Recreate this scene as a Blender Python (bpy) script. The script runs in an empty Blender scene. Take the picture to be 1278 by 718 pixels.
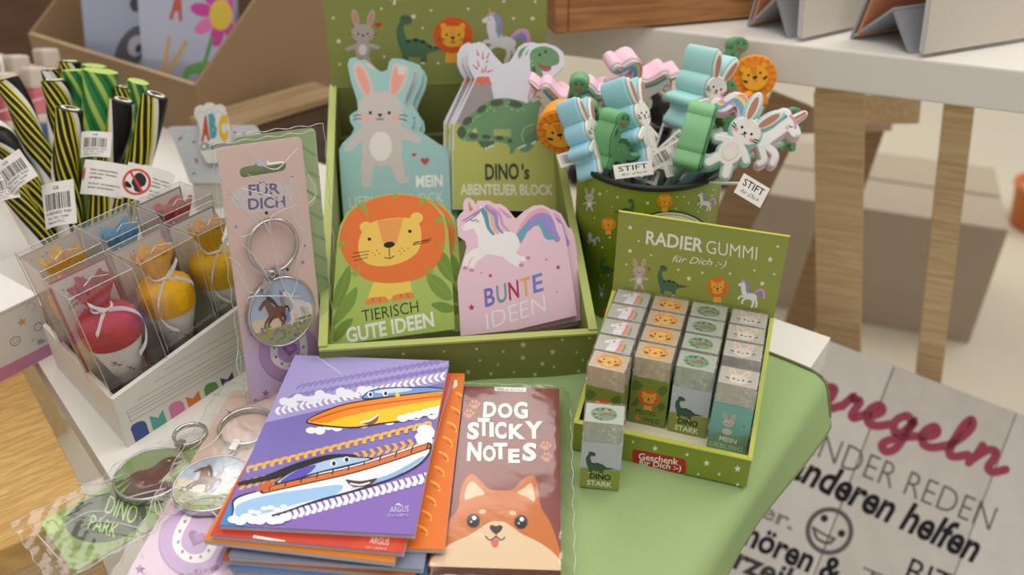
import bpy, math, random
from mathutils import Vector, Matrix
from math import sin, cos, pi, radians, sqrt, atan2

random.seed(7)
S = bpy.context.scene
COL = S.collection

# ------------------------------------------------------------------ camera, world, lights, exposure
FPX, CX, CY = 1100.0, 639.0, 359.0
PITCH = radians(33.0)
CAM = Vector((0, 0, 0.38))
FW = Vector((0, cos(PITCH), -sin(PITCH)))
UP = Vector((0, sin(PITCH), cos(PITCH)))
RT = Vector((1, 0, 0))

cd = bpy.data.cameras.new('camera')
cam = bpy.data.objects.new('camera', cd)
COL.objects.link(cam)
cam.matrix_world = Matrix.Translation(CAM) @ Matrix.Rotation(pi / 2 - PITCH, 4, 'X')
cd.sensor_width = 36.0
cd.lens = 36.0 * FPX / 1278.0
cd.clip_start = 0.02
cd.clip_end = 50
cd.dof.use_dof = True
cd.dof.focus_distance = 0.535
cd.dof.aperture_fstop = 5.6
S.camera = cam

S.view_settings.view_transform = 'Standard'
S.view_settings.look = 'None'
S.view_settings.gamma = 1.0
S.view_settings.exposure = 0.10
S.view_settings.use_curve_mapping = False

w = bpy.data.worlds.new('shop_ambient')
S.world = w
w.use_nodes = True
wn = w.node_tree
bg = wn.nodes['Background']
bg.inputs['Color'].default_value = (1.0, 0.965, 0.93, 1)
bg.inputs['Strength'].default_value = 0.46


def lamp(name, loc, target, sx, sy, power, color):
    l = bpy.data.lights.new(name, 'AREA')
    l.shape = 'RECTANGLE'
    l.size, l.size_y = sx, sy
    l.energy = power
    l.color = color
    o = bpy.data.objects.new(name, l)
    COL.objects.link(o)
    o.location = loc
    d = Vector(target) - Vector(loc)
    o.rotation_euler = d.to_track_quat('-Z', 'Y').to_euler()
    return o


lamp('ceiling_lamp_front', (0.15, 0.25, 1.9), (0.0, 0.55, 0), 2.4, 1.2, 21, (1, 0.96, 0.905))
lamp('ceiling_lamp_back', (-0.6, 2.6, 2.0), (0.2, 1.4, -0.4), 2.2, 1.0, 22, (1, 0.96, 0.905))
lamp('ceiling_lamp_right', (1.9, 1.6, 1.9), (0.8, 1.2, -0.4), 1.2, 1.2, 20, (1, 0.96, 0.905))


# ------------------------------------------------------------------ pixel rays (1278 x 718 frame)
def ray(px, py):
    return FW + RT * ((px - CX) / FPX) - UP * ((py - CY) / FPX)


def at(px, py, z=0.0):
    d = ray(px, py)
    return CAM + d * ((z - CAM.z) / d.z)


def atd(px, py, depth):
    return CAM + ray(px, py) * depth


def frame(o, x, y=None, z=None):
    """orthonormal frame: x axis, and y (or z) as second guide"""
    x = Vector(x).normalized()
    if y is not None:
        y = Vector(y)
        y = (y - x * y.dot(x)).normalized()
        z = x.cross(y)
    else:
        z = Vector(z)
        z = (z - x * z.dot(x)).normalized()
        y = z.cross(x)
    m = Matrix.Identity(4)
    for i in range(3):
        m[i][0], m[i][1], m[i][2], m[i][3] = x[i], y[i], z[i], o[i]
    return m


def yawf(o, deg):
    return Matrix.Translation(Vector(o)) @ Matrix.Rotation(radians(deg), 4, 'Z')


# ------------------------------------------------------------------ materials
def lin(h):
    if isinstance(h, str):
        c = [int(h[i:i + 2], 16) / 255.0 for i in (0, 2, 4)]
    else:
        c = [v / 255.0 for v in h]
    return tuple(((v / 12.92) if v <= 0.04045 else ((v + 0.055) / 1.055) ** 2.4) for v in c)


MATS = {}


def M(h, rough=0.5, spec=0.35, metal=0.0, noise=0.05, scale=300.0, bump=0.0, trans=0.0, coat=0.0, sss=0.0):
    key = (h, rough, spec, metal, noise, scale, bump, trans, coat, sss)
    if key in MATS:
        return MATS[key]
    m = bpy.data.materials.new('paint_%d' % len(MATS))
    m.use_nodes = True
    nt = m.node_tree
    b = nt.nodes['Principled BSDF']
    c = lin(h)
    tc = nt.nodes.new('ShaderNodeTexCoord')
    nz = nt.nodes.new('ShaderNodeTexNoise')
    nz.inputs['Scale'].default_value = scale
    nz.inputs['Detail'].default_value = 3
    nt.links.new(tc.outputs['Object'], nz.inputs['Vector'])
    mx = nt.nodes.new('ShaderNodeMix')
    mx.data_type = 'RGBA'
    mx.inputs[6].default_value = tuple(v * (1 - noise) for v in c) + (1,)
    mx.inputs[7].default_value = tuple(min(1, v * (1 + noise)) for v in c) + (1,)
    nt.links.new(nz.outputs['Fac'], mx.inputs[0])
    nt.links.new(mx.outputs[2], b.inputs['Base Color'])
    b.inputs['Roughness'].default_value = rough
    b.inputs['Specular IOR Level'].default_value = spec
    b.inputs['Metallic'].default_value = metal
    b.inputs['Transmission Weight'].default_value = trans
    b.inputs['Coat Weight'].default_value = coat
    if sss:
        b.inputs['Subsurface Weight'].default_value = sss
        b.inputs['Subsurface Radius'].default_value = (0.004, 0.003, 0.002)
    if bump:
        bp = nt.nodes.new('ShaderNodeBump')
        bp.inputs['Strength'].default_value = bump
        bp.inputs['Distance'].default_value = 0.001
        nt.links.new(nz.outputs['Fac'], bp.inputs['Height'])
        nt.links.new(bp.outputs['Normal'], b.inputs['Normal'])
    MATS[key] = m
    return m


def film(name, tint='ffffff', base=0.04, edge=0.5, rough=0.06, bump=0.0, scale=60.0, haze=0.0):
    """thin clear plastic: see-through with a glossy coat"""
    key = ('film', name)
    if key in MATS:
        return MATS[key]
    m = bpy.data.materials.new(name)
    m.use_nodes = True
    nt = m.node_tree
    for n in list(nt.nodes):
        nt.nodes.remove(n)
    out = nt.nodes.new('ShaderNodeOutputMaterial')
    tr = nt.nodes.new('ShaderNodeBsdfTransparent')
    tr.inputs['Color'].default_value = lin(tint) + (1,)
    gl = nt.nodes.new('ShaderNodeBsdfGlossy')
    gl.inputs['Roughness'].default_value = rough
    lw = nt.nodes.new('ShaderNodeLayerWeight')
    lw.inputs['Blend'].default_value = 0.35
    mr = nt.nodes.new('ShaderNodeMapRange')
    mr.inputs['To Min'].default_value = base
    mr.inputs['To Max'].default_value = edge
    nt.links.new(lw.outputs['Facing'], mr.inputs['Value'])
    mx = nt.nodes.new('ShaderNodeMixShader')
    nt.links.new(mr.outputs['Result'], mx.inputs['Fac'])
    nt.links.new(tr.outputs[0], mx.inputs[1])
    nt.links.new(gl.outputs[0], mx.inputs[2])
    last = mx
    if haze:
        df = nt.nodes.new('ShaderNodeBsdfDiffuse')
        df.inputs['Color'].default_value = (0.75, 0.75, 0.75, 1)
        m2 = nt.nodes.new('ShaderNodeMixShader')
        m2.inputs['Fac'].default_value = haze
        nt.links.new(mx.outputs[0], m2.inputs[1])
        nt.links.new(df.outputs[0], m2.inputs[2])
        last = m2
    nt.links.new(last.outputs[0], out.inputs['Surface'])
    if bump:
        tc = nt.nodes.new('ShaderNodeTexCoord')
        vz = nt.nodes.new('ShaderNodeTexVoronoi')
        vz.feature = 'SMOOTH_F1'
        vz.inputs['Scale'].default_value = scale
        nz = nt.nodes.new('ShaderNodeTexNoise')
        nz.inputs['Scale'].default_value = scale * 0.6
        nz.inputs['Detail'].default_value = 1
        nt.links.new(tc.outputs['Object'], nz.inputs['Vector'])
        ad = nt.nodes.new('ShaderNodeMixRGB')
        ad.inputs['Fac'].default_value = 0.12
        nt.links.new(tc.outputs['Object'], ad.inputs[1])
        nt.links.new(nz.outputs['Color'], ad.inputs[2])
        nt.links.new(ad.outputs[0], vz.inputs['Vector'])
        bp = nt.nodes.new('ShaderNodeBump')
        bp.inputs['Strength'].default_value = bump
        bp.inputs['Distance'].default_value = 0.004
        nt.links.new(vz.outputs['Distance'], bp.inputs['Height'])
        nt.links.new(bp.outputs['Normal'], gl.inputs['Normal'])
    MATS[key] = m
    return m


def wood(name, c1, c2, rough=0.6, stretch=(3, 60, 60), rot=0.0, rings=8.0):
    key = ('wood', name)
    if key in MATS:
        return MATS[key]
    m = bpy.data.materials.new(name)
    m.use_nodes = True
    nt = m.node_tree
    b = nt.nodes['Principled BSDF']
    tc = nt.nodes.new('ShaderNodeTexCoord')
    mp = nt.nodes.new('ShaderNodeMapping')
    mp.inputs['Scale'].default_value = stretch
    mp.inputs['Rotation'].default_value = (0, 0, rot)
    nt.links.new(tc.outputs['Object'], mp.inputs['Vector'])
    nz = nt.nodes.new('ShaderNodeTexNoise')
    nz.inputs['Scale'].default_value = 4.0
    nz.inputs['Detail'].default_value = 6
    nz.inputs['Distortion'].default_value = 0.6
    nt.links.new(mp.outputs['Vector'], nz.inputs['Vector'])
    cr = nt.nodes.new('ShaderNodeValToRGB')
    cr.color_ramp.elements[0].position = 0.35
    cr.color_ramp.elements[0].color = lin(c1) + (1,)
    cr.color_ramp.elements[1].position = 0.65
    cr.color_ramp.elements[1].color = lin(c2) + (1,)
    nt.links.new(nz.outputs['Fac'], cr.inputs['Fac'])
    nt.links.new(cr.outputs['Color'], b.inputs['Base Color'])
    b.inputs['Roughness'].default_value = rough
    bp = nt.nodes.new('ShaderNodeBump')
    bp.inputs['Strength'].default_value = 0.15
    bp.inputs['Distance'].default_value = 0.001
    nt.links.new(nz.outputs['Fac'], bp.inputs['Height'])
    nt.links.new(bp.outputs['Normal'], b.inputs['Normal'])
    MATS[key] = m
    return m


# ------------------------------------------------------------------ things and parts
ROOT = {}


def thing(name, label, cat, Mw, group=None):
    o = bpy.data.objects.new(name, None)
    COL.objects.link(o)
    o.empty_display_size = 0.02
    o.matrix_world = Mw
    ROOT[o.name] = Mw.copy()
    o['label'] = label
    o['category'] = cat
    if group:
        o['group'] = group
    return o


def top_of(o):
    while o.parent:
        o = o.parent
    return o


def dup(root, Mw, label=None, group=None):
    r = root.copy()
    COL.objects.link(r)
    r.matrix_world = Mw
    ROOT[r.name] = Mw.copy()
    if label:
        r['label'] = label
    if group:
        r['group'] = group
    for ch in list(root.children):
        c = ch.copy()
        COL.objects.link(c)
        c.parent = r
        for g in list(ch.children):
            d = g.copy()
            COL.objects.link(d)
            d.parent = c
    return r


class MB:
    """collects faces in world space and links them as ONE mesh object"""

    def __init__(s):
        s.v, s.f, s.m, s.sm, s.mats = [], [], [], [], []

    def mi(s, mat):
        if mat not in s.mats:
            s.mats.append(mat)
        return s.mats.index(mat)

    def add(s, verts, faces, mat, smooth=False):
        b = len(s.v)
        s.v += [Vector(v) for v in verts]
        k = s.mi(mat)
        for f in faces:
            s.f.append([b + i for i in f])
            s.m.append(k)
            s.sm.append(smooth)
        return s

    def box(s, F, x0, x1, y0, y1, z0, z1, mat):
        P = [F @ Vector(p) for p in ((x0, y0, z0), (x1, y0, z0), (x1, y1, z0), (x0, y1, z0), (x0, y0, z1), (x1, y0, z1), (x1, y1, z1), (x0, y1, z1))]
        return s.add(P, [(3, 2, 1, 0), (4, 5, 6, 7), (0, 1, 5, 4), (1, 2, 6, 5), (2, 3, 7, 6), (3, 0, 4, 7)], mat)

    def hexa(s, P, mat):
        return s.add(P, [(3, 2, 1, 0), (4, 5, 6, 7), (0, 1, 5, 4), (1, 2, 6, 5), (2, 3, 7, 6), (3, 0, 4, 7)], mat)

    def prism(s, F, pts, z0, z1, side, front=None, back=None, smooth=False):
        n = len(pts)
        if area(pts) < 0:
            pts = pts[::-1]
        lo = [F @ Vector((p[0], p[1], z0)) for p in pts]
        hi = [F @ Vector((p[0], p[1], z1)) for p in pts]
        s.add(hi, [tuple(range(n))], front or side)
        s.add(lo, [tuple(range(n))[::-1]], back or side)
        s.add(lo + hi, [(i, (i + 1) % n, n + (i + 1) % n, n + i) for i in range(n)], side, smooth)
        return s

    def tube(s, pts, r, n, mat, caps=True, smooth=True, mats=None, twist=0.0, lobes=None):
        pts = [Vector(p) for p in pts]
        k = len(pts)
        rr = r if isinstance(r, (list, tuple)) else [r] * k
        t0 = (pts[1] - pts[0]).normalized()
        up = Vector((0, 0, 1)) if abs(t0.z) < 0.9 else Vector((1, 0, 0))
        a = t0.cross(up).normalized()
        V = []
        for i, p in enumerate(pts):
            t = (pts[min(i + 1, k - 1)] - pts[max(i - 1, 0)]).normalized()
            a = (a - t * a.dot(t)).normalized()
            b = t.cross(a)
            for j in range(n):
                g = 2 * pi * j / n + twist * i
                q = rr[i] * (lobes[j] if lobes else 1.0)
                V.append(p + (a * cos(g) + b * sin(g)) * q)
        if mats is None:
            F = [(i * n + j, i * n + (j + 1) % n, (i + 1) * n + (j + 1) % n, (i + 1) * n + j) for i in range(k - 1) for j in range(n)]
            s.add(V, F, mat, smooth)
        else:
            for mt in set(mats):
                F = [(i * n + j, i * n + (j + 1) % n, (i + 1) * n + (j + 1) % n, (i + 1) * n + j) for i in range(k - 1) for j in range(n) if mats[j] == mt]
                s.add(V, F, mt, smooth)
        if caps:
            s.add(V[:n], [tuple(range(n))[::-1]], mat)
            s.add(V[-n:], [tuple(range(n))], mat)
        return s

    def lathe(s, F, prof, n, mat, smooth=True):
        V = []
        for r, z in prof:
            for j in range(n):
                g = 2 * pi * j / n
                V.append(F @ Vector((r * cos(g), r * sin(g), z)))
        k = len(prof)
        s.add(V, [(i * n + j, i * n + (j + 1) % n, (i + 1) * n + (j + 1) % n, (i + 1) * n + j) for i in range(k - 1) for j in range(n)], mat, smooth)
        return s

    def grid(s, fn, nu, nv, mat, smooth=True):
        V = [fn(i / nu, j / nv) for i in range(nu + 1) for j in range(nv + 1)]
        k = nv + 1
        return s.add(V, [(i * k + j, (i + 1) * k + j, (i + 1) * k + j + 1, i * k + j + 1) for i in range(nu) for j in range(nv)], mat, smooth)

    def ball(s, F, rx, ry, rz, mat, n=16, k=10):
        V = []
        for i in range(k + 1):
            t = pi * i / k
            for j in range(n):
                g = 2 * pi * j / n
                V.append(F @ Vector((rx * sin(t) * cos(g), ry * sin(t) * sin(g), -rz * cos(t))))
        return s.add(V, [(i * n + j, i * n + (j + 1) % n, (i + 1) * n + (j + 1) % n, (i + 1) * n + j) for i in range(k) for j in range(n)], mat, True)

    def build(s, name, parent=None, bevel=0.0, solid=0.0, subsurf=0, origin=None):
        me = bpy.data.meshes.new(name)
        if parent is not None:
            T = ROOT[top_of(parent).name].inverted()
        else:
            T = (origin or Matrix.Identity(4)).inverted()
        me.from_pydata([tuple(T @ v) for v in s.v], [], s.f)
        for m in s.mats:
            me.materials.append(m)
        me.polygons.foreach_set('material_index', s.m)
        me.polygons.foreach_set('use_smooth', s.sm)
        me.validate()
        me.update()
        o = bpy.data.objects.new(name, me)
        COL.objects.link(o)
        if parent is not None:
            o.parent = parent
        else:
            o.matrix_world = origin or Matrix.Identity(4)
        if bevel:
            b = o.modifiers.new('bevel', 'BEVEL')
            b.width = bevel
            b.segments = 2
            b.limit_method = 'ANGLE'
            b.angle_limit = radians(50)
        if solid:
            b = o.modifiers.new('solid', 'SOLIDIFY')
            b.thickness = solid
            b.offset = 0
        if subsurf:
            b = o.modifiers.new('sub', 'SUBSURF')
            b.levels = b.render_levels = subsurf
        return o


def tag(o, label, cat, group=None, kind=None):
    if label:
        o['label'] = label
    if cat:
        o['category'] = cat
    if group:
        o['group'] = group
    if kind:
        o['kind'] = kind
    return o


# ------------------------------------------------------------------ 2-D helpers and printed art
def area(p):
    return 0.5 * sum(p[i][0] * p[(i + 1) % len(p)][1] - p[(i + 1) % len(p)][0] * p[i][1] for i in range(len(p)))


def spline(pts, n=6, closed=True):
    k = len(pts)
    out = []
    for i in range(k if closed else k - 1):
        if closed:
            a, b, c, d = pts[i - 1], pts[i], pts[(i + 1) % k], pts[(i + 2) % k]
        else:
            a, b, c, d = pts[max(i - 1, 0)], pts[i], pts[i + 1], pts[min(i + 2, k - 1)]
        for j in range(n):
            t = j / n
            out.append(tuple(0.5 * (2 * b[q] + (c[q] - a[q]) * t + (2 * a[q] - 5 * b[q] + 4 * c[q] - d[q]) * t * t + (3 * b[q] - a[q] - 3 * c[q] + d[q]) * t ** 3) for q in (0, 1)))
    if not closed:
        out.append(tuple(pts[-1]))
    return out


def clip_half(p, a, b, c):
    """keep a*x+b*y+c >= 0"""
    out = []
    for i in range(len(p)):
        P, Q = p[i], p[(i + 1) % len(p)]
        dp, dq = a * P[0] + b * P[1] + c, a * Q[0] + b * Q[1] + c
        if dp >= 0:
            out.append(P)
        if (dp >= 0) != (dq >= 0):
            t = dp / (dp - dq)
            out.append((P[0] + (Q[0] - P[0]) * t, P[1] + (Q[1] - P[1]) * t))
    return out


def clip_convex(p, c):
    if area(c) < 0:
        c = c[::-1]
    for i in range(len(c)):
        x0, y0 = c[i]
        x1, y1 = c[(i + 1) % len(c)]
        p = clip_half(p, -(y1 - y0), (x1 - x0), (y1 - y0) * x0 - (x1 - x0) * y0)
        if len(p) < 3:
            return []
    return p


TXT = {}


def text_mesh(s, bold=0.0):
    key = (s, bold)
    if key not in TXT:
        cu = bpy.data.curves.new('lettering', 'FONT')
        cu.body = s
        cu.offset = bold
        cu.resolution_u = 3
        ob = bpy.data.objects.new('lettering', cu)
        COL.objects.link(ob)
        dg = bpy.context.evaluated_depsgraph_get()
        me = bpy.data.meshes.new_from_object(ob.evaluated_get(dg))
        v = [(a.co.x, a.co.y) for a in me.vertices]
        f = [tuple(q.vertices) for q in me.polygons]
        bpy.data.objects.remove(ob)
        bpy.data.curves.remove(cu)
        bpy.data.meshes.remove(me)
        TXT[key] = (v, f)
    return TXT[key]


CAP = 0.729
EPS = 1.6e-5


class Art:
    """flat print: shapes in picture-like coordinates (y down) laid on a surface by base()"""

    def __init__(s, base, surf):
        s.base, s.surf = base, surf
        s.z = (0, 0, 1)
        s.aff = None
        s.clip = None
        s.shapes = []
        s.strip = None
        s.mk = dict(rough=0.5, spec=0.3)

    def P(s, p):
        if s.aff:
            x, y, sc, rot, fx = s.aff
            a, b = p[0] * sc * fx, p[1] * sc
            p = (x + a * cos(rot) - b * sin(rot), y + a * sin(rot) + b * cos(rot))
        return s.base((s.z[0] + p[0] / s.z[2], s.z[1] + p[1] / s.z[2]))

    def put(s, polys, color, lay=None):
        """polys: list of (verts, faces) already in surface coordinates"""
        xs = [v[0] for vs, fs in polys for v in vs]
        ys = [v[1] for vs, fs in polys for v in vs]
        if not xs:
            return
        bb = (min(xs), max(xs), min(ys), max(ys))
        L = 1
        for q in s.shapes:
            b = q[2]
            if b[0] < bb[1] and b[1] > bb[0] and b[2] < bb[3] and b[3] > bb[2]:
                L = max(L, q[3] + 1)
        s.shapes.append((polys, color, bb, L))

    def poly(s, pts, color):
        p = [s.P(q) for q in pts]
        if s.clip:
            p = clip_convex(p, s.clip)
            if len(p) < 3:
                return
        s.put([(p, [tuple(range(len(p)))])], color)

    def blob(s, pts, color, n=5):
        s.poly(spline(pts, n), color)

    def ell(s, x, y, rx, ry, color, rot=0.0, n=22):
        if rot:
            rot = radians(rot)
        s.poly([(x + rx * cos(t) * cos(rot) - ry * sin(t) * sin(rot), y + rx * cos(t) * sin(rot) + ry * sin(t) * cos(rot)) for t in [2 * pi * i / n for i in range(n)]], color)

    def star(s, x, y, r, color, n=5, q=0.45, a=-pi / 2):
        s.poly([(x + r * (1 if i % 2 == 0 else q) * cos(a + pi * i / n), y + r * (1 if i % 2 == 0 else q) * sin(a + pi * i / n)) for i in range(2 * n)], color)

    def heart(s, x, y, r, color, rot=0.0):
        pts = []
        for i in range(24):
            t = 2 * pi * i / 24
            a, b = 16 * sin(t) ** 3 / 17 * r, -(13 * cos(t) - 5 * cos(2 * t) - 2 * cos(3 * t) - cos(4 * t)) / 17 * r
            pts.append((x + a * cos(rot) - b * sin(rot), y + a * sin(rot) + b * cos(rot)))
        s.poly(pts, color)

    def stroke(s, pts, w, color, smooth=True, w1=None):
        if smooth and len(pts) > 2:
            pts = spline(pts, 5, False)
        k = len(pts)
        W = [(w + ((w1 if w1 is not None else w) - w) * i / (k - 1)) / 2 for i in range(k)]
        Lf, Rg = [], []
        for i, p in enumerate(pts):
            a, b = pts[max(i - 1, 0)], pts[min(i + 1, k - 1)]
            dx, dy = b[0] - a[0], b[1] - a[1]
            l = sqrt(dx * dx + dy * dy) or 1
            nx, ny = -dy / l, dx / l
            Lf.append((p[0] + nx * W[i], p[1] + ny * W[i]))
            Rg.append((p[0] - nx * W[i], p[1] - ny * W[i]))

        def cap(p, q, ww):
            th = atan2(p[1] - q[1], p[0] - q[0])
            return [(p[0] + ww * cos(th + g), p[1] + ww * sin(th + g)) for g in (-1.0, -0.35, 0.35, 1.0)]
        c1 = cap(pts[-1], pts[-2], W[-1])
        c0 = cap(pts[0], pts[1], W[0])
        quads = []
        for i in range(k - 1):
            quads.append([Lf[i], Lf[i + 1], Rg[i + 1], Rg[i]])
        quads.append([Rg[-1]] + c1 + [Lf[-1]])
        quads.append([Lf[0]] + c0 + [Rg[0]])
        out = []
        for q in quads:
            p = [s.P(v) for v in q]
            if s.clip:
                p = clip_convex(p, s.clip)
                if len(p) < 3:
                    continue
            out.append((p, [tuple(range(len(p)))]))
        s.put(out, color)

    def ring(s, x, y, r0, r1, color, n=32):
        o = [s.P((x + r1 * cos(2 * pi * i / n), y + r1 * sin(2 * pi * i / n))) for i in range(n)]
        q = [s.P((x + r0 * cos(2 * pi * i / n), y + r0 * sin(2 * pi * i / n))) for i in range(n)]
        s.put([(o + q, [(i, (i + 1) % n, n + (i + 1) % n, n + i) for i in range(n)])], color)

    def text(s, t, BL, BR, TL, color, bold=0.0, shear=0.0):
        """baseline left, baseline right, cap-height point above the left end"""
        v, f = text_mesh(t, bold)
        x0, x1 = min(a[0] for a in v), max(a[0] for a in v)
        A, B, T = s.P(BL), s.P(BR), s.P(TL)
        ux, uy = B[0] - A[0], B[1] - A[1]
        vx, vy = T[0] - A[0], T[1] - A[1]
        out = []
        for a in v:
            h = a[1] / CAP
            g = (a[0] - x0) / (x1 - x0)
            out.append((A[0] + ux * g + vx * h + ux * shear * h, A[1] + uy * g + vy * h + uy * shear * h))
        s.put([(out, f)], color)

    def emit(s, mb, h0=0.0):
        for polys, color, bb, L in s.shapes:
            mt = color if not isinstance(color, (str, tuple)) else M(color, **s.mk)
            h = h0 + L * EPS
            for vs, fs in polys:
                if s.strip:
                    w_ = s.strip
                    for f in fs:
                        p = [vs[i] for i in f]
                        a, b = min(q[0] for q in p), max(q[0] for q in p)
                        i0, i1 = int(math.floor(a / w_)), int(math.floor(b / w_))
                        for i in range(i0, i1 + 1):
                            c = clip_half(clip_half(p, 1, 0, -i * w_), -1, 0, (i + 1) * w_) if i1 > i0 else p
                            if len(c) >= 3:
                                V = [s.surf(q[0], q[1], h) for q in c]
                                mb.add(V, [tuple(range(len(c)))], mt)
                else:
                    V = [s.surf(q[0], q[1], h) for q in vs]
                    mb.add(V, fs, mt)


def flat_art(F):
    """pixel-traced print on the plane z=0 of frame F (x right, y up)"""
    o = F.translation
    nrm = Vector((F[0][2], F[1][2], F[2][2]))
    I = F.inverted()

    def base(p):
        d = ray(*p)
        q = CAM + d * ((o - CAM).dot(nrm) / d.dot(nrm))
        l = I @ q
        return (l.x, l.y)
    return Art(base, lambda u, v, h: F @ Vector((u, v, h)))


def local_art(F, unit=0.001):
    """print drawn in millimetres (y down) on the plane z=0 of F"""
    return Art(lambda p: (p[0] * unit, -p[1] * unit), lambda u, v, h: F @ Vector((u, v, h)))


def px_on(F, z, pts):
    """zoom coordinates -> plane coordinates of frame F"""
    a = flat_art(F)
    a.z = z
    return [a.P(p) for p in pts]


def zpx(z, pts):
    return [(z[0] + x / z[2], z[1] + y / z[2]) for x, y in pts]


# ---- the four little animals, drawn in a unit box (about -1..1, y down)
def a_bunny(A, x, y, sc, rot=0.0, grey='cfc5bf', pink='e8b0a4', full=True, fx=1):
    A.aff = (x, y, sc, rot, fx)
    A.ell(-0.32, -0.72, 0.13, 0.32, grey, -14)
    A.ell(0.24, -0.74, 0.13, 0.32, grey, 12)
    A.ell(-0.32, -0.72, 0.07, 0.23, pink, -14)
    A.ell(0.24, -0.72, 0.07, 0.23, pink, 12)
    if full:
        A.stroke([(-0.1, 0.25), (-0.55, 0.42)], 0.15, grey)
        A.stroke([(0.1, 0.22), (0.55, 0.3)], 0.15, grey)
        A.stroke([(-0.12, 0.6), (-0.22, 0.98)], 0.18, grey)
        A.stroke([(0.12, 0.6), (0.3, 0.95)], 0.18, grey)
        A.ell(0, 0.38, 0.27, 0.36, grey)
        A.ell(0, 0.42, 0.15, 0.2, 'e9e2dc')
    A.ell(-0.02, -0.18, 0.42, 0.33, grey)
    A.ell(-0.18, -0.15, 0.035, 0.04, '2b2624')
    A.ell(0.16, -0.17, 0.035, 0.04, '2b2624')
    A.ell(-0.01, -0.1, 0.05, 0.035, '2b2624')
    A.ell(-0.26, -0.04, 0.07, 0.045, pink)
    A.ell(0.24, -0.05, 0.07, 0.045, pink)
    A.stroke([(-0.34, -0.1), (-0.5, -0.14)], 0.02, '2b2624')
    A.stroke([(0.32, -0.12), (0.47, -0.17)], 0.02, '2b2624')
    A.aff = None


def a_dino(A, x, y, sc, rot=0.0, g='5d7d62', d='36493a', fx=1):
    A.aff = (x, y, sc, rot, fx)
    A.stroke([(0.35, 0.42), (0.75, 0.38), (1.25, 0.3)], 0.34, g, w1=0.03)
    A.stroke([(-0.42, 0.45), (-0.62, 0.05), (-0.72, -0.35), (-0.62, -0.72)], 0.5, g, w1=0.2)
    A.ell(-0.5, -0.78, 0.27, 0.2, g, 14)
    A.stroke([(-0.45, 0.5), (-0.45, 0.92)], 0.26, g)
    A.stroke([(0.3, 0.5), (0.32, 0.9)], 0.26, g)
    A.ell(-0.02, 0.38, 0.62, 0.38, g)
    for a, b, r, q in ((-0.35, 0.1, 0.1, -30), (-0.05, 0.04, 0.13, 0), (0.25, 0.1, 0.12, 18), (0.55, 0.27, 0.09, 20), (0.8, 0.3, 0.07, 5), (1.02, 0.3, 0.05, 0)):
        A.ell(a, b, r, r * 0.6, d, q)
    A.ell(-0.58, -0.84, 0.035, 0.04, '1c1c1a')
    A.ell(-0.4, -0.82, 0.035, 0.04, '1c1c1a')
    A.stroke([(-0.56, -0.7), (-0.45, -0.66), (-0.34, -0.7)], 0.05, '8a3c34')
    A.ell(-0.5, 1.0, 0.1, 0.04, 'e8e4d8')
    A.ell(0.3, 0.98, 0.1, 0.04, 'e8e4d8')
    A.aff = None


def a_lion(A, x, y, sc, rot=0.0, mane='e8743a', face='f3c95c', full=True):
    A.aff = (x, y, sc, rot, 1)
    if full:
        A.poly([(-0.25, 0.5), (0.25, 0.5), (0.32, 1.0), (-0.32, 1.0)], face)
    A.poly([(0.02 + (0.78 + 0.04 * (i % 2)) * cos(2 * pi * i / 26), -0.12 + (0.72 + 0.04 * (i % 2)) * sin(2 * pi * i / 26)) for i in range(26)], mane)
    A.ell(-0.38, -0.5, 0.12, 0.12, face)
    A.ell(0.4, -0.5, 0.12, 0.12, face)
    A.blob([(-0.42, -0.42), (0, -0.5), (0.44, -0.42), (0.46, 0.05), (0.3, 0.3), (0, 0.36), (-0.28, 0.3), (-0.44, 0.05)], face)
    A.poly([(-0.14, -0.48), (0.16, -0.48), (0.09, -0.1), (-0.07, -0.1)], 'ee9f4a')
    A.ell(-0.24, -0.14, 0.045, 0.05, '2b2624')
    A.ell(0.26, -0.14, 0.045, 0.05, '2b2624')
    A.ell(0.01, -0.02, 0.09, 0.055, '2b2624')
    A.stroke([(0.01, 0), (0.01, 0.15)], 0.03, '2b2624')
    A.stroke([(-0.1, 0.15), (0.01, 0.18), (0.12, 0.15)], 0.03, '2b2624')
    for k in (-1, 1):
        A.stroke([(0.32 * k, 0.04), (0.55 * k, 0.0)], 0.025, '2b2624')
        A.stroke([(0.32 * k, 0.1), (0.52 * k, 0.12)], 0.025, '2b2624')
    A.aff = None


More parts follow.
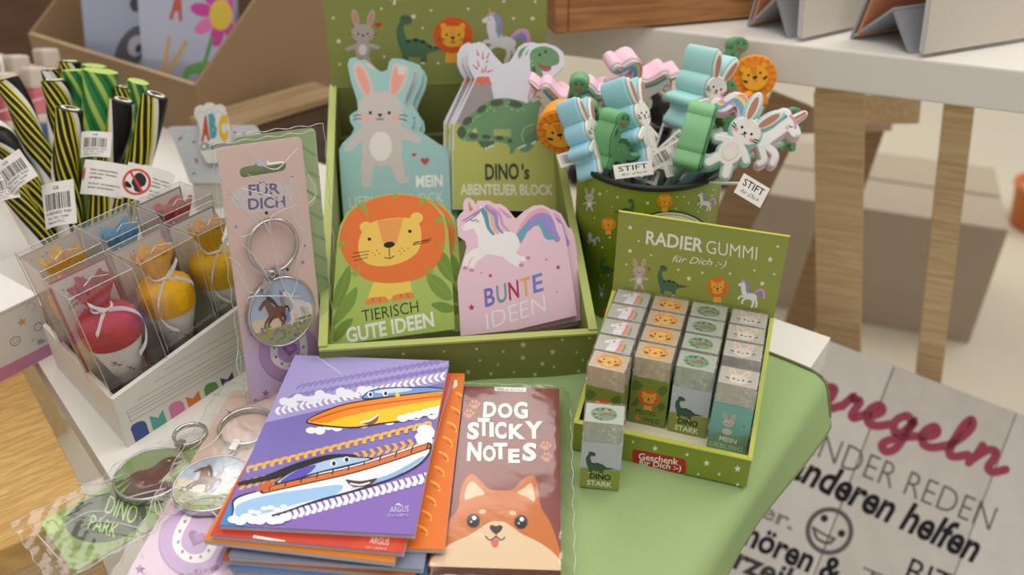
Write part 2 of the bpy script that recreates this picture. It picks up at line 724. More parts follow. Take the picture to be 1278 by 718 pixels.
def a_unicorn(A, x, y, sc, rot=0.0, white='f0ecec', fx=1):
    A.aff = (x, y, sc, rot, fx)
    A.stroke([(0.5, 0.2), (0.75, -0.2), (1.05, -0.28), (1.2, 0.0), (1.25, 0.25)], 0.2, 'd7a3c6')
    A.stroke([(0.5, 0.25), (0.78, -0.05), (1.0, -0.12), (1.1, 0.15)], 0.16, '8a8fd0')
    A.stroke([(0.0, 0.2), (0.5, 0.3)], 0.5, white)
    A.stroke([(-0.05, 0.25), (-0.3, -0.25), (-0.35, -0.6)], 0.5, white, w1=0.28)
    A.stroke([(-0.35, -0.65), (-0.62, -0.5)], 0.3, white, w1=0.2)
    A.stroke([(-0.1, 0.35), (-0.45, 0.3), (-0.6, 0.5)], 0.15, white)
    A.stroke([(0.0, 0.4), (-0.25, 0.55), (-0.3, 0.8)], 0.15, white)
    A.stroke([(0.4, 0.4), (0.5, 0.7), (0.42, 1.0)], 0.18, white)
    A.stroke([(0.6, 0.4), (0.75, 0.7), (0.72, 0.95)], 0.16, white)
    A.poly([(-0.48, -0.76), (-0.34, -0.8), (-0.52, -1.15)], 'cfa25a')
    A.stroke([(-0.25, -0.8), (-0.1, -0.5), (-0.08, -0.2), (0.05, 0.05)], 0.16, '7fb0b4', w1=0.1)
    A.stroke([(-0.15, -0.8), (0.05, -0.5), (0.1, -0.15), (0.22, 0.02)], 0.14, 'a48ccc', w1=0.08)
    A.stroke([(-0.3, -0.84), (-0.5, -0.72)], 0.1, 'd7a3c6')
    A.stroke([(-0.48, -0.6), (-0.42, -0.57)], 0.03, '3a3030')
    A.ell(-0.6, -0.42, 0.03, 0.03, 'c98f9f')
    A.aff = None


# zooms used while tracing: (x0, y0, scale)
zH = (390, 0, 3.9875)
zM = (390, 160, 3.9875)
zF = (390, 230, 2.871)
zV = (540, 40, 4.489)
zR = (660, 180, 3.264)
zE = (700, 420, 3.265)
zB = (250, 430, 2.494)
zD = (530, 470, 2.895)
zS = (900, 410, 2.331)
zL = (0, 520, 3.625)
zT = (0, 280, 2.563)
zC = (0, 0, 2.972)
zK1 = (255, 170, 3.9875)
zK2 = (255, 330, 3.9875)
zG = (150, 490, 3.15)
zA = (200, 110, 5.128)
zQ = (120, 440, 5.521)
zP = (0, 60, 2.992)
zW = (660, 0, 2.068)

# ================================================================== THE SETTING
FLOOR = -0.62
mb = MB()
mb.add([(-4, -1, FLOOR), (4, -1, FLOOR), (4, 6, FLOOR), (-4, 6, FLOOR)], [(0, 1, 2, 3)], M('d6cdb8', rough=0.45, noise=0.06, scale=3))
o = mb.build('floor')
o['kind'] = 'structure'
mb = MB()
mb.box(Matrix.Identity(4), -4, 4, 5.9, 6, FLOOR, 2.2, M('d9d2c2', rough=0.8))
o = mb.build('wall_back')
o['kind'] = 'structure'
mb = MB()
mb.box(Matrix.Identity(4), -4.1, -4, -1, 6, FLOOR, 2.2, M('cfc6b4', rough=0.8))
o = mb.build('wall_left')
o['kind'] = 'structure'

WHITE = M('e6e2da', rough=0.4, noise=0.02)
PAPER = M('ece9e2', rough=0.6, noise=0.03)
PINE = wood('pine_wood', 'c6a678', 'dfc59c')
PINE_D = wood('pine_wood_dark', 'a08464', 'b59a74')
OAKROUGH = wood('rough_sawn_board', 'b98f4e', 'd3ab68', rough=0.8, stretch=(14, 90, 20))
STEEL = M('c9c9c8', rough=0.22, spec=0.5, metal=1.0, noise=0.02)
CLEAR = film('clear_plastic_sheet', base=0.05, edge=0.55, rough=0.05, bump=0.12, scale=40)
WRAP = film('crinkled_plastic_wrap', base=0.012, edge=0.30, rough=0.10, bump=0.22, scale=26)
SLEEVE = film('loose_plastic_sleeve', base=0.035, edge=0.6, rough=0.07, bump=0.55, scale=45)
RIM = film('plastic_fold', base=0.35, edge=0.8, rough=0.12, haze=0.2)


def beam(mb, p0, p1, w_, d_, mat, xg=(1, 0, 0)):
    p0, p1 = Vector(p0), Vector(p1)
    F = frame(p0, p1 - p0, z=xg)
    L = (p1 - p0).length
    mb.box(F, 0, L, -w_ / 2, w_ / 2, -d_ / 2, d_ / 2, mat)


def to_floor(p0, p1):
    d = p1 - p0
    return p0 + d * ((FLOOR - p0.z) / d.z)


# ------------------------------------------------------------------ the white display table under everything
TF = frame((0.232, 0.518, 0), (-0.819, 0.573, 0), z=(0, 0, 1))      # x: along the back edge to the left, y: along the front-right edge
table = thing('display_table', 'long white table top carrying all the gift displays', 'table', TF @ Matrix.Translation((0.6, 0.2, FLOOR)))
mb = MB()
mb.prism(TF, [(0, 0), (1.25, 0), (1.25, 0.13), (0.305, 0.385), (0.0, 0.459)], -0.024, 0, WHITE)
mb.build('tabletop', table, bevel=0.0015)
for a, b in ((0.25, 0.06), (0.25, 0.30), (1.15, 0.03), (1.15, 0.10)):
    mb = MB()
    mb.box(TF, a - 0.02, a + 0.02, b - 0.02, b + 0.02, FLOOR, -0.024, PINE)
    mb.build('leg', table)

# ------------------------------------------------------------------ light green cloth over the table's front-right edge
def cloth_pt(u, v):
    b = 0.035 + 0.50 * u                       # along the edge, towards the camera
    k_ = min(1.0, max(0.0, (b - 0.20) / 0.22))
    flat = 0.265 - 0.185 * k_ * k_ * (3 - 2 * k_)
    wob = 0.0015 * sin(b * 37 + 1.0) + 0.001 * sin(b * 71)
    t = v * (flat + 0.046 + 0.012 * u)
    x, z = 0.0, 0.0
    r = 0.012
    if t < flat:
        x = flat - t
        z = 0.0016 + 0.0007 * (1 + sin(b * 55 + x * 60)) * min(1, x * 30)
    else:
        s_ = t - flat
        g = min(s_ / r, pi / 2 * 0.88)
        x = -r * sin(g)
        z = 0.0016 - r * (1 - cos(g))
        rest = s_ - g * r
        if rest > 0:
            x -= rest * (0.12 + 0.10 * sin(b * 24 + 0.6))
            z -= rest * 0.97
    if x < -0.003:
        x -= 0.003 * (1 + sin(b * 24 + 0.6)) * min(1, (t - flat) * 14)
    x -= 0.002
    hb = b + (0.012 * v * v * (1 - u))
    return TF @ Vector((x, hb + wob * 2, z))


mb = MB()
CLOTH = M('9ab27a', rough=0.95, spec=0.1, noise=0.10, scale=900, bump=0.25)
mb.grid(cloth_pt, 90, 80, CLOTH)
o = mb.build('cloth', solid=0.0008, origin=TF.copy())
tag(o, 'light green cloth draped over the front edge of the white table', 'cloth')
hm = MB()
hm.tube([cloth_pt(0.004, i / 40) + Vector((0, 0, 0.0012)) for i in range(1, 40)], 0.0011, 6, M('6f7f4a', rough=0.9))
hm.build('stitched_hem', None)
h_ = bpy.data.objects['stitched_hem']
h_.data.transform(TF.inverted())
h_.parent = o

# ------------------------------------------------------------------ wooden crate in the left foreground
CF = frame((-0.2395, 0.3530, 0.0), (0.79, 0.613, 0), z=(0, 0, 1))
crate = thing('wooden_crate', 'rough pale wooden crate at the lower left beside the white table', 'crate', CF @ Matrix.Translation((-0.15, 0.15, FLOOR)))
mb = MB()
mb.box(CF, -0.34, 0, 0, 0.30, -0.02, 0, OAKROUGH)
mb.build('top_board', crate, bevel=0.001)
mb = MB()
mb.box(CF, -0.336, -0.004, 0.004, 0.022, -0.10, -0.02, PINE)
mb.build('front_rail', crate, bevel=0.001)
mb = MB()
mb.box(CF, -0.336, -0.004, 0.278, 0.296, -0.10, -0.02, PINE)
mb.build('rear_rail', crate, bevel=0.001)
for a, b in ((-0.025, 0.03), (-0.315, 0.03), (-0.025, 0.268), (-0.315, 0.268)):
    mb = MB()
    mb.box(CF, a - 0.015, a + 0.015, b - 0.008, b + 0.008, FLOOR, -0.02, PINE)
    mb.build('leg', crate)

# ------------------------------------------------------------------ white trestle table at the upper right
ZT = 0.155
A_, B_ = at(805, 34, ZT), at(1278, 88, ZT)
RF = frame(A_, B_ - A_, z=(0, 0, 1))
tre = thing('trestle_table', 'white table on pale wooden trestle legs behind the pen tin', 'table', RF @ Matrix.Translation((0.3, 0.3, FLOOR - ZT)))
mb = MB()
mb.box(RF, -0.135, 0.9, 0, 0.62, -0.034, 0, WHITE)
mb.build('tabletop', tre, bevel=0.002)
for pa, da, pb, db, w_, dd, mt, hook in (
        ((1048, 118), 0.87, (1047, 440), 1.02, 0.046, 0.026, PINE, None),
        ((1196, 138), 0.86, (1160, 455), 0.99, 0.026, 0.03, PINE, None),
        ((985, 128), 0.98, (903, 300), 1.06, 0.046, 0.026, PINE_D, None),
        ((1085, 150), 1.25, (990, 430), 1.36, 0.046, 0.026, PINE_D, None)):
    p0, p1 = atd(*pa, da), atd(*pb, db)
    mb = MB()
    beam(mb, p0 + (p0 - p1) * 0.02, to_floor(p0, p1), w_, dd, mt, xg=(RF[0][1], RF[1][1], 0))
    mb.build('leg', tre)
mb = MB()
beam(mb, atd(1040, 137, 0.885), atd(1132, 137, 0.98), 0.03, 0.03, PINE)
mb.build('top_rail', tre)
mb = MB()
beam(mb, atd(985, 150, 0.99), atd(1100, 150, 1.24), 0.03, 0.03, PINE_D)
mb.build('top_rail', tre)

# ------------------------------------------------------------------ under and behind the trestle table
SF = yawf((0.66, 1.42, FLOOR), -20)
sb = thing('storage_carton', 'plain grey brown carton on the floor behind the trestle legs', 'carton', SF)
mb = MB()
GB = M('b3a592', rough=0.85, noise=0.08, scale=20)
for q in ((-0.22, 0.22, 0, 0.008), (-0.22, 0.22, 0.26, 0.268)):
    mb.box(SF, q[0], q[1], q[2], q[3], 0, 0.24, GB)
for q in ((-0.22, -0.212), (0.212, 0.22)):
    mb.box(SF, q[0], q[1], 0.008, 0.26, 0, 0.24, GB)
mb.build('carton_wall', sb)
for y0, y1 in ((0, 0.13), (0.138, 0.268)):
    mb = MB()
    mb.box(SF, -0.22, 0.22, y0, y1, 0.24, 0.246, M('b3a592', rough=0.85))
    mb.build('flap', sb)

OF = yawf(Vector((1.22, 1.80, FLOOR)), 10)
ob = thing('orange_bucket', 'blurred orange bucket on the floor at the far right edge', 'bucket', OF)
mb = MB()
mb.lathe(OF, [(0.0, 0.003), (0.055, 0.003), (0.07, 0.10), (0.074, 0.10), (0.074, 0.106), (0.067, 0.106), (0.055, 0.012), (0, 0.012)], 28, M('d07a35', rough=0.5))
mb.build('pail', ob)
mb = MB()
mb.tube([OF @ Vector((0.072 * cos(t), 0.0, 0.10 + 0.03 * sin(t))) for t in [pi * i / 14 for i in range(15)]], 0.003, 8, STEEL)
mb.build('handle', ob)

DARK = M('232120', rough=0.45)
HF = yawf(Vector((0.36, 2.25, FLOOR)), 15)
ch = thing('swivel_chair', 'black swivel chair with five castor feet on the far floor', 'chair', HF)
mb = MB()
mb.lathe(HF, [(0.0, 0.09), (0.045, 0.09), (0.045, 0.15), (0.028, 0.16), (0.028, 0.40), (0.0, 0.40)], 20, DARK)
mb.build('column', ch)
for i in range(5):
    R5 = HF @ Matrix.Rotation(2 * pi * i / 5, 4, 'Z')
    mb = MB()
    mb.hexa([R5 @ Vector(p) for p in ((0.03, -0.025, 0.09), (0.30, -0.016, 0.075), (0.30, 0.016, 0.075), (0.03, 0.025, 0.09), (0.03, -0.02, 0.13), (0.30, -0.012, 0.095), (0.30, 0.012, 0.095), (0.03, 0.02, 0.13))], DARK)
    lg = mb.build('foot', ch, bevel=0.004)
    mb = MB()
    for s_ in (-0.017, 0.017):
        W5 = R5 @ Matrix.Translation((0.295, s_, 0.03)) @ Matrix.Rotation(pi / 2, 4, 'X')
        mb.lathe(W5, [(0, -0.011), (0.028, -0.011), (0.03, -0.006), (0.03, 0.006), (0.028, 0.011), (0, 0.011)], 18, DARK)
    mb.tube([R5 @ Vector((0.295, 0, 0.03)), R5 @ Vector((0.295, 0, 0.08))], 0.008, 8, DARK)
    mb.build('castor', lg)
mb = MB()
mb.box(HF, -0.24, 0.24, -0.23, 0.23, 0.40, 0.47, M('4b4744', rough=0.9))
mb.build('seat', ch, bevel=0.03)

# wooden tray and two desk calendars on the trestle table
p = at(703, 40, ZT)
q = at(930, 20, ZT)
WF = frame(p, q - p, z=(0, 0, 1))
wt = thing('wooden_tray', 'brown wooden tray on the left end of the trestle table', 'tray', WF)
BR = wood('tray_wood', '976538', 'bd8650', rough=0.5, stretch=(4, 50, 50))
mb = MB()
mb.box(WF, 0, 0.24, 0, 0.16, 0.004, 0.014, BR)
mb.build('base', wt, bevel=0.001)
for x0, x1, y0, y1 in ((0, 0.24, -0.012, 0.0), (0, 0.24, 0.16, 0.172), (-0.012, 0, -0.012, 0.172), (0.24, 0.252, -0.012, 0.172)):
    mb = MB()
    mb.box(WF, x0, x1, y0, y1, 0.002, 0.045, BR)
    mb.build('rim', wt, bevel=0.002)
for x, y in ((0.012, 0.005), (0.228, 0.005), (0.012, 0.15), (0.228, 0.15)):
    mb = MB()
    mb.lathe(WF @ Matrix.Translation((x, y, 0)), [(0, 0), (0.006, 0), (0.006, 0.004), (0, 0.004)], 12, DARK)
    mb.build('foot', wt)


def calendar(L, R, E, label, ln, word):
    P, Q, X = at(*L, ZT), at(*R, ZT), at(*E, ZT)
    dx = (X - Q)
    F = frame(Q, dx, z=(0, 0, 1))                 # x along the cover's lower edge, y away, z up
    root = thing('desk_calendar', label, 'calendar', F, 'desk calendars on the trestle table')
    I = F.inverted()
    lf = I @ P
    lx, ly = lf.x, lf.y
    GREY = M('9a9da2', rough=0.7)
    h = 0.15
    # the standing easel: back board, and the folded foot seen from the side
    tx, ty = lx * 0.45, ly * 0.45

    def strip(a, b, mat, th=0.0022):
        m2 = MB()
        a, b = Vector(a), Vector(b)
        d = (b - a)
        n = Vector((ln, 0, 0)).cross(d).normalized() * th
        e = Vector((ln, 0, 0))
        m2.hexa([F @ v for v in (a, a + e, a + e + n, a + n, b, b + e, b + e + n, b + n)], mat)
        return m2
    st = strip((lx, ly, 0), (tx, ty, h), GREY)
    st.build('back_board', root)
    st = strip((lx, ly, 0.001), (lx * 0.42, ly * 0.42, 0.032), GREY)
    s2 = strip((lx * 0.42, ly * 0.42, 0.032), (0.0, 0.0, 0.0), GREY)
    st.v += s2.v
    st.f += [[i + 8 for i in f] for f in s2.f]
    st.m += s2.m
    st.sm += s2.sm
    st.build('folded_foot', root)
    m2 = strip((lx * 0.90, ly * 0.90, 0.004), (tx * 0.9, ty * 0.9, h - 0.01), M('d08a62', rough=0.6))
    m2.build('photo_back', root)
    mb = MB()
    for k in range(5):
        mb.box(F @ Matrix.Rotation(radians(-8), 4, 'X'), 0.001, ln, 0.0009 * k - 0.0115, 0.0009 * k - 0.0108, 0.002 + 0.0004 * k, h - 0.004, M('dcdbe0', rough=0.6))
    mb.build('page_block', root)
    mb = MB()
    CFm = F @ Matrix.Rotation(radians(-8), 4, 'X') @ Matrix.Translation((0, -0.0125, 0)) @ Matrix.Rotation(pi / 2, 4, 'X')
    mb.box(CFm, 0.001, ln, 0.002, h - 0.003, -0.0008, 0.0, M('d3cabb', rough=0.6))
    A = local_art(CFm)
    A.stroke([(2, -h * 1000 + 8), (ln * 1000 - 2, -h * 1000 + 8)], 1.2, 'b9b0a2', smooth=False)
    A.text(word, (ln * 450, -36), (ln * 450 + 24, -36), (ln * 450, -41), '4a423c')
    A.emit(mb)
    mb.build('cover', root)


calendar((932, 33), (985, 49), (1056, 33), 'beige desk calendar standing on a grey easel beside the wooden tray', 0.11, 'LIEBE')
calendar((1060, 48), (1136, 68), (1278, 45), 'larger beige desk calendar nearest the right edge of the trestle table', 0.17, 'LIEBE')

# ------------------------------------------------------------------ whitewashed plank sign with house rules
c0 = atd(1100, 560, 0.93)
ang = radians(21)
SX = RT * cos(ang) - UP * sin(ang)
SY = RT * sin(ang) + UP * cos(ang)
SG = frame(c0, SX, y=SY)
sgn = thing('plank_sign', 'whitewashed plank sign with pink and black lettering leaning below the table corner', 'sign', SG)
SW1, SW2 = M('dedad4', rough=0.75, noise=0.10, scale=40), M('d6d1ca', rough=0.75, noise=0.12, scale=40)
aS = flat_art(SG)
aS.z = zS
tl = aS.P((325, 40))
tr = aS.P((1000, 305))
top_y = tl[1]
seams = [aS.P((505, 108))[0], aS.P((865, 235))[0]]
xs = [seams[0] - 0.27, seams[0] - 0.135, seams[0], seams[1], seams[1] + 0.135]
for i in range(4):
    mb = MB()
    mb.box(SG, xs[i] + 0.0008, xs[i + 1] - 0.0008, top_y - 0.42, top_y, -0.012, 0, SW1 if i % 2 else SW2)
    mb.build('plank', sgn, bevel=0.0008)
mb = MB()
PK, BK, GK = 'a84e64', '2b2830', '6b6668'
aS.mk = dict(rough=0.7, spec=0.1)
bx, by, ux, uy = 268.0, 214.0, 0.931, 0.364


def script(strokes, x0, wd, ht, th):
    for st_ in strokes:
        aS.stroke([(bx + ux * (x0 + a * wd + b * 8) + uy * b * ht, by + uy * (x0 + a * wd + b * 8) - ux * b * ht) for a, b in st_], th, PK)


L_N = [[(0.0, 0.0), (0.1, 0.5), (0.12, 0.9)], [(0.05, 0.2), (0.3, 0.78), (0.55, 0.85), (0.6, 0.55), (0.56, 0.12), (0.75, 0.0), (1.05, 0.3)]]
L_R = [[(0.0, 0.25), (0.25, 0.85), (0.32, 0.72), (0.62, 0.74), (0.56, 0.12), (0.75, 0.0), (1.05, 0.3)]]
L_E = [[(0.0, 0.25), (0.4, 0.45), (0.55, 0.72), (0.35, 0.9), (0.12, 0.5), (0.3, 0.04), (0.65, 0.04), (1.0, 0.3)]]
L_G = [[(0.62, 0.72), (0.35, 0.9), (0.08, 0.5), (0.25, 0.06), (0.52, 0.25), (0.68, 0.85), (0.62, 0.2), (0.55, -0.55), (0.28, -0.85), (0.05, -0.6), (0.4, -0.15), (1.0, 0.25)]]
L_L = [[(0.0, 0.25), (0.4, 0.9), (0.55, 1.5), (0.38, 1.75), (0.22, 1.2), (0.22, 0.2), (0.45, 0.0), (0.9, 0.3)]]
for lt, x0, wd in ((L_E, -95, 82), (L_N, -10, 84), (L_R, 80, 66), (L_E, 146, 82), (L_G, 232, 84), (L_E, 318, 82), (L_L, 402, 78), (L_N, 486, 100)):
    script(lt, x0, wd, 68, 25)
aS.text('EINANDER REDEN', (92, 295), (780, 590), (120, 222), GK, bold=-0.012)
aS.text('anderen helfen', (188, 425), (732, 680), (222, 345), BK, bold=0.03, shear=0.02)
aS.ring(315, 590, 56, 70, GK)
aS.ell(300, 553, 11, 11, '3a3638')
aS.ell(350, 597, 11, 11, '3a3638')
aS.stroke([(268, 580), (280, 612), (312, 625), (330, 612)], 9, GK)
aS.stroke([(268, 580), (300, 600), (330, 612)], 7, GK)
aS.text('er.', (110, 545), (205, 588), (128, 500), '8c8684', bold=0.02)
aS.text('zuhören &', (-20, 590), (335, 745), (5, 520), BK, bold=0.03, shear=0.02)
aS.text('verzeihen', (-60, 655), (300, 810), (-35, 590), '4a464c', bold=0.03, shear=0.02)
aS.text('T', (400, 740), (460, 765), (415, 690), GK)
aS.text('BITTE', (530, 735), (760, 835), (558, 662), BK, bold=0.0)
aS.emit(mb)
mb.build('lettering', sgn)
mb = MB()
for yy in (0.05, 0.36):
    mb.box(SG, xs[0] + 0.02, xs[4] - 0.02, top_y - yy - 0.03, top_y - yy, -0.022, -0.012, PINE)
mb.build('rear_batten', sgn)
mb = MB()
pb = SG @ Vector(((xs[1] + xs[3]) / 2, top_y - 0.08, -0.022))
beam(mb, pb, Vector((pb.x, pb.y + 0.12, FLOOR)), 0.03, 0.012, PINE)
mb.build('prop_stay', sgn)

# ------------------------------------------------------------------ carton with gift bags at the upper left
CARD = M('957a5c', rough=0.9, noise=0.06, scale=500)
CARD_L = M('b39a78', rough=0.9, noise=0.05, scale=300)
P0 = at(255, 177, 0.0)
kx = Vector((0.819, -0.573, 0))
KF = frame(P0, kx, z=(0, 0, 1))               # x to the right along the front wall, y away along the right wall
hK = 0.062
carton = thing('cardboard_tray', 'brown cardboard display tray holding glossy gift bags', 'carton', KF)
I = KF.inverted()
d = ray(315, 0)
wy = KF.to_3x3() @ Vector((1, 0, 0))
g = I @ (CAM + d * ((P0 - CAM).dot(wy) / d.dot(wy)))
slope = (g.z - hK) / g.y
mb = MB()
mb.box(KF, -0.30, 0, 0, 0.004, 0.0, hK, CARD)
mb.box(KF, -0.30, 0, -0.0005, 0.0045, hK, hK + 0.0015, CARD_L)
mb.build('front_wall', carton)
for nm, xx in (('side_wall', 0.0), ('side_wall', -0.304)):
    yb = 0.22
    mb = MB()
    prof = [(0, 0), (yb, 0), (yb, hK + slope * yb), (0, hK)]
    FS = KF @ Matrix.Translation((xx, 0, 0)) @ Matrix(((0, 0, 1, 0), (1, 0, 0, 0), (0, 1, 0, 0), (0, 0, 0, 1)))
    mb.prism(FS, prof, 0, 0.004, CARD)
    mb.build('side_wall', carton)
mb = MB()
mb.box(KF, -0.30, 0.0, 0.216, 0.22, 0, hK + slope * 0.22, CARD)
mb.build('rear_wall', carton)
mb = MB()
mb.box(KF, -0.30, 0.0, 0.004, 0.216, 0.0005, 0.004, CARD)
mb.build('bottom_panel', carton)


def bag(F, w_, h_, dp, mat, name, label, parts):
    root = thing(name, label, 'gift bag', F, 'gift bags in the cardboard tray')
    mb = MB()
    mb.hexa([F @ Vector(p) for p in ((0, 0, 0), (w_, 0, 0), (w_, dp, 0), (0, dp, 0), (0, -0.0, h_), (w_, -0.0, h_), (w_, dp * 0.4, h_), (0, dp * 0.4, h_))], mat)
    FA = F @ Matrix.Rotation(pi / 2, 4, 'X')
    A = flat_art(FA)
    A.clip = [(0.0005, 0.0005), (w_ - 0.0005, 0.0005), (w_ - 0.0005, h_ - 0.0005), (0.0005, h_ - 0.0005)]
    parts(A)
    A.emit(mb)
    mb.build('bag_body', root)
    mb = MB()
    mb.tube([F @ Vector((w_ * 0.3 + w_ * 0.4 * t, dp * 0.2, h_ - 0.002 + 0.06 * sin(pi * t))) for t in [i / 12 for i in range(13)]], 0.0015, 8, M('d8d8e0', rough=0.4))
    mb.build('handle', root)


def bag_flower(A):
    A.z = zC
    A.mk = dict(rough=0.3, spec=0.5)
    A.text('A', (628, 62), (678, 70), (640, -60), 'c05848', bold=0.06)
    for t in range(8):
        g_ = 2 * pi * t / 8 + 0.2
        A.ell(820 + 72 * cos(g_), 52 + 80 * sin(g_), 44, 25, 'c8459a' if t % 3 else 'dc78b4', math.degrees(g_))
    A.ell(819, 55, 42, 58, 'e0c043')
    A.stroke([(785, 145), (760, 230), (728, 330)], 14, '5f9a58')
    A.stroke([(760, 250), (700, 262), (680, 320)], 52, '6aa858', w1=6)
    A.stroke([(628, 140), (600, 300)], 14, 'd0a45c', smooth=False)
    A.stroke([(690, 155), (615, 285)], 14, 'd0a45c', smooth=False)


def bag_badger(A):
    A.z = zC
    A.mk = dict(rough=0.35, spec=0.5)
    A.blob([(420, 230), (440, 160), (480, 110), (520, 95), (545, 120), (540, 180), (510, 240), (470, 270), (430, 262)], '5c5a66')
    A.ell(505, 170, 30, 40, 'b8b8c4', 20)
    A.ell(515, 180, 12, 18, '3a3840', 20)
    A.ell(505, 15, 24, 30, '45424a')
    A.ell(535, 20, 12, 22, 'c8b45a')
    A.ell(500, 275, 30, 14, 'c05058')


SILV = M('bcc0d4', rough=0.18, spec=0.6, metal=0.25, noise=0.04, scale=30)
SILV2 = M('a9b2c8', rough=0.25, spec=0.5, metal=0.15, noise=0.04, scale=30)
BF = KF @ Matrix.Translation((-0.114, 0.012, 0.008)) @ Matrix.Rotation(radians(20), 4, 'Z') @ Matrix.Rotation(radians(-14), 4, 'X')
bag(BF, 0.116, 0.26, 0.012, SILV, 'gift_bag', 'silvery gift bag printed with a pink flower and green leaves', bag_flower)
BF2 = KF @ Matrix.Translation((-0.222, 0.012, 0.008)) @ Matrix.Rotation(radians(20), 4, 'Z') @ Matrix.Rotation(radians(-14), 4, 'X')
bag(BF2, 0.104, 0.26, 0.012, SILV2, 'gift_bag', 'blue grey gift bag printed with a dark badger beside the flower bag', bag_badger)

# dark wooden cupboard far behind on the left
DW = yawf(Vector((-1.55, 2.3, FLOOR)), 30)
cb = thing('cupboard', 'dark brown wooden cupboard blurred in the upper left corner', 'cupboard', DW)
DWM = wood('dark_cupboard_wood', '4a3222', '664731', rough=0.6)
mb = MB()
mb.box(DW, -0.7, 1.0, 0, 0.5, 0, 0.9, DWM)
mb.build('body', cb)
for k in range(3):
    mb = MB()
    mb.box(DW, -0.66 + 0.56 * k, -0.14 + 0.56 * k, -0.02, 0, 0.06, 0.86, DWM)
    dd = mb.build('door', cb, bevel=0.004)
    mb = MB()
    mb.ball(DW @ Matrix.Translation((-0.18 + 0.56 * k, -0.03, 0.5)), 0.014, 0.014, 0.014, STEEL)
    mb.build('knob', dd)

# ================================================================== GREEN DISPLAY WITH NOTE PADS
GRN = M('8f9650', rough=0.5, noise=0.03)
GRN_LIT = M('aeb968', rough=0.5, noise=0.03)  # same card green, lightened on the rims as if lit from above
GRN_SHADE = M('7f8446', rough=0.55, noise=0.03)  # same card green, darkened as shade on front, back and bottom
STAR = 'e8e6cf'
DF = yawf((-0.1245, 0.4545, 0.0), 6.0)
DWD, DDP, DHF, DHB = 0.182, 0.25, 0.037, 0.122
disp = thing('note_pad_display', 'large olive green cardboard display with star print holding animal note pads', 'display box', DF)


def side_prof(F, x, prof, t, mat, mb):
    FS = F @ Matrix.Translation((x, 0, 0)) @ Matrix(((0, 0, 1, 0), (1, 0, 0, 0), (0, 1, 0, 0), (0, 0, 0, 1)))
    mb.prism(FS, prof, 0, t, mat)


mb = MB()
mb.box(DF, 0, DWD, 0, 0.0045, 0, DHF - 0.0015, GRN_SHADE)
mb.box(DF, 0, DWD, -0.0006, 0.0052, DHF - 0.0015, DHF, GRN_LIT)
FA = DF @ Matrix.Rotation(pi / 2, 4, 'X')
A = flat_art(FA)
A.z = (390, 400, 3.277)
for x, y, r in ((372, 138, 8), (537, 128, 7), (671, 117, 9), (685, 164, 8), (758, 181, 7), (780, 128, 8), (862, 100, 14), (860, 153, 13), (940, 178, 12), (910, 222, 11), (982, 130, 14), (1022, 79, 8), (1080, 131, 7), (988, 190, 7), (1106, 163, 7), (1133, 72, 8), (1088, 208, 9), (824, 212, 7), (730, 219, 10), (637, 212, 12)):
    A.star(x, y, r, 'c9cba0')
A.emit(mb)
mb.build('front_wall', disp)
PROF = [(0.0045, 0), (DDP, 0), (DDP, DHB), (0.0045, DHF)]
for x in (0.0, DWD - 0.005):
    mb = MB()
    side_prof(DF, x, PROF, 0.005, GRN, mb)
    sl = (DHB - DHF) / DDP
    for k in (0,):
        a, b = Vector((x - 0.0004, 0.002, DHF + 0.0003)), Vector((x - 0.0004, DDP, DHB + 0.0003))
        e = Vector((0.0058, 0, 0))
        u = Vector((0, 0, 0.0012))
        mb.hexa([DF @ v for v in (a, a + e, b + e, b, a + u, a + e + u, b + e + u, b + u)], GRN_LIT)
    mb.build('side_wall', disp)
mb = MB()
mb.box(DF, 0.005, DWD - 0.005, DDP - 0.003, DDP, 0, DHB, GRN_SHADE)
mb.build('back_wall', disp)
mb = MB()
mb.box(DF, 0.005, DWD - 0.005, 0.0045, DDP - 0.003, 0.0, 0.002, GRN_SHADE)
mb.build('bottom_panel', disp)
# stepped insert the pads stand on
mb = MB()
st = [(0.012, 0.002), (0.150, 0.002), (0.150, 0.026), (0.012, 0.0035)]
side_prof(DF, 0.006, st, DWD - 0.012, M('6d7340', rough=0.7), mb)
st = [(0.1505, 0.002), (0.232, 0.002), (0.232, 0.085), (0.226, 0.085), (0.220, 0.04), (0.1505, 0.030)]
side_prof(DF, 0.006, st, DWD - 0.012, M('5f653a', rough=0.7), mb)
mb.build('stepped_insert', disp)
# header board
HFm = DF @ Matrix.Translation((0.0, DDP - 0.002, DHB)) @ Matrix.Rotation(pi / 2 - radians(3), 4, 'X')
mb = MB()
mb.box(HFm, 0.002, DWD - 0.002, 0, 0.115, -0.0025, 0, GRN)
A = flat_art(HFm)
A.z = zH
for x, y, r in ((343, 43, 9), (103, 90, 10), (130, 205, 15), (135, 320, 9), (357, 282, 9), (503, 82, 16), (590, 52, 9), (548, 140, 9), (775, 45, 10), (625, 315, 10), (1000, 92, 10), (1095, 92, 14), (953, 8, 10), (1108, 8, 10)):
    A.star(x, y, r, STAR)
A.heart(327, 125, 19, 'c2432c')
a_bunny(A, 252, 190, 138, 0.05, grey='b9afa8', pink='dc8c74')
a_dino(A, 520, 195, 120, 0.05, g='4f7256', d='2c3f30')
a_lion(A, 697, 190, 122, mane='dc5a24', face='f0b03c')
a_unicorn(A, 925, 175, 125, 0.12, white='e3dfe4')
A.text('für Dich', (385, 2), (590, -8), (372, -52), 'efeede', shear=0.05)
A.stroke([(420, -30), (408, 5), (404, 22), (412, 14)], 8, 'efeede')
A.emit(mb)
mb.build('header', disp)


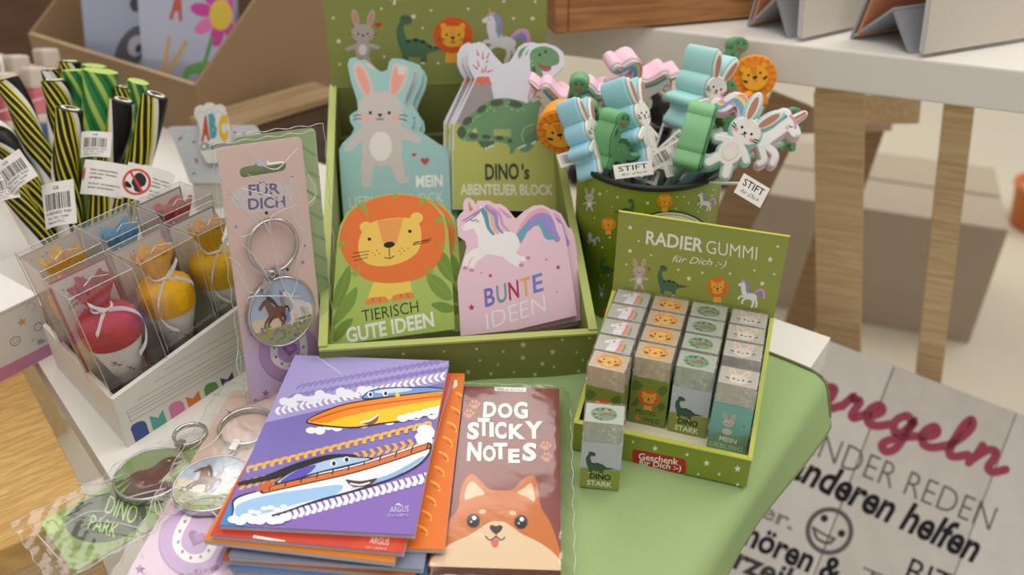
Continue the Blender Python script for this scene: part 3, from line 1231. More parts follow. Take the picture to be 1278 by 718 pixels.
# ---- note pads
def pad_frame(P, yaw, lean, roll):
    """leaning card: x right along the card's foot, y up the card"""
    m = Matrix.Translation(Vector(P)) @ Matrix.Rotation(radians(yaw), 4, 'Z') @ Matrix.Rotation(radians(lean), 4, 'X') @ Matrix.Rotation(radians(roll), 4, 'Z')
    return m


def pad(F, outline_px, label, cover, art, th=0.0055, group=None):
    root = thing('note_pad', label, 'note pad', F, group)
    out = px_on(F, (0, 0, 1), outline_px)
    mb = MB()
    mb.prism(F, out, -0.0008, 0.0, M(cover, rough=0.45, noise=0.015), back=PAPER)
    A = flat_art(F)
    A.mk = dict(rough=0.45, spec=0.3, noise=0.02)
    art(A)
    A.emit(mb)
    c = mb.build('cover', root)
    mb = MB()
    mb.prism(F, [(p[0] * 0.995, p[1] * 0.995) for p in out], -th, -0.0009, M('d9d6d0', rough=0.8))
    mb.build('page_block', root)
    return root, out


def art_lion(A):
    A.z = zF
    leaf = '7f9c46'
    leaf2 = '76943f'
    A.blob([(132, 292), (136, 345), (112, 410), (76, 450), (80, 380), (102, 330)], leaf2)
    A.blob([(160, 370), (150, 430), (112, 478), (74, 508), (86, 450), (120, 400)], leaf)
    A.blob([(145, 482), (128, 522), (96, 558), (74, 562), (84, 520), (110, 492)], leaf2)
    A.blob([(436, 233), (478, 250), (499, 296), (503, 350), (470, 330), (446, 290)], leaf2)
    A.blob([(408, 328), (440, 325), (480, 358), (502, 408), (470, 415), (428, 382)], leaf)
    A.blob([(425, 432), (460, 422), (503, 436), (504, 456), (466, 460)], leaf2)
    A.stroke([(440, 240), (503, 345)], 2, '8fae55', smooth=False)
    A.stroke([(412, 332), (500, 405)], 2, '8fae55', smooth=False)
    A.stroke([(132, 296), (80, 445)], 2, '8fae55', smooth=False)
    A.poly([(218, 352), (348, 335), (360, 400), (192, 424)], 'f2cf5c')
    A.blob([(190, 432), (196, 412), (230, 405), (262, 404), (268, 424), (230, 428)], 'e98a50')
    A.blob([(288, 420), (290, 400), (322, 392), (354, 387), (362, 408), (330, 412)], 'e98a50')
    for x in (215, 240):
        A.stroke([(x, 408), (x + 2, 420)], 2.5, '8a4a28', smooth=False)
    for x in (315, 340):
        A.stroke([(x, 394), (x + 3, 405)], 2.5, '8a4a28', smooth=False)
    A.blob([(97, 200), (108, 150), (132, 105), (175, 72), (240, 46), (310, 38), (380, 48), (430, 75), (462, 115), (475, 170), (468, 240), (440, 295), (395, 332), (330, 350), (260, 354), (190, 340), (140, 300), (108, 250)], 'ea7a3c', 6)
    g_ = '93ad4f'
    for t in ([(160, 72), (206, 124), (184, 62)], [(294, 32), (284, 72), (306, 32)], [(398, 46), (374, 82), (414, 58)], [(464, 112), (430, 132), (472, 140)], [(92, 226), (132, 214), (96, 204)], [(136, 318), (174, 296), (156, 334)], [(436, 312), (402, 292), (420, 324)], [(474, 220), (446, 214), (472, 236)]):
        A.poly(t, g_)
    for cx, cy in ((192, 154), (373, 121)):
        A.ell(cx, cy, 23, 20, 'f4cb60')
    A.blob([(183, 165), (215, 136), (270, 124), (330, 120), (372, 130), (388, 162), (389, 205), (374, 245), (330, 276), (270, 293), (212, 290), (178, 270), (164, 232), (168, 195)], 'f4cb60', 6)
    A.poly([(232, 131), (326, 121), (314, 165), (300, 215), (258, 224), (244, 180)], 'eda25a')
    A.ell(204, 197, 6.5, 6, '2b2624')
    A.ell(349, 169, 6.5, 6, '2b2624')
    A.ell(275, 217, 20, 11, '33251f', -8)
    A.stroke([(275, 222), (276, 262)], 3, '33251f', smooth=False)
    A.stroke([(258, 262), (276, 266), (293, 257)], 3, '33251f')
    for a, b in (((145, 247), (203, 240)), ((142, 261), (200, 251)), ((148, 275), (197, 262)), ((360, 214), (425, 194)), ((360, 218), (415, 207)), ((364, 208), (424, 201))):
        A.stroke([a, b], 2.4, '33251f', smooth=False)
    for a in ((216, 245), (231, 238), (224, 254), (240, 249), (310, 240), (320, 229), (328, 238), (342, 230), (318, 250)):
        A.ell(a[0], a[1], 2.2, 2.2, '33251f', n=8)
    A.text('TIERISCH', (180, 494), (381, 458), (175, 450), '2b2a20', bold=-0.006)
    A.text('GUTE IDEEN', (124, 568), (437, 508), (117, 515), 'f4f2e4', bold=0.03)


def art_unicorn(A):
    A.z = zF
    wh = 'f3efec'
    tl_ = [(735, 182), (757, 140), (785, 108), (820, 92), (848, 108), (856, 150), (868, 176)]
    off = lambda k: [(x + (k * 0.35 if y > 120 else k * 0.1), y + k * 0.9) for x, y in tl_]
    A.stroke(off(0), 16, 'e0a9c4', w1=10)
    A.stroke(off(12), 14, 'e8c07c', w1=8)
    A.stroke(off(22), 20, 'a78fcf', w1=24)
    A.stroke([(742, 190), (765, 158), (790, 140), (815, 138), (830, 160), (840, 185), (856, 190)], 26, '6fa9b8', w1=20)
    A.stroke([(775, 158), (800, 128), (825, 124), (838, 150), (850, 172)], 16, '9c8fd0', w1=18)
    A.stroke([(610, 235), (575, 248), (552, 270), (548, 298)], 26, wh, w1=16)
    A.stroke([(625, 240), (592, 262), (574, 285), (570, 305)], 24, wh, w1=15)
    A.stroke([(700, 232), (728, 260), (752, 268), (768, 265)], 28, wh, w1=13)
    A.stroke([(680, 240), (712, 272), (738, 288), (746, 288)], 28, wh, w1=13)
    for x, y in ((548, 300), (570, 308), (772, 264), (748, 290)):
        A.ell(x, y, 9, 7, 'd58fa4')
    A.blob([(596, 175), (640, 182), (690, 170), (725, 178), (742, 208), (734, 240), (700, 262), (650, 254), (612, 250), (594, 222)], wh, 6)
    A.blob([(597, 88), (606, 76), (614, 98), (622, 140), (652, 188), (606, 212), (588, 182), (578, 160), (560, 164), (542, 166), (534, 154), (546, 142), (566, 122), (582, 104)], wh, 5)
    A.poly([(562, 98), (558, 60), (576, 92)], 'c79a55')
    A.stroke([(600, 94), (572, 112), (537, 132)], 11, 'c48aa8', w1=4)
    A.stroke([(596, 102), (572, 122), (548, 136)], 6, '9c86c8', w1=3)
    A.stroke([(612, 92), (622, 120), (630, 155), (648, 180)], 20, '5fa0a8', w1=8)
    A.stroke([(618, 84), (642, 112), (648, 150), (664, 178)], 11, 'e8c07c', w1=5)
    A.stroke([(625, 82), (655, 112), (662, 150), (680, 174)], 17, '9c8fd0', w1=8)
    A.stroke([(630, 80), (668, 105), (682, 145), (704, 168)], 11, 'd79ac0', w1=5)
    A.stroke([(568, 128), (578, 132), (586, 126)], 3, '40302f')
    A.ell(592, 133, 6, 5, 'e0a8b0')
    A.ell(541, 152, 2.5, 2, 'b08088', n=8)
    cols = ['7a74b8', '6aa0a4', 'b0355c', 'e4ac62', '7a84c8']
    for i, c in enumerate('BUNTE'):
        a, b = i / 5 + 0.012, (i + 1) / 5 - 0.02
        bl = (616 + 216 * a, 441 - 62 * a)
        br = (616 + 216 * b, 441 - 62 * b)
        A.text(c, bl, br, (bl[0] - 5, bl[1] - 66), cols[i], bold=0.02)
    A.text('IDEEN', (626, 522), (836, 455), (620, 458), 'f6f0f0', bold=-0.012)
    for x, y, r in ((570, 442, 13), (637, 328, 9), (880, 298, 10), (838, 270, 5), (605, 318, 4), (875, 386, 4)):
        A.star(x, y, r, 'b23a5a')


def art_bunny(A):
    g_, pk = 'cdc3bd', 'eba08c'
    A.z = zM
    A.stroke([(275, 10), (230, 45), (178, 98)], 62, g_, w1=40)
    A.stroke([(415, 10), (470, 35), (522, 58)], 62, g_, w1=38)
    A.stroke([(290, 130), (272, 200), (268, 272)], 74, g_, w1=46)
    A.stroke([(400, 130), (425, 200), (440, 255)], 74, g_, w1=46)
    A.ell(455, 262, 32, 14, g_, -15)
    A.ell(270, 282, 28, 14, g_)
    A.blob([(265, 10), (340, -10), (425, 10), (448, 90), (430, 170), (345, 190), (262, 170), (246, 90)], g_)
    A.ell(340, 90, 56, 74, 'e8e0d9')
    A.z = zH
    A.blob([(202, 345), (212, 312), (236, 306), (266, 338), (292, 400), (302, 468), (262, 480), (222, 420)], g_)
    A.blob([(216, 350), (224, 332), (240, 336), (262, 368), (282, 420), (286, 458), (268, 468), (236, 410)], pk)
    A.blob([(392, 350), (402, 320), (430, 316), (475, 330), (480, 350), (468, 404), (430, 468), (384, 470), (382, 410)], g_)
    A.blob([(404, 352), (420, 330), (428, 372), (458, 372), (446, 410), (416, 462), (392, 468), (392, 410)], pk)
    A.poly([(420, 326), (474, 334), (454, 374), (428, 372)], 'd7cfc9')
    A.blob([(225, 560), (240, 500), (290, 465), (340, 458), (390, 466), (435, 500), (450, 560), (440, 620), (395, 650), (340, 658), (280, 650), (235, 620)], g_, 6)
    A.ell(272, 594, 22, 15, 'e6b4a6')
    A.ell(408, 588, 22, 15, 'e6b4a6')
    A.ell(288, 562, 8, 9, '2b2624')
    A.ell(382, 562, 8, 9, '2b2624')
    A.heart(336, 573, 12, '2b2624')
    A.stroke([(336, 580), (336, 592)], 3, '2b2624', smooth=False)
    A.stroke([(318, 588), (326, 597), (336, 591), (346, 597), (354, 588)], 4, '2b2624')
    for a, b, c in (((206, 578), (225, 572), (244, 576)), ((203, 598), (222, 590), (242, 594)), ((432, 576), (450, 572), (472, 578)), ((432, 592), (452, 594), (468, 602))):
        A.stroke([a, b, c], 4.5, '55504c')
    A.z = zM
    A.heart(505, 133, 13, 'b8504c')
    A.heart(560, 164, 24, 'b8504c')
    A.text('MEIN', (516, 294), (648, 288), (514, 235), 'f1f0ea', bold=0.025)
    A.text('LIEBLINGSBLOCK', (184, 396), (654, 372), (180, 338), 'dfe6e0', bold=-0.014)


def art_dino(A):
    A.z = zV
    g_, dk, lt = '6b9468', '4c5c44', 'a8c49a'
    A.poly([(118, 515), (722, 512), (722, 700), (118, 700)], 'b5b964')
    A.z = zM
    A.poly([(698, 110), (1238, 112), (1228, 412), (700, 402)], 'b5b964')
    A.z = zV
    A.poly([(250, 250), (315, 250), (350, 400), (350, 515), (128, 515)], '9c9295')
    A.poly([(250, 250), (315, 250), (334, 300), (300, 285), (275, 305), (255, 282), (232, 300)], 'd4705a')
    for a, b in (((255, 130), (248, 102)), ((282, 150), (280, 110)), ((305, 145), (317, 115)), ((258, 190), (250, 158)), ((302, 168), (311, 160)), ((250, 206), (225, 184)), ((292, 222), (302, 186)), ((278, 226), (279, 200)), ((308, 224), (337, 214))):
        A.stroke([a, b], 10, 'c25a4c', smooth=False, w1=4)
    A.stroke([(560, 440), (600, 370), (602, 300), (580, 225), (572, 165)], 100, g_, w1=50)
    A.blob([(545, 150), (552, 108), (590, 84), (640, 82), (690, 105), (710, 145), (704, 178), (680, 188), (655, 196), (640, 214), (606, 208), (570, 210)], g_, 5)
    A.blob([(592, 178), (625, 190), (662, 192), (660, 214), (630, 222), (606, 208)], 'a55a50')
    A.stroke([(590, 175), (625, 192), (665, 190)], 3, '3a5038')
    A.ell(600, 128, 7, 9, '22281f')
    A.ell(633, 110, 7, 8, '22281f')
    A.ell(682, 172, 2.5, 3, '22281f', n=8)
    A.ell(693, 160, 2.5, 3, '22281f', n=8)
    A.ell(520, 615, 50, 60, g_, 20)
    A.blob([(500, 560), (540, 510), (600, 520), (610, 570), (585, 612), (548, 622), (515, 610)], '5f8660')
    A.blob([(255, 610), (300, 600), (345, 612), (330, 642), (300, 655), (270, 640)], '4f6f52')
    A.blob([(136, 565), (150, 530), (180, 495), (235, 445), (310, 388), (390, 370), (470, 380), (540, 405), (590, 440), (590, 500), (560, 560), (510, 600), (505, 632), (470, 648), (448, 682), (430, 676), (432, 648), (400, 622), (300, 610), (220, 614), (160, 602)], g_, 6)
    A.poly([(342, 545), (438, 545), (440, 588), (340, 580)], 'a3b06a')
    A.poly([(215, 560), (240, 535), (252, 568)], 'c4bd7a')
    A.stroke([(570, 515), (520, 535), (500, 575), (508, 615)], 5, lt)
    for x, y, a, b, r in ((162, 562, 25, 32, 0), (195, 498, 32, 20, -40), (275, 432, 32, 17, -35), (360, 396, 38, 20, -8), (462, 404, 42, 19, 14), (228, 582, 26, 18, 4), (300, 588, 26, 13, 4), (374, 594, 22, 13, 4), (434, 610, 14, 11, 20), (568, 215, 10, 24, -8), (585, 290, 9, 22, -4)):
        A.ell(x, y, a, b, dk, r)
    rr = random.Random(4)
    for x, y in ((230, 495), (248, 478), (262, 470), (305, 440), (325, 425), (345, 440), (410, 415), (425, 395), (440, 432), (480, 440), (500, 430), (515, 440), (210, 545), (200, 555), (330, 600), (350, 572), (556, 160), (562, 185), (577, 245), (590, 255), (580, 265), (180, 600)):
        A.ell(x + rr.uniform(-3, 3), y, 4.5, 4.5, lt, n=10)
    for x, y in ((300, 652), (318, 645), (334, 638), (485, 650), (500, 642), (515, 636), (560, 625), (573, 617)):
        A.ell(x, y, 8, 6, 'eae6d6', -20)
    A.z = zM
    A.text('DINO', (860, 256), (1028, 253), (858, 176), '38382c', bold=0.03)
    A.text("'s", (1040, 252), (1080, 252), (1040, 180), '38382c', bold=0.03)
    A.text('ABENTEUER BLOCK', (736, 330), (1198, 333), (734, 276), 'e6e5d0', bold=0.025)


LION_OUT = zpx(zF, [(62, 578), (70, 470), (80, 330), (88, 205), (98, 150), (122, 102), (165, 68), (232, 42), (305, 31), (380, 42), (432, 66), (472, 108), (486, 165), (492, 240), (498, 300), (504, 400), (510, 520)])
UNI_OUT = zpx(zF, [(531, 544), (524, 420), (519, 350), (522, 330), (546, 250), (552, 225), (548, 205), (522, 185)]) + zpx(zM, [(718, 455), (735, 428), (752, 412), (750, 375), (760, 350), (780, 345), (803, 362), (815, 392), (845, 362), (878, 360), (908, 378), (938, 415), (972, 448), (1015, 448), (1055, 412), (1100, 386), (1145, 382), (1185, 402), (1210, 450), (1222, 470), (1242, 478), (1258, 540)]) + zpx(zF, [(922, 285), (936, 380), (948, 470), (730, 522)])
BUN_OUT = zpx(zM, [(160, 520), (155, 440), (140, 250), (132, 105)]) + zpx(zH, [(150, 712), (196, 668), (208, 638), (188, 608), (184, 578), (200, 562), (226, 548), (222, 500), (190, 400), (174, 320), (184, 292), (212, 284), (244, 306), (282, 338), (330, 362), (372, 348), (382, 305), (398, 290), (450, 294), (492, 310), (508, 345), (500, 400), (470, 470), (458, 508), (474, 540), (498, 572), (504, 610), (492, 640), (545, 672), (600, 708)]) + zpx(zM, [(640, 84), (676, 128), (684, 250), (692, 420), (696, 520)])
DIN_OUT = zpx(zM, [(697, 404), (695, 250), (694, 100)]) + zpx(zV, [(112, 505), (150, 430), (196, 342), (236, 262), (214, 225), (196, 180), (198, 118), (222, 74), (260, 54), (296, 70), (322, 100), (352, 138), (390, 178), (440, 188), (492, 172), (524, 130), (545, 88), (580, 66), (630, 62), (690, 80), (730, 112), (742, 150), (734, 195), (690, 238), (664, 262), (682, 310), (700, 360), (720, 430), (724, 520)]) + zpx(zM, [(1243, 120), (1238, 250), (1230, 416)])

GP = 'animal note pads in the green display'
ex = DF.to_3x3() @ Vector((1, 0, 0))
ey = DF.to_3x3() @ Vector((0, 1, 0))
FL = pad_frame((-0.081, 0.4815, 0.0225), 8, 60, 0)
FU = pad_frame((0.010, 0.4925, 0.0225), 8, 60, 0)
FB = pad_frame((-0.082, 0.618, 0.050), 5, 60, 0)
FD = pad_frame((0.0, 0.622, 0.050), 5, 60, 0)
lion, lo = pad(FL, LION_OUT, 'green note pad with a big orange lion, front left in the green display', 'abc263', art_lion, group=GP)
uni, uo = pad(FU, UNI_OUT, 'pink note pad with a leaping white unicorn, front right in the green display', 'ebc9d6', art_unicorn, group=GP)
bun, bo = pad(FB, BUN_OUT, 'turquoise note pad shaped like a grey bunny, rear left in the green display', '9ec6c2', art_bunny, group=GP)
din, do_ = pad(FD, DIN_OUT, 'note pad with a green long-necked dinosaur and a volcano, rear right', 'd6d6de', art_dino, group=GP)


def behind(root, F, dx, dy, dz, rz, label):
    return dup(root, F @ Matrix.Translation((dx, dy, dz)) @ Matrix.Rotation(radians(rz), 4, 'Z'), label, GP)


behind(lion, FL, 0.005, -0.001, -0.0066, -1.5, 'lion note pad showing only its right edge behind the front lion pad')
behind(uni, FU, 0.006, -0.003, -0.0066, -1.5, 'unicorn note pad peeking out to the right behind the front unicorn pad')
behind(uni, FU, 0.0075, -0.006, -0.0132, -2.5, 'rearmost unicorn note pad, only its grey lower right edge showing')
behind(bun, FB, 0.0045, -0.001, -0.0066, -1.0, 'bunny note pad directly behind the front bunny pad')
behind(bun, FB, 0.0065, -0.004, -0.0132, -1.5, 'rearmost bunny note pad, its turquoise ear edge showing at the right')
behind(din, FD, -0.002, 0.001, -0.0062, 0.5, 'dinosaur note pad directly behind the front volcano pad')
behind(din, FD, -0.0055, 0.003, -0.0125, 1.2, 'rearmost dinosaur note pad with its white outline showing at the left')

# ================================================================== TIN OF PENS
TC = Vector((0.0990, 0.5790, 0.0))
TR, TH = 0.0518, 0.117
TNF = Matrix.Translation(TC)
tin = thing('pen_tin', 'round olive green tin printed with small animals, full of topper pens', 'tin', TNF)
mb = MB()
TG = M('86982a', rough=0.35, spec=0.5, noise=0.03)
TDK = M('1f2418', rough=0.4)
mb.lathe(TNF, [(0, 0.0), (TR, 0.0), (TR, TH)], 72, TG)
mb.lathe(TNF, [(TR - 0.001, TH), (TR - 0.001, 0.002), (0, 0.002)], 72, M('8f9090', rough=0.3, metal=0.8))


def cyl_base(p):
    d = ray(*p)
    ox, oy = CAM.x - TC.x, CAM.y - TC.y
    a = d.x * d.x + d.y * d.y
    b = 2 * (ox * d.x + oy * d.y)
    c = ox * ox + oy * oy - TR * TR
    disc = b * b - 4 * a * c
    if disc < 0:
        t = -b / (2 * a)
    else:
        t = (-b - sqrt(disc)) / (2 * a)
    q = CAM + d * t
    th = atan2(q.y - TC.y, q.x - TC.x)
    if th > pi / 2:
        th -= 2 * pi
    return (th * TR, q.z)


def cyl_surf(u, v, h):
    th = u / TR
    r = TR + 0.0001 + h
    return Vector((TC.x + r * cos(th), TC.y + r * sin(th), v))


A = Art(cyl_base, cyl_surf)
A.strip = 0.0025
A.z = zR
A.ell(560, 450, 212, 178, '3f3a2a', -12, 40)
A.ell(560, 450, 204, 171, 'e9e4d2', -12, 40)
A.ell(560, 450, 196, 164, '8a8060', -12, 40)
A.ell(560, 450, 193, 161, 'e9e4d2', -12, 40)
for x, y, r in ((290, 203, 8), (318, 192, 4), (362, 216, 7), (484, 240, 9), (462, 282, 5), (605, 215, 5), (632, 214, 5), (650, 240, 6), (745, 210, 6), (752, 185, 5), (390, 325, 7), (268, 300, 4), (235, 215, 4), (340, 255, 4), (600, 262, 5), (690, 275, 5), (375, 285, 4), (300, 420, 5), (330, 380, 6), (270, 400, 5), (345, 560, 6), (290, 590, 5), (520, 290, 4), (310, 680, 6)):
    A.star(x, y, r, 'e6e8cf')
a_bunny(A, 248, 225, 46, 0.05, grey='bfbab0', pink='d09a8c')
a_dino(A, 395, 262, 40, 0.0, g='3f6a3a', d='223820', fx=-1)
a_lion(A, 553, 235, 40, mane='e58a22', face='f0ae30')
a_unicorn(A, 712, 230, 38, 0.1, white='e0dcd8')
a_lion(A, 324, 330, 38, 0.0, mane='e58a22', face='f0ae30')
a_dino(A, 318, 500, 34, 0.1, g='2f5a34', d='1e3620')
a_unicorn(A, 256, 385, 26, 0.1, white='a9b09a')
a_lion(A, 322, 690, 34, 0.0, mane='b5501c', face='c8782a')
a_bunny(A, 297, 600, 30, 0.05, grey='8a9478', pink='a08a68')
A.emit(mb)
mb.build('tin_body', tin)
mb = MB()
mb.lathe(TNF, [(TR + 0.0012, TH - 0.003), (TR + 0.0018, TH - 0.0015), (TR + 0.0012, TH + 0.0005), (TR - 0.001, TH + 0.0008), (TR - 0.0022, TH - 0.001), (TR - 0.0022, TH - 0.004)], 72, TDK)
mb.build('rim', tin)

# ------------------------------------------------------------------ topper pens
CR = Matrix.Identity(4)
for i in range(3):
    CR[i][0], CR[i][1], CR[i][2] = RT[i], UP[i], -FW[i]


def topper_frame(px, py, depth, roll=0, yaw=0, pitch=0):
    return Matrix.Translation(atd(px, py, depth)) @ CR @ Matrix.Rotation(radians(roll), 4, 'Z') @ Matrix.Rotation(radians(yaw), 4, 'Y') @ Matrix.Rotation(radians(pitch), 4, 'X')


def e_poly(x, y, rx, ry, rot=0, n=26):
    r = radians(rot)
    return [(x + rx * cos(t) * cos(r) - ry * sin(t) * sin(r), y + rx * cos(t) * sin(r) + ry * sin(t) * cos(r)) for t in [2 * pi * i / n for i in range(n)]]


def s_poly(pts, w0, w1=None):
    w1 = w0 if w1 is None else w1
    if len(pts) > 2:
        pts = spline(pts, 5, False)
    k = len(pts)
    Lf, Rg = [], []
    for i, p in enumerate(pts):
        a, b = pts[max(i - 1, 0)], pts[min(i + 1, k - 1)]
        l = math.hypot(b[0] - a[0], b[1] - a[1])
        nx, ny = -(b[1] - a[1]) / l, (b[0] - a[0]) / l
        w_ = (w0 + (w1 - w0) * i / (k - 1)) / 2
        Lf.append((p[0] + nx * w_, p[1] + ny * w_))
        Rg.append((p[0] - nx * w_, p[1] - ny * w_))

    def cap(p, q, w_):
        th = atan2(p[1] - q[1], p[0] - q[0])
        return [(p[0] + w_ * cos(th + g), p[1] + w_ * sin(th + g)) for g in (1.05, 0.5, 0, -0.5, -1.05)]
    return Lf + cap(pts[-1], pts[-2], w1 / 2) + Rg[::-1] + cap(pts[0], pts[1], w0 / 2)


def rubber(c):
    return M(c, rough=0.55, spec=0.35, noise=0.03, scale=200)


def slab(mb, F, pieces, z0, z1, mat, grow=0.0, round_=0.0009):
    for k, pc in enumerate(pieces):
        if pc[0] == 'e':
            _, x, y, rx, ry, r = pc
            f = lambda g: e_poly(x, y, rx + g, ry + g, r)
        else:
            _, pts, w0, w1 = pc
            f = lambda g: s_poly(pts, w0 + 2 * g, w1 + 2 * g)
        dz = 0.00002 * k
        rings = [(grow - round_ * 0.9, z0), (grow - 0.0002, z0 + round_ * 0.6), (grow, z0 + round_ * 1.6), (grow, z1 - round_ * 1.6), (grow - 0.0002, z1 - round_ * 0.5), (grow - round_ * 0.9, z1 + dz)]
        P = [f(a * 1000) for a, z in rings]
        n = len(P[0])
        ccw = area(P[0]) > 0
        V = []
        for q, (a, z) in zip(P, rings):
            V += [F @ Vector((v[0] * 0.001, v[1] * 0.001, z)) for v in (q if ccw else q[::-1])]
        m_ = len(rings)
        mb.add(V, [(i * n + j, i * n + (j + 1) % n, (i + 1) * n + (j + 1) % n, (i + 1) * n + j) for i in range(m_ - 1) for j in range(n)], mat, True)
        mb.add(V[-n:], [tuple(range(n))], mat)
        mb.add(V[:n], [tuple(range(n))[::-1]], mat)


BUN = [('e', -5.5, 26.5, 3.7, 9.5, 14), ('e', 7.0, 26.0, 3.7, 9.5, -22), ('s', [(-4, 3), (-12, -1)], 5.0, 4.4), ('s', [(4, 3), (11, -2)], 5.0, 4.4),
       ('s', [(-3, -8), (-6.5, -16)], 6.2, 5.4), ('s', [(3, -8), (6.5, -16)], 6.2, 5.4), ('e', 0, -2.5, 7.6, 9.5, 0), ('e', 0, 12.5, 9.6, 8.4, 0)]
DIN = [('s', [(7, -6), (14, -7), (22, -4)], 8, 2), ('s', [(-5, -5), (-8, 5), (-7, 14)], 11, 8), ('e', -5, 18, 7.2, 6.0, 8), ('s', [(-5, -8), (-6, -16)], 6, 6),
       ('s', [(6, -8), (6, -16)], 6, 6), ('e', 0.5, -4, 11, 8.5, -4)]
LIO = [('e', 0, 0, 17, 16, 0), ('s', [(-4, -14), (-4.5, -20)], 6, 6), ('s', [(4, -14), (4.5, -20)], 6, 6)]
UNI = [('s', [(10, 2), (17, 11), (24, 13), (28, 5), (33, 4)], 9, 8), ('s', [(-9, -4), (-16, -6), (-18, -12)], 5, 4), ('s', [(-6, -6), (-12, -12), (-11, -16)], 5, 4),
       ('s', [(8, -4), (14, -10), (19, -12)], 5.5, 4), ('s', [(5, -5), (9, -12), (13, -15)], 5.5, 4), ('s', [(-14.5, 19), (-18.5, 26)], 4.5, 2.5),
       ('s', [(-8, 19), (-4, 11), (1, 5)], 8, 6), ('s', [(-6, 2), (-10, 10), (-13, 16)], 11, 9), ('s', [(-13, 16), (-20, 12)], 9, 6.5), ('e', 1, 0, 12, 8.5, 0)]


def face_bunny(mb, F, z):
    A = local_art(F @ Matrix.Translation((0, 0, z)))
    A.mk = dict(rough=0.55, spec=0.3)
    A.ell(-5.5, -26, 2.0, 7.2, 'b8816c', -14)
    A.ell(7.0, -25.6, 2.0, 7.2, 'b8816c', 22)
    A.ell(0, 3, 4.6, 5.8, 'c9c4bb')
    A.ell(0, 3, 4.3, 5.5, 'e3ded5')
    A.ell(-3.6, -13, 0.75, 0.85, '1e1c1c')
    A.ell(3.6, -13, 0.75, 0.85, '1e1c1c')
    A.heart(0, -11.2, 1.1, '1e1c1c')
    A.stroke([(-1.4, -9.3), (0, -10.2), (1.4, -9.3)], 0.45, '1e1c1c')
    A.ell(-6, -10, 1.5, 1.1, 'd39a8c')
    A.ell(6, -10, 1.5, 1.1, 'd39a8c')
    for k in (-1, 1):
        for dy in (0, 1.3):
            A.stroke([(7.0 * k, -11.5 + dy), (9.3 * k, -12.2 + dy * 1.4)], 0.7, '1e1c1c')
    A.emit(mb)


def face_dino(mb, F, z):
    A = local_art(F @ Matrix.Translation((0, 0, z)))
    A.mk = dict(rough=0.55, spec=0.3)
    for x, y in ((-7, -20), (-2.2, -20)):
        A.ell(x, y, 0.9, 1.1, '141614')
        A.ell(x + 0.3, y - 0.35, 0.3, 0.3, 'f2f2ee', n=8)
    A.blob([(-8, -16.5), (-5, -15.6), (-2, -16.6), (-3.5, -14.4), (-6.5, -14.3)], 'b5543c')
    for x, y, a, b, r in ((-3, -1, 2.6, 1.6, -30), (1, -1.2, 3.0, 1.7, 0), (5.5, 0.5, 2.6, 1.6, 20), (-10, -6, 1.2, 2.6, 0), (9.5, 4, 2, 1.1, 10)):
        A.ell(x, y - 3, a, b, '3e6a48', r)
    for x, y in ((-5.5, -8), (-6, -4), (-3, 3), (2, 2), (6, 4), (-7, -11)):
        A.ell(x, y, 0.6, 0.6, '9cc79a', n=10)
    A.emit(mb)


def face_lion(mb, F, z):
    A = local_art(F @ Matrix.Translation((0, 0, z)))
    A.mk = dict(rough=0.55, spec=0.3)
    for t in range(18):
        g = 2 * pi * t / 18
        A.stroke([(12.2 * cos(g), 12.0 * sin(g)), (16.3 * cos(g), 15.5 * sin(g))], 0.7, 'cf6d14', smooth=False)
    A.emit(mb)
    slab(mb, F, [('e', 0, -1, 10.5, 10, 0), ('e', -8, 7, 2.8, 2.8, 0), ('e', 8, 7, 2.8, 2.8, 0)], z, z + 0.0016, rubber('f2aa2c'))
    A = local_art(F @ Matrix.Translation((0, 0, z + 0.0017)))
    A.mk = dict(rough=0.55, spec=0.3)
    A.poly([(-2.6, -8), (2.6, -8), (1.6, -1), (-1.6, -1)], 'e2861e')
    A.ell(-4.5, -2, 0.9, 1.0, '1e1c1c')
    A.ell(4.5, -2, 0.9, 1.0, '1e1c1c')
    A.ell(0, 0.6, 2.0, 1.2, '1e1c1c')
    A.stroke([(0, 1), (0, 4)], 0.5, '1e1c1c', smooth=False)
    for k in (-1, 1):
        A.poly([(5.5 * k, 2.2), (9.2 * k, 0.6), (9.2 * k, 2.4), (6.4 * k, 4.0)], '1e1c1c')
    A.emit(mb)


def face_unicorn(mb, F, z):
    A = local_art(F @ Matrix.Translation((0, 0, z)))
    A.mk = dict(rough=0.55, spec=0.3)
    tl_ = [(10, -2), (17, -11), (24, -13), (28, -5), (33, -4)]
    for k, c in ((-3.3, 'e59ab8'), (-2.0, 'eebc5c'), (-0.9, 'f0dc8c'), (0.5, '6fb6c8'), (2.2, '8a9cd8')):
        A.stroke([(x + k * 0.5, y + k) for x, y in tl_], 1.5, c)
    for k, c in ((2.6, 'e59ab8'), (1.2, 'eebc5c'), (-0.2, '6fb6c8'), (-1.8, '5f9ab4')):
        A.stroke([(-8 + k, -19 - k * 0.3), (-4 + k, -11 - k * 0.4), (1 + k * 0.6, -5 - k * 0.6)], 1.5, c)
    A.stroke([(-14.5, -19), (-18.5, -26)], 1.6, 'b88a4a', smooth=False)
    A.stroke([(-12, -20), (-16, -18.5), (-18.5, -15)], 1.6, 'e59ab8')
    A.stroke([(-16.5, -14.6), (-15.4, -13.9), (-14.2, -14.4)], 0.55, '1e1c1c')
    A.ell(-14, -12.5, 1.1, 0.8, 'e7a8b4')
    A.ell(-21.5, -11, 0.4, 0.4, '8c6c70', n=8)
    A.emit(mb)


def flipx(p):
    out = []
    for q in p:
        if q[0] == 'e':
            out.append(('e', -q[1], q[2], q[3], q[4], -q[5]))
        else:
            out.append(('s', [(-a, b) for a, b in q[1]], q[2], q[3]))
    return out


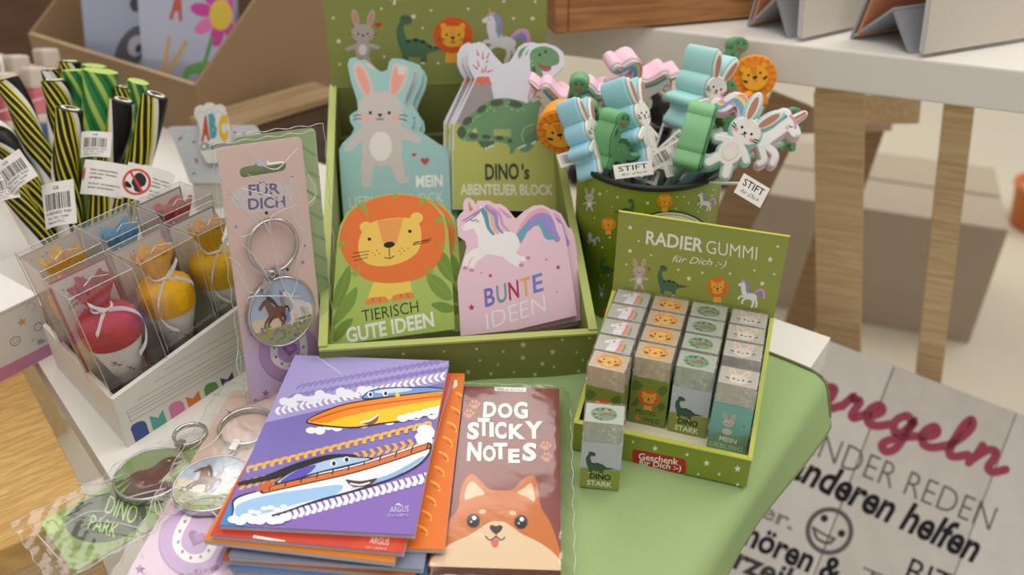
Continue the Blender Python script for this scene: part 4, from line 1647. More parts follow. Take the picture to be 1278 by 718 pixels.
KIND = dict(
    bunny=(BUN, rubber('a9dcd8'), rubber('e6e2da'), face_bunny, '9ed8d4', 0.0012),
    dino=(DIN, rubber('6fa673'), rubber('5f9565'), face_dino, '8fb49a', 0.0006),
    lion=(LIO, rubber('f6a522'), rubber('ef8f1e'), face_lion, 'f2a030', 0.0008),
    unicorn=(UNI, rubber('f0c6d6'), rubber('f2efec'), face_unicorn, 'efb6cc', 0.0012))
PG = 'topper pens in the green tin'


def pen_tag(mb, F, w_, h_, brand=True):
    """a bent paper tag with a printed face"""
    mb.box(F, 0, w_, 0, h_, -0.0004, 0, M('e4dfd6', rough=0.6))
    A = local_art(F)
    W, H = w_ * 1000, h_ * 1000
    A.text('STIFT', (W * 0.12, -H * 0.5), (W * 0.88, -H * 0.5), (W * 0.12, -H * 0.86), '1e1c1c', bold=0.01)
    A.text('für Dich', (W * 0.14, -H * 0.18), (W * 0.8, -H * 0.18), (W * 0.16, -H * 0.36), '2a2828', shear=0.1)
    A.emit(mb)


def barcode(mb, F, w_, h_, seed=1):
    mb.box(F, 0, w_, 0, h_, -0.0004, 0, M('dcd7ce', rough=0.6))
    A = local_art(F)
    r = random.Random(seed)
    x = w_ * 100
    while x < w_ * 900:
        b = r.choice((0.25, 0.4, 0.7)) * w_ * 40
        A.poly([(x, -h_ * 850), (x + b, -h_ * 850), (x + b, -h_ * 200), (x, -h_ * 200)], '24211f')
        x += b + r.choice((0.3, 0.5, 0.8)) * w_ * 40
    A.emit(mb)


def topper_pen(kind, label, px, py, depth, roll, yaw, pitch, thick=0.011, scale=1.0, flip=False, back=None, tagspec=None):
    pcs, bm, fm, facef, shaftc, grow = KIND[kind]
    if back:
        bm = rubber(back)
    if flip:
        pcs = flipx(pcs)
    F = topper_frame(px, py, depth, roll, yaw, pitch)
    S_ = Matrix.Scale(scale, 4)
    FS = F @ S_
    fz = 0.0022
    root = thing('topper_pen', label, 'pen', Matrix.Translation(F.translation), PG)
    mb = MB()
    slab(mb, FS, pcs, -thick, 0.0, bm, grow)
    mb.build('topper_back', root)
    mb = MB()
    slab(mb, FS, pcs, -0.0003, fz, fm, 0.0)
    FF = FS @ Matrix.Scale(-1, 4, (1, 0, 0)) if flip else FS
    facef(mb, FF, fz + 0.0003)
    mb.build('topper_front', root)
    # shaft down into the tin
    T = FS @ Vector((0, -0.012, -thick / 2))
    dx, dy = T.x - TC.x, T.y - TC.y
    l = math.hypot(dx, dy)
    f = -min(0.034, l * 0.75) / max(l, 1e-6)
    B = Vector((TC.x + dx * f, TC.y + dy * f, 0.006))
    mb = MB()
    dr = (B - T).normalized()
    # the shaft enters the tin inside its rim
    E_ = Vector((TC.x + dx * min(1, 0.041 / max(l, 1e-6)), TC.y + dy * min(1, 0.041 / max(l, 1e-6)), min(T.z - 0.004, TH + 0.003)))
    E_ = E_ if l > 0.041 else T.lerp(B, 0.2)
    db = (B - E_).normalized()
    mb.tube([T - dr * 0.004, T.lerp(E_, 0.5) , E_, E_ + db * 0.02, B - db * 0.012], 0.0036, 14, M(shaftc, rough=0.3, spec=0.5))
    mb.tube([B - db * 0.012, B - db * 0.004, B], [0.0036, 0.0022, 0.0006], 14, M('3a3a3c', rough=0.4))
    mb.build('shaft', root)
    mb = MB()
    rw = random.Random(int(px * 7 + py))
    k_ = 9
    mb.tube([E_ + (B - E_) * (0.6 * i / k_ - 0.03) for i in range(k_ + 1)], [0.0055 + rw.uniform(-0.0015, 0.002) for i in range(k_ + 1)], 9, WRAP, caps=False, smooth=False)
    mb.build('clear_wrapper', root)
    for sp in (tagspec if isinstance(tagspec, list) else [tagspec] if tagspec else []):
        tx, ty, td, tr_, tw, th_, code = sp
        TF_ = topper_frame(tx, ty, td, tr_, 5, -8)
        mb = MB()
        (barcode if code else pen_tag)(mb, TF_, tw, th_)
        g = mb.build('paper_tag', root)
        mb = MB()
        p_ = TF_ @ Vector((0.001, th_ * 0.5, -0.0005))
        mid = (T + dr * 0.03 + p_) / 2 + Vector((0, 0, 0.002))
        sw = []
        mb.tube([T + dr * 0.022, mid, p_], 0.0012, 6, M('d8d4cc', rough=0.5))
        mb.build('tag_strap', g)
    return root


topper_pen('unicorn', 'pink unicorn topper pen leaning furthest left over the tin', 700, 134, 0.665, 6, -14, 42, thick=0.013, scale=0.95)
topper_pen('dino', 'green dinosaur topper pen rearing up above the left lion', 728, 134, 0.64, -6, -5, 36, thick=0.013, scale=0.92)
topper_pen('lion', 'orange lion topper pen hanging over the left rim of the tin', 700, 164, 0.625, 6, -24, 36, thick=0.017, scale=1.03, tagspec=(700, 210, 0.61, 18, 0.02, 0.010, 1))
topper_pen('unicorn', 'unicorn topper pen with its rainbow tail curling up at left centre', 728, 148, 0.70, 18, 8, 36, thick=0.017, scale=1.15)
topper_pen('unicorn', 'unicorn topper pen with its head raised at the top centre', 800, 112, 0.69, -20, 38, 34, thick=0.017, scale=1.0, flip=True)
topper_pen('bunny', 'pale blue bunny topper pen turned sideways beside the left lion', 744, 184, 0.61, 24, 56, 8, thick=0.016, scale=1.0, back='9fd2e0', tagspec=[(768, 224, 0.598, 8, 0.027, 0.010, 0), (770, 214, 0.625, -20, 0.03, 0.011, 1)])
topper_pen('dino', 'green dinosaur topper pen between the two sideways bunnies', 774, 182, 0.605, -2, 42, 18, thick=0.017, scale=0.94, back='6fae74')
topper_pen('bunny', 'pale blue bunny topper pen turned sideways in the middle of the tin', 806, 168, 0.625, 22, 54, 8, thick=0.017, scale=1.16, back='a0d4de', tagspec=(826, 164, 0.67, -8, 0.023, 0.013, 0))
topper_pen('bunny', 'turquoise bunny topper pen standing tallest at the right of the tin', 884, 133, 0.64, -8, 34, 16, thick=0.029, scale=1.08, tagspec=(830, 204, 0.64, 42, 0.026, 0.012, 1))
topper_pen('dino', 'green dinosaur topper pen peeking out at the very top', 925, 87, 0.72, -4, 10, 15, scale=1.04, tagspec=[(832, 222, 0.605, 14, 0.032, 0.010, 1), (846, 226, 0.62, 30, 0.022, 0.014, 1)])
topper_pen('lion', 'orange lion topper pen half hidden behind the tall bunny', 941, 96, 0.71, 10, -8, 10, thick=0.012, scale=1.04, tagspec=[(806, 206, 0.64, -14, 0.024, 0.013, 0), (800, 222, 0.62, 28, 0.028, 0.012, 1)])
topper_pen('dino', 'dark green dinosaur topper pen hidden between tall bunny and right lion', 915, 140, 0.67, 0, 10, 5, scale=1.0, back='4f8a58', tagspec=(858, 212, 0.61, 55, 0.022, 0.012, 0))
topper_pen('dino', 'light green dinosaur topper pen seen edge on at the front centre', 880, 178, 0.59, -6, 80, 10, thick=0.017, scale=1.0, back='86c08a', tagspec=(842, 200, 0.61, 30, 0.022, 0.012, 1))
topper_pen('unicorn', 'unicorn topper pen lying behind the tilted bunny, tail to the left', 945, 168, 0.63, -32, -10, 5, thick=0.011, scale=1.1, flip=True)
topper_pen('bunny', 'turquoise bunny topper pen tilted to the right at the front', 915, 185, 0.58, -38, -6, 8, thick=0.011, scale=1.06, tagspec=(916, 240, 0.565, -30, 0.020, 0.0145, 0))
topper_pen('dino', 'green dinosaur topper pen sticking out furthest to the right', 984, 165, 0.69, -2, 0, 15, scale=0.78, flip=True)

# ================================================================== ERASER TRAY
EZ = 0.0034
EF = yawf((0.0372, 0.3985, EZ), -18.0)
EW, ED, EHF, EHB = 0.104, 0.0965, 0.021, 0.0565
tray = thing('eraser_tray', 'small olive green cardboard tray with lettered header full of boxed erasers', 'display box', EF)
EG = M('97a148', rough=0.4, spec=0.45, noise=0.03)
EGD = M('8a9836', rough=0.4, spec=0.45, noise=0.03)
EGL = M('b9bf4e', rough=0.4, noise=0.03)
mb = MB()
mb.box(EF, 0, EW, 0, 0.0025, 0, EHF, EGD)
mb.box(EF, -0.0003, EW + 0.0003, -0.0004, 0.003, EHF, EHF + 0.0008, EGL)
FA = EF @ Matrix.Rotation(pi / 2, 4, 'X')
A = flat_art(FA)
A.z = zE
for x, y, r in ((294, 430, 7), (384, 457, 13), (280, 528, 6), (382, 567, 8), (460, 576, 13), (514, 482, 9), (594, 517, 14), (560, 562, 7), (540, 610, 7), (645, 562, 8), (628, 610, 14), (720, 540, 15), (720, 604, 8), (704, 650, 14)):
    A.star(x, y, r, 'f0efdc')
A.blob([(292, 470), (310, 462), (400, 480), (490, 498), (508, 510), (510, 545), (500, 558), (400, 545), (330, 528), (314, 538), (312, 524), (296, 515)], 'b8322a', 4)
A.text('Geschenk', (316, 500), (478, 524), (318, 474), 'f4efe6', bold=0.02)
A.text('für Dich :-)', (318, 522), (490, 548), (320, 500), 'f4efe6', bold=0.02)
A.emit(mb)
mb.build('front_wall', tray)
PR = [(0.0025, 0), (ED, 0), (ED, EHB), (0.0025, EHF)]
for x in (0.0, EW - 0.002):
    mb = MB()
    side_prof(EF, x, PR, 0.002, EG, mb)
    a, b = Vector((x - 0.0003, 0.001, EHF + 0.0002)), Vector((x - 0.0003, ED, EHB + 0.0002))
    e, u = Vector((0.0026, 0, 0)), Vector((0, 0, 0.0008))
    mb.hexa([EF @ v for v in (a, a + e, b + e, b, a + u, a + e + u, b + e + u, b + u)], EGL)
    mb.build('side_wall', tray)
mb = MB()
mb.box(EF, 0.002, EW - 0.002, ED - 0.002, ED, 0, EHB, EGD)
mb.build('back_wall', tray)
mb = MB()
mb.box(EF, 0.002, EW - 0.002, 0.0025, ED - 0.002, 0, 0.0098, M('e6e0c4', rough=0.7))
A = local_art(EF @ Matrix.Translation((0, 0, 0.0098)))
A.ell(60, -6.5, 11, 2.6, '8f8a70')
A.ell(60, -6.5, 10.6, 2.2, 'e6e0c4')
A.emit(mb)
mb.build('bottom_panel', tray)
EH = EF @ Matrix.Translation((0, ED - 0.0015, EHB)) @ Matrix.Rotation(pi / 2 - radians(2), 4, 'X')
mb = MB()
mb.box(EH, 0, EW, 0.0, 0.058, -0.0015, 0, EG)
mb.box(EH, -0.0002, EW + 0.0002, 0.058, 0.0586, -0.0017, 0.0002, EGL)
A = flat_art(EH)
A.z = zR
for x, y, r in ((413, 340, 11), (447, 395, 6), (412, 435, 11), (498, 453, 6), (397, 490, 6), (609, 512, 7), (652, 548, 12), (707, 524, 7), (819, 528, 7), (919, 514, 7), (951, 568, 12), (1000, 530, 7), (983, 470, 13), (1014, 417, 8)):
    A.star(x, y, r, 'f0efdc')
A.text('RADIER', (476, 405), (708, 440), (480, 350), 'f2f1e2', bold=0.022)
A.text('GUMMI', (722, 444), (928, 473), (724, 388), 'f2f1e2', bold=-0.006)
A.text('für Dich :-)', (580, 478), (798, 500), (584, 450), 'f2f1e2', shear=0.05)
a_bunny(A, 450, 530, 62, 0.05, grey='c9b6ae', pink='dc8c7c')
A.heart(490, 510, 8, 'b84a3a')
a_dino(A, 575, 555, 60, 0.08, g='4f7256', d='2c3f30')
a_lion(A, 768, 590, 55, mane='ea7a2a', face='f2b440')
a_unicorn(A, 890, 605, 56, 0.1)
A.emit(mb)
mb.build('header', tray)

# ---- one boxed eraser of each kind, then copies
BW, BD, BH, SH = 0.0228, 0.0168, 0.0505, 0.0355
FROST = M('c4c1b6', rough=0.25, spec=0.5, noise=0.04, scale=400, coat=0.3)
EWRAP = film('eraser_film', base=0.10, edge=0.65, rough=0.10, bump=0.9, scale=220)


def eraser(kind, label):
    Fm = Matrix.Identity(4)                    # x right, y away, origin at the front left bottom corner
    root = thing('eraser_box', label, 'eraser', Fm, 'boxed erasers')
    mb = MB()
    cols = dict(lion='7e8f3a', dino='c4c8d2', bunny='7fb8b0', unicorn='dcb9c8')
    cm = M(cols[kind], rough=0.45)
    mb.box(Fm, 0, BW, 0, BD, 0, SH, cm)
    A = local_art(Fm @ Matrix.Rotation(pi / 2, 4, 'X'))
    if kind == 'dino':
        A.poly([(0.05, -15), (6, -16), (13, -15), (22.75, -16.5), (22.75, -0.05), (0.05, -0.05)], '98a24c')
        a_dino(A, 9.8, -20, 8.2, 0.06, g='46624c', d='2e4434')
        A.text('DINO', (5.6, -7.6), (17.6, -7.6), (5.6, -12), '2a2e26', bold=0.03)
        A.text('STARK', (4.2, -2.2), (18.8, -2.2), (4.2, -6.2), 'eceadc', bold=0.03)
    elif kind == 'lion':
        for q in ([(2, -33), (7, -30), (3, -25), (0.5, -27)], [(20, -33), (22, -30), (19, -25), (16, -29)], [(3, -18), (6, -21), (5, -14), (1, -13)], [(20, -20), (22, -16), (19, -13), (17, -17)]):
            A.blob(q, '5f7430')
        a_lion(A, 11.4, -20.5, 8.6, mane='e06a2a', face='eeb040')
        A.text('MUTIG', (4.6, -8), (16.5, -8), (4.6, -11.6), '33301e')
        A.text('&', (4.2, -2.6), (8, -2.6), (4.2, -6.8), 'ec8a3a', bold=0.02)
        A.text('WILD', (9.2, -2.6), (19.6, -2.6), (9.2, -6.2), '33301e')
    elif kind == 'bunny':
        A.poly([(0.05, -10), (6, -14), (14, -13), (22.75, -16), (22.75, -0.05), (0.05, -0.05)], '82ab86')
        a_bunny(A, 10.4, -20.5, 8.2, full=False, grey='cfc6c0', pink='dc9c90')
        A.ell(10.2, -15.4, 3.0, 2.4, 'd8d2cc')
        A.heart(19, -22, 0.9, 'a85a58')
        A.text('MEIN', (6.6, -7.6), (16.6, -7.6), (6.6, -11.4), 'f0efe6', bold=0.02)
        A.text('LIEBLING', (1.8, -2.4), (20.6, -2.4), (1.8, -6.2), 'e6e8dc', bold=-0.01)
    else:
        a_unicorn(A, 10.5, -19, 8)
        A.text('BUNTE', (4.6, -8), (18, -8), (4.6, -11.6), '8a6a9c')
        A.text('TRÄUME', (3.6, -2.6), (19.6, -2.6), (3.6, -6.2), 'f2ecee')
    A.emit(mb)
    mb.build('carton_sleeve', root)
    mb = MB()
    mb.box(Fm, 0.0006, BW - 0.0006, 0.0006, BD - 0.0006, SH, BH - 0.0005, M(dict(lion='d2bc9a', dino='bcc2b2', bunny='c9c2b8', unicorn='c6c1b8')[kind], rough=0.25, spec=0.5, noise=0.04, scale=400, coat=0.3))
    FT = Fm @ Matrix.Translation((BW / 2, BD / 2, BH - 0.0005))
    A = local_art(FT)
    A.clip = [(-0.0104, -0.0074), (0.0104, -0.0074), (0.0104, 0.0074), (-0.0104, 0.0074)]
    A.mk = dict(rough=0.35, spec=0.5)
    if kind == 'lion':
        A.poly([((7.4 + 0.8 * (i % 2)) * cos(2 * pi * i / 22), (5.9 + 0.7 * (i % 2)) * sin(2 * pi * i / 22)) for i in range(22)], 'f0a030')
        A.ell(0, 0.6, 5.4, 4.4, 'f4bb52')
        for x in (-3.4, 3.4):
            A.ell(x, -0.6, 0.7, 0.8, '1c1a18')
        A.ell(0, 1.0, 1.1, 0.7, '1c1a18')
        for k in (-1, 1):
            A.poly([(3.2 * k, 2.0), (6 * k, 0.8), (6.2 * k, 2.4), (4 * k, 3.2)], '1c1a18')
    elif kind == 'dino':
        A.ell(-0.5, 0.4, 7.4, 5.8, '6f9a74')
        for x, y in ((-4.5, -3), (-5.8, 1), (-4.4, 4), (-2, 5)):
            A.ell(x, y, 0.9, 0.9, '3f6248')
        for x in (-1.4, 2.4):
            A.ell(x, -3.6, 1.0, 0.8, '24342a')
        A.stroke([(-2.4, 1.6), (0.4, 0.2), (3.4, 0.6)], 1.5, 'b04a3c')
        A.ell(5.4, 0.8, 0.6, 0.6, '24342a')
    elif kind == 'bunny':
        A.ell(-3.6, -3.4, 2.0, 4.6, 'e0d2c2', -24)
        A.ell(3.8, -3.4, 2.0, 4.6, 'e0d2c2', 24)
        A.ell(-3.6, -3.2, 1.0, 3.2, 'e6b89a', -24)
        A.ell(3.8, -3.2, 1.0, 3.2, 'e6b89a', 24)
        A.ell(0, 2.2, 5.6, 4.4, 'e2d8cb')
        for x in (-2.6, 2.6):
            A.ell(x, 2.4, 0.7, 0.7, '1c1a18')
        A.ell(0, 3.2, 0.7, 0.5, '1c1a18')
        for k in (-1, 1):
            A.stroke([(5.2 * k, 2.6), (7 * k, 2.0)], 0.9, '1c1a18')
    else:
        A.stroke([(-1, 6), (0, 1), (1.5, -3.4)], 6, 'eee9ea')
        A.stroke([(1, -3.6), (-5, -1.6)], 4, 'eee9ea', w1=3)
        A.stroke([(3.4, -4), (3.4, 1), (2.4, 6)], 1.7, 'e88aa8')
        A.stroke([(4.8, -3.4), (5, 1), (4.2, 6)], 1.5, 'eeb056')
        A.stroke([(6.2, -1.6), (6.4, 2), (5.8, 6)], 1.3, '74a898')
        A.stroke([(-0.6, -6), (-3.6, -7.2)], 1.4, 'd8aa70')
        A.ell(-0.6, -2.8, 0.7, 0.7, '1c1a18')
    A.emit(mb)
    mb.build('eraser', root)
    mb = MB()
    mb.box(Fm, -0.0001, BW + 0.0001, -0.0001, BD + 0.0001, SH + 0.0002, BH + 0.0006, EWRAP)
    mb.build('clear_wrapper', root)
    return root


PROTO = {}
LAB = {
    'unicorn': ['unicorn eraser box in the back left corner of the eraser tray', 'second unicorn eraser box from the back of the eraser tray', 'third unicorn eraser box from the back of the eraser tray', 'front unicorn eraser box, behind the front left lion eraser'],
    'lion': ['lion eraser box at the back of the tray, beside the rearmost unicorn eraser', 'second lion eraser box from the back of the eraser tray', 'third lion eraser box from the back of the eraser tray', 'lion eraser box with its MUTIG & WILD front showing in the front row'],
    'dino': ['dinosaur eraser box at the back of the eraser tray', 'second dinosaur eraser box from the back of the eraser tray', 'third dinosaur eraser box from the back of the eraser tray', 'dinosaur eraser box with DINO STARK front showing inside the tray'],
    'bunny': ['bunny eraser box in the back right corner of the eraser tray', 'second bunny eraser box from the back of the eraser tray', 'third bunny eraser box from the back of the eraser tray', 'turquoise MEIN LIEBLING bunny eraser box in the front right corner of the tray']}


def put_eraser(kind, Mw, label):
    if kind not in PROTO:
        r = eraser(kind, label)
        r.matrix_world = Mw
        ROOT[r.name] = Mw.copy()
        PROTO[kind] = r
        return r
    return dup(PROTO[kind], Mw, label)


rr = random.Random(11)
for c, kind in enumerate(('unicorn', 'lion', 'dino', 'bunny')):
    for k in range(4):
        y = ED - 0.0028 - BD - k * (BD + 0.0008)
        x = 0.0036 + c * (BW + 0.0019)
        if kind == 'bunny' and k == 3:
            y -= 0.0085
        if kind in ('dino',) and k == 3:
            y -= 0.001
        put_eraser(kind, EF @ Matrix.Translation((x, y, 0.0100)) @ Matrix.Rotation(radians(rr.uniform(-1.2, 1.2)), 4, 'Z'), LAB[kind][k])
yl = ED - 0.0028 - BD - 4 * (BD + 0.0008)
put_eraser('lion', EF @ Matrix.Translation((0.0040, yl + 0.001, 0.0100)) @ Matrix.Rotation(radians(-2), 4, 'Z'), 'lion eraser box in the front left corner of the tray, half hidden')
put_eraser('dino', yawf((0.0392, 0.3672, EZ), -9), 'dinosaur eraser box standing on the cloth in front of the tray')

# ================================================================== STACK OF BOAT NOTEBOOKS
zb = 0.0300
b0, b1, b2 = at(274, 656, zb), at(517, 668, zb), at(385, 446, zb)
BKF = frame(b0, b1 - b0, y=b2 - b0)
BKW, BKH = (b1 - b0).length, 0.1445
BT = 0.0031
BG = 'boat and vehicle notebooks in the pile'


def notebook(F, label, cover, art=None, edge='c9c7cc'):
    root = thing('notebook', label, 'notebook', F, BG)
    mb = MB()
    mb.box(F, 0, BKW, 0, BKH, -0.0004, 0, M(cover, rough=0.42, spec=0.3, noise=0.02))
    if art:
        A = flat_art(F)
        A.mk = dict(rough=0.42, spec=0.3, noise=0.02)
        A.clip = [(0, 0), (BKW, 0), (BKW, BKH), (0, BKH)]
        art(A)
        A.emit(mb)
    mb.build('front_cover', root)
    mb = MB()
    mb.box(F, 0.0004, BKW - 0.0006, 0.0004, BKH - 0.0004, -BT + 0.0005, -0.00045, M(edge, rough=0.8))
    mb.build('page_block', root)
    mb = MB()
    mb.box(F, 0, BKW, 0, BKH, -BT + 0.0001, -BT + 0.0005, M('b9b6bd', rough=0.4))
    mb.build('back_cover', root)
    return root


def chevrons(A, p, q, n, w_, h_, color, flip=1):
    for i in range(n):
        t = i / n
        x, y = p[0] + (q[0] - p[0]) * t, p[1] + (q[1] - p[1]) * t
        dx, dy = (q[0] - p[0]) / n, (q[1] - p[1]) / n
        A.poly([(x, y - h_), (x + w_, y - h_ - 2), (x + w_ + dx * 0.45 * flip, y), (x + w_, y + h_), (x, y + h_), (x + dx * 0.45 * flip, y)], color)


def art_boats(A):
    A.z = zB
    A.poly([(150, 30), (805, 40), (790, 110), (240, 240), (100, 270)], 'a79dd3')
    A.poly([(60, 330), (100, 268), (240, 235), (795, 110), (750, 280), (130, 420)], '7c6fb8')
    A.poly([(30, 560), (120, 430), (745, 290), (660, 600)], '8668b8')
    for k in range(2):
        for i in range(26):
            x, y = 300 + i * 19 - k * 26, 138 - i * 3.4 + k * 30
            A.stroke([(x, y), (x + 15, y - 12 + k * 2), (x + 22, y - 13)], 6, '8f84c6' if k == 0 else '8b7fc2')
    chevrons(A, (240, 208), (810, 90), 30, 11, 12, 'ece9f4', -1)
    chevrons(A, (225, 545), (715, 412), 25, 14, 15, 'efecf6', 1)
    # spray around the yellow boat
    for i in range(14):
        x, y = 262 + i * 22, 178 - i * 2.6 + 8 * sin(i * 2.1)
        A.ell(x, y, 17, 12 + 4 * sin(i * 1.7), 'e6e6f2')
    for i in range(16):
        x = 345 + i * 27
        y = 268 - i * 3.6 + 6 * sin(i * 2.3)
        A.ell(x, y, 17, 10 + 3 * sin(i), 'eceef6')
    A.blob([(330, 240), (372, 214), (450, 186), (560, 168), (680, 152), (775, 146), (770, 190), (740, 214), (650, 238), (560, 250), (480, 262), (400, 258), (350, 250)], '2a2320', 5)
    A.blob([(336, 240), (375, 217), (452, 190), (562, 171), (680, 156), (772, 150), (766, 188), (738, 210), (650, 234), (560, 246), (480, 258), (400, 254), (352, 247)], 'f2c41e', 5)
    A.blob([(336, 240), (375, 217), (452, 190), (562, 171), (680, 156), (772, 150), (768, 168), (640, 190), (540, 208), (440, 230), (390, 246)], 'f08a1c', 5)
    A.stroke([(345, 240), (450, 205), (560, 186), (768, 160)], 5, 'c85a14')
    A.blob([(508, 172), (520, 150), (560, 138), (640, 134), (730, 134), (772, 144), (700, 152), (600, 164)], '2c2c40', 5)
    A.blob([(512, 170), (524, 152), (562, 141), (640, 138), (725, 138), (765, 145), (700, 150), (600, 161)], '6f96d6', 5)
    A.ell(600, 146, 60, 7, 'c6dcf2', -4)
    for x, y in ((529, 158), (576, 155)):
        A.ell(x, y, 9, 9, 'f4f4f4')
        A.ell(x + 1, y, 5, 6, '20202c')
    A.ell(614, 160, 7, 8, 'e6c83c')
    A.blob([(498, 245), (528, 236), (552, 218), (552, 238), (530, 252)], '8a4a18')
    A.stroke([(500, 246), (530, 238), (552, 222)], 6, 'f6f0e2')
    for i in range(6):
        A.ell(630 + i * 24, 232 - i * 6, 18, 11, 'eef0f6')
    # track of orange tyre marks
    chevrons(A, (118, 440), (690, 300), 24, 13, 13, 'e2ab4a', 1)
    for i in range(22):
        x, y = 148 + i * 26, 388 - i * 6.4
        A.stroke([(x, y + 8), (x + 2, y - 4), (x + 20, y - 8), (x + 22, y + 2)], 9, 'e8b452')
    for i in range(5):
        A.ell(700 + 8 * sin(i * 2), 268 + i * 11, 26, 16, 'f1f2f8')
    # the big white boat
    A.blob([(56, 560), (80, 500), (110, 480), (150, 500), (170, 560)], '3f86d0', 5)
    A.blob([(108, 480), (200, 452), (330, 425), (470, 395), (600, 358), (714, 322), (700, 362), (650, 398), (580, 428), (470, 462), (360, 492), (250, 530), (150, 552), (98, 556), (100, 520)], '1e2a44', 5)
    A.blob([(114, 484), (202, 456), (330, 429), (470, 399), (600, 362), (708, 328), (694, 360), (646, 394), (576, 424), (468, 458), (358, 488), (248, 526), (150, 548), (104, 552), (106, 518)], 'f0f4fa', 5)
    A.blob([(120, 500), (220, 470), (350, 450), (440, 440), (420, 470), (300, 500), (180, 535), (115, 540)], '9cc4ea', 5)
    A.blob([(470, 452), (580, 424), (640, 396), (690, 362), (690, 352), (600, 402), (500, 436)], '8fb2dc', 5)
    A.stroke([(195, 458), (330, 428), (470, 396), (590, 360), (712, 318)], 20, '1f1b1c')
    A.stroke([(200, 456), (330, 427), (470, 395), (590, 359), (708, 319)], 14, 'd9702c')
    A.stroke([(200, 444), (330, 414), (470, 383), (590, 347), (710, 306)], 4, 'e8e8ee')
    for i in range(11):
        x = 215 + i * 49
        y = 452 - i * 12.6 - (3 if i > 5 else 0)
        A.stroke([(x, y + 5), (x + 5, y - 14)], 4, '241f20', smooth=False)
    A.blob([(230, 440), (270, 405), (340, 372), (430, 350), (490, 352), (540, 358), (480, 376), (400, 396), (300, 424)], '20242e', 5)
    A.blob([(240, 434), (280, 405), (345, 377), (430, 355), (486, 356), (528, 360), (470, 375), (390, 394), (300, 418)], 'a9c8ea', 5)
    A.blob([(250, 432), (300, 396), (360, 378), (330, 410)], '5d4fb4', 4)
    A.blob([(122, 440), (124, 430), (200, 412), (290, 376), (380, 350), (450, 344), (490, 350), (420, 358), (330, 384), (240, 418), (160, 434)], '191819', 5)
    A.poly([(170, 462), (205, 430), (240, 428), (205, 456)], 'cc5f28')
    for x, y in ((415, 373), (455, 361)):
        A.ell(x, y, 10, 9, 'f6f6f6')
        A.ell(x + 1, y + 1, 6, 7, '1d1d28')
    A.blob([(458, 428), (500, 432), (545, 424), (530, 440), (496, 447), (470, 443)], '6b2c2c', 5)
    A.stroke([(455, 426), (500, 431), (548, 422)], 5, '26324a')
    A.stroke([(468, 437), (498, 441), (526, 434)], 5, 'f6f2ee')
    for i in range(9):
        A.ell(105 + i * 20, 548 + 7 * sin(i * 2.2), 20, 12, 'f2f6fb')
    for i in range(6):
        A.ell(160 + i * 20, 524 - 3 * i + 6 * sin(i * 1.9), 12, 7, 'e6eef8')
    A.text('ARGUS', (590, 527), (648, 523), (592, 507), 'd9d2ec')
    A.text('1511-0289 D', (578, 541), (648, 537), (579, 531), 'c4badf')
    A.poly([(606, 504), (616, 496), (630, 504)], 'd9d2ec')
    A.stroke([(360, 36), (440, 92)], 2.5, 'd4cfee', smooth=False)


def art_red(A):
    A.z = (240, 560, 3.195)
    A.poly([(700, 330), (840, 340), (800, 440), (600, 415)], 'd2482a')
    for i in range(9):
        A.ell(250 + 14 * i, 352 + 2.5 * i, 9, 6, 'f0e6e0')
    A.text('ARGUS', (706, 378), (782, 386), (712, 352), 'f0d8cc')
    A.text('1511-0254 E', (690, 398), (774, 405), (692, 388), 'e6bcae')
    A.poly([(734, 350), (748, 342), (762, 352)], 'f0d8cc')


def art_orange(A):
    A.z = zB
    for i in range(10):
        x, y = 826 - i * 13, 150 + i * 46
        A.stroke([(x - 30, y), (x - 8, y + 12), (x - 4, y + 30)], 6, 'f5b236')
        A.stroke([(x - 22, y + 14), (x - 6, y + 24)], 4, 'c8541c', smooth=False)
    A.poly([(790, 110), (800, 112), (800, 130), (785, 140)], 'f2e0c8')


def art_yellow(A):
    A.z = (240, 560, 3.195)
    for i in range(16):
        A.stroke([(170 + 14 * i, 398 + 1.5 * i), (178 + 14 * i, 384 + 1.5 * i)], 5, 'f0d04c', smooth=False)


def bk(i, dx, dy, rot):
    c = Matrix.Translation((BKW / 2, BKH / 2, 0))
    return BKF @ Matrix.Translation((dx, dy, -i * (BT + 0.0001))) @ c @ Matrix.Rotation(radians(rot), 4, 'Z') @ c.inverted()


notebook(BKF, 'purple notebook with a yellow speedboat and a white boat on top of the pile', '7566b0', art_boats)
notebook(bk(1, -0.0005, -0.0065, -3.0), 'red notebook second from the top of the pile, poking out at the front', 'c9412c', art_red, 'c4b6bc')
notebook(bk(2, -0.0025, -0.0090, -4.6), 'yellow orange notebook third from the top, its front left corner sticking out', 'e2862e', art_yellow, 'c9c2bc')
notebook(bk(3, 0.0125, -0.002, 2.0), 'orange notebook shifted out to the right of the pile', 'e2762a', art_orange, 'd6cfc6')
notebook(bk(4, 0.0065, -0.010, -1.0), 'notebook with grey edge in the middle of the pile', '8a8fa6', None, 'b3b0b4')
notebook(bk(5, 0.0045, -0.011, -2.5), 'notebook with orange cover edge low in the pile', 'b8663a', None, 'a9a3a8')
notebook(bk(6, 0.006, -0.012, 0.5), 'notebook with blue cover edge near the bottom of the pile', '5f7fb4', None, '9c9aa4')
notebook(bk(7, 0.008, -0.013, -1.5), 'bottom notebook of the pile lying flat above the table', '6a6fa0', None, '95939c')

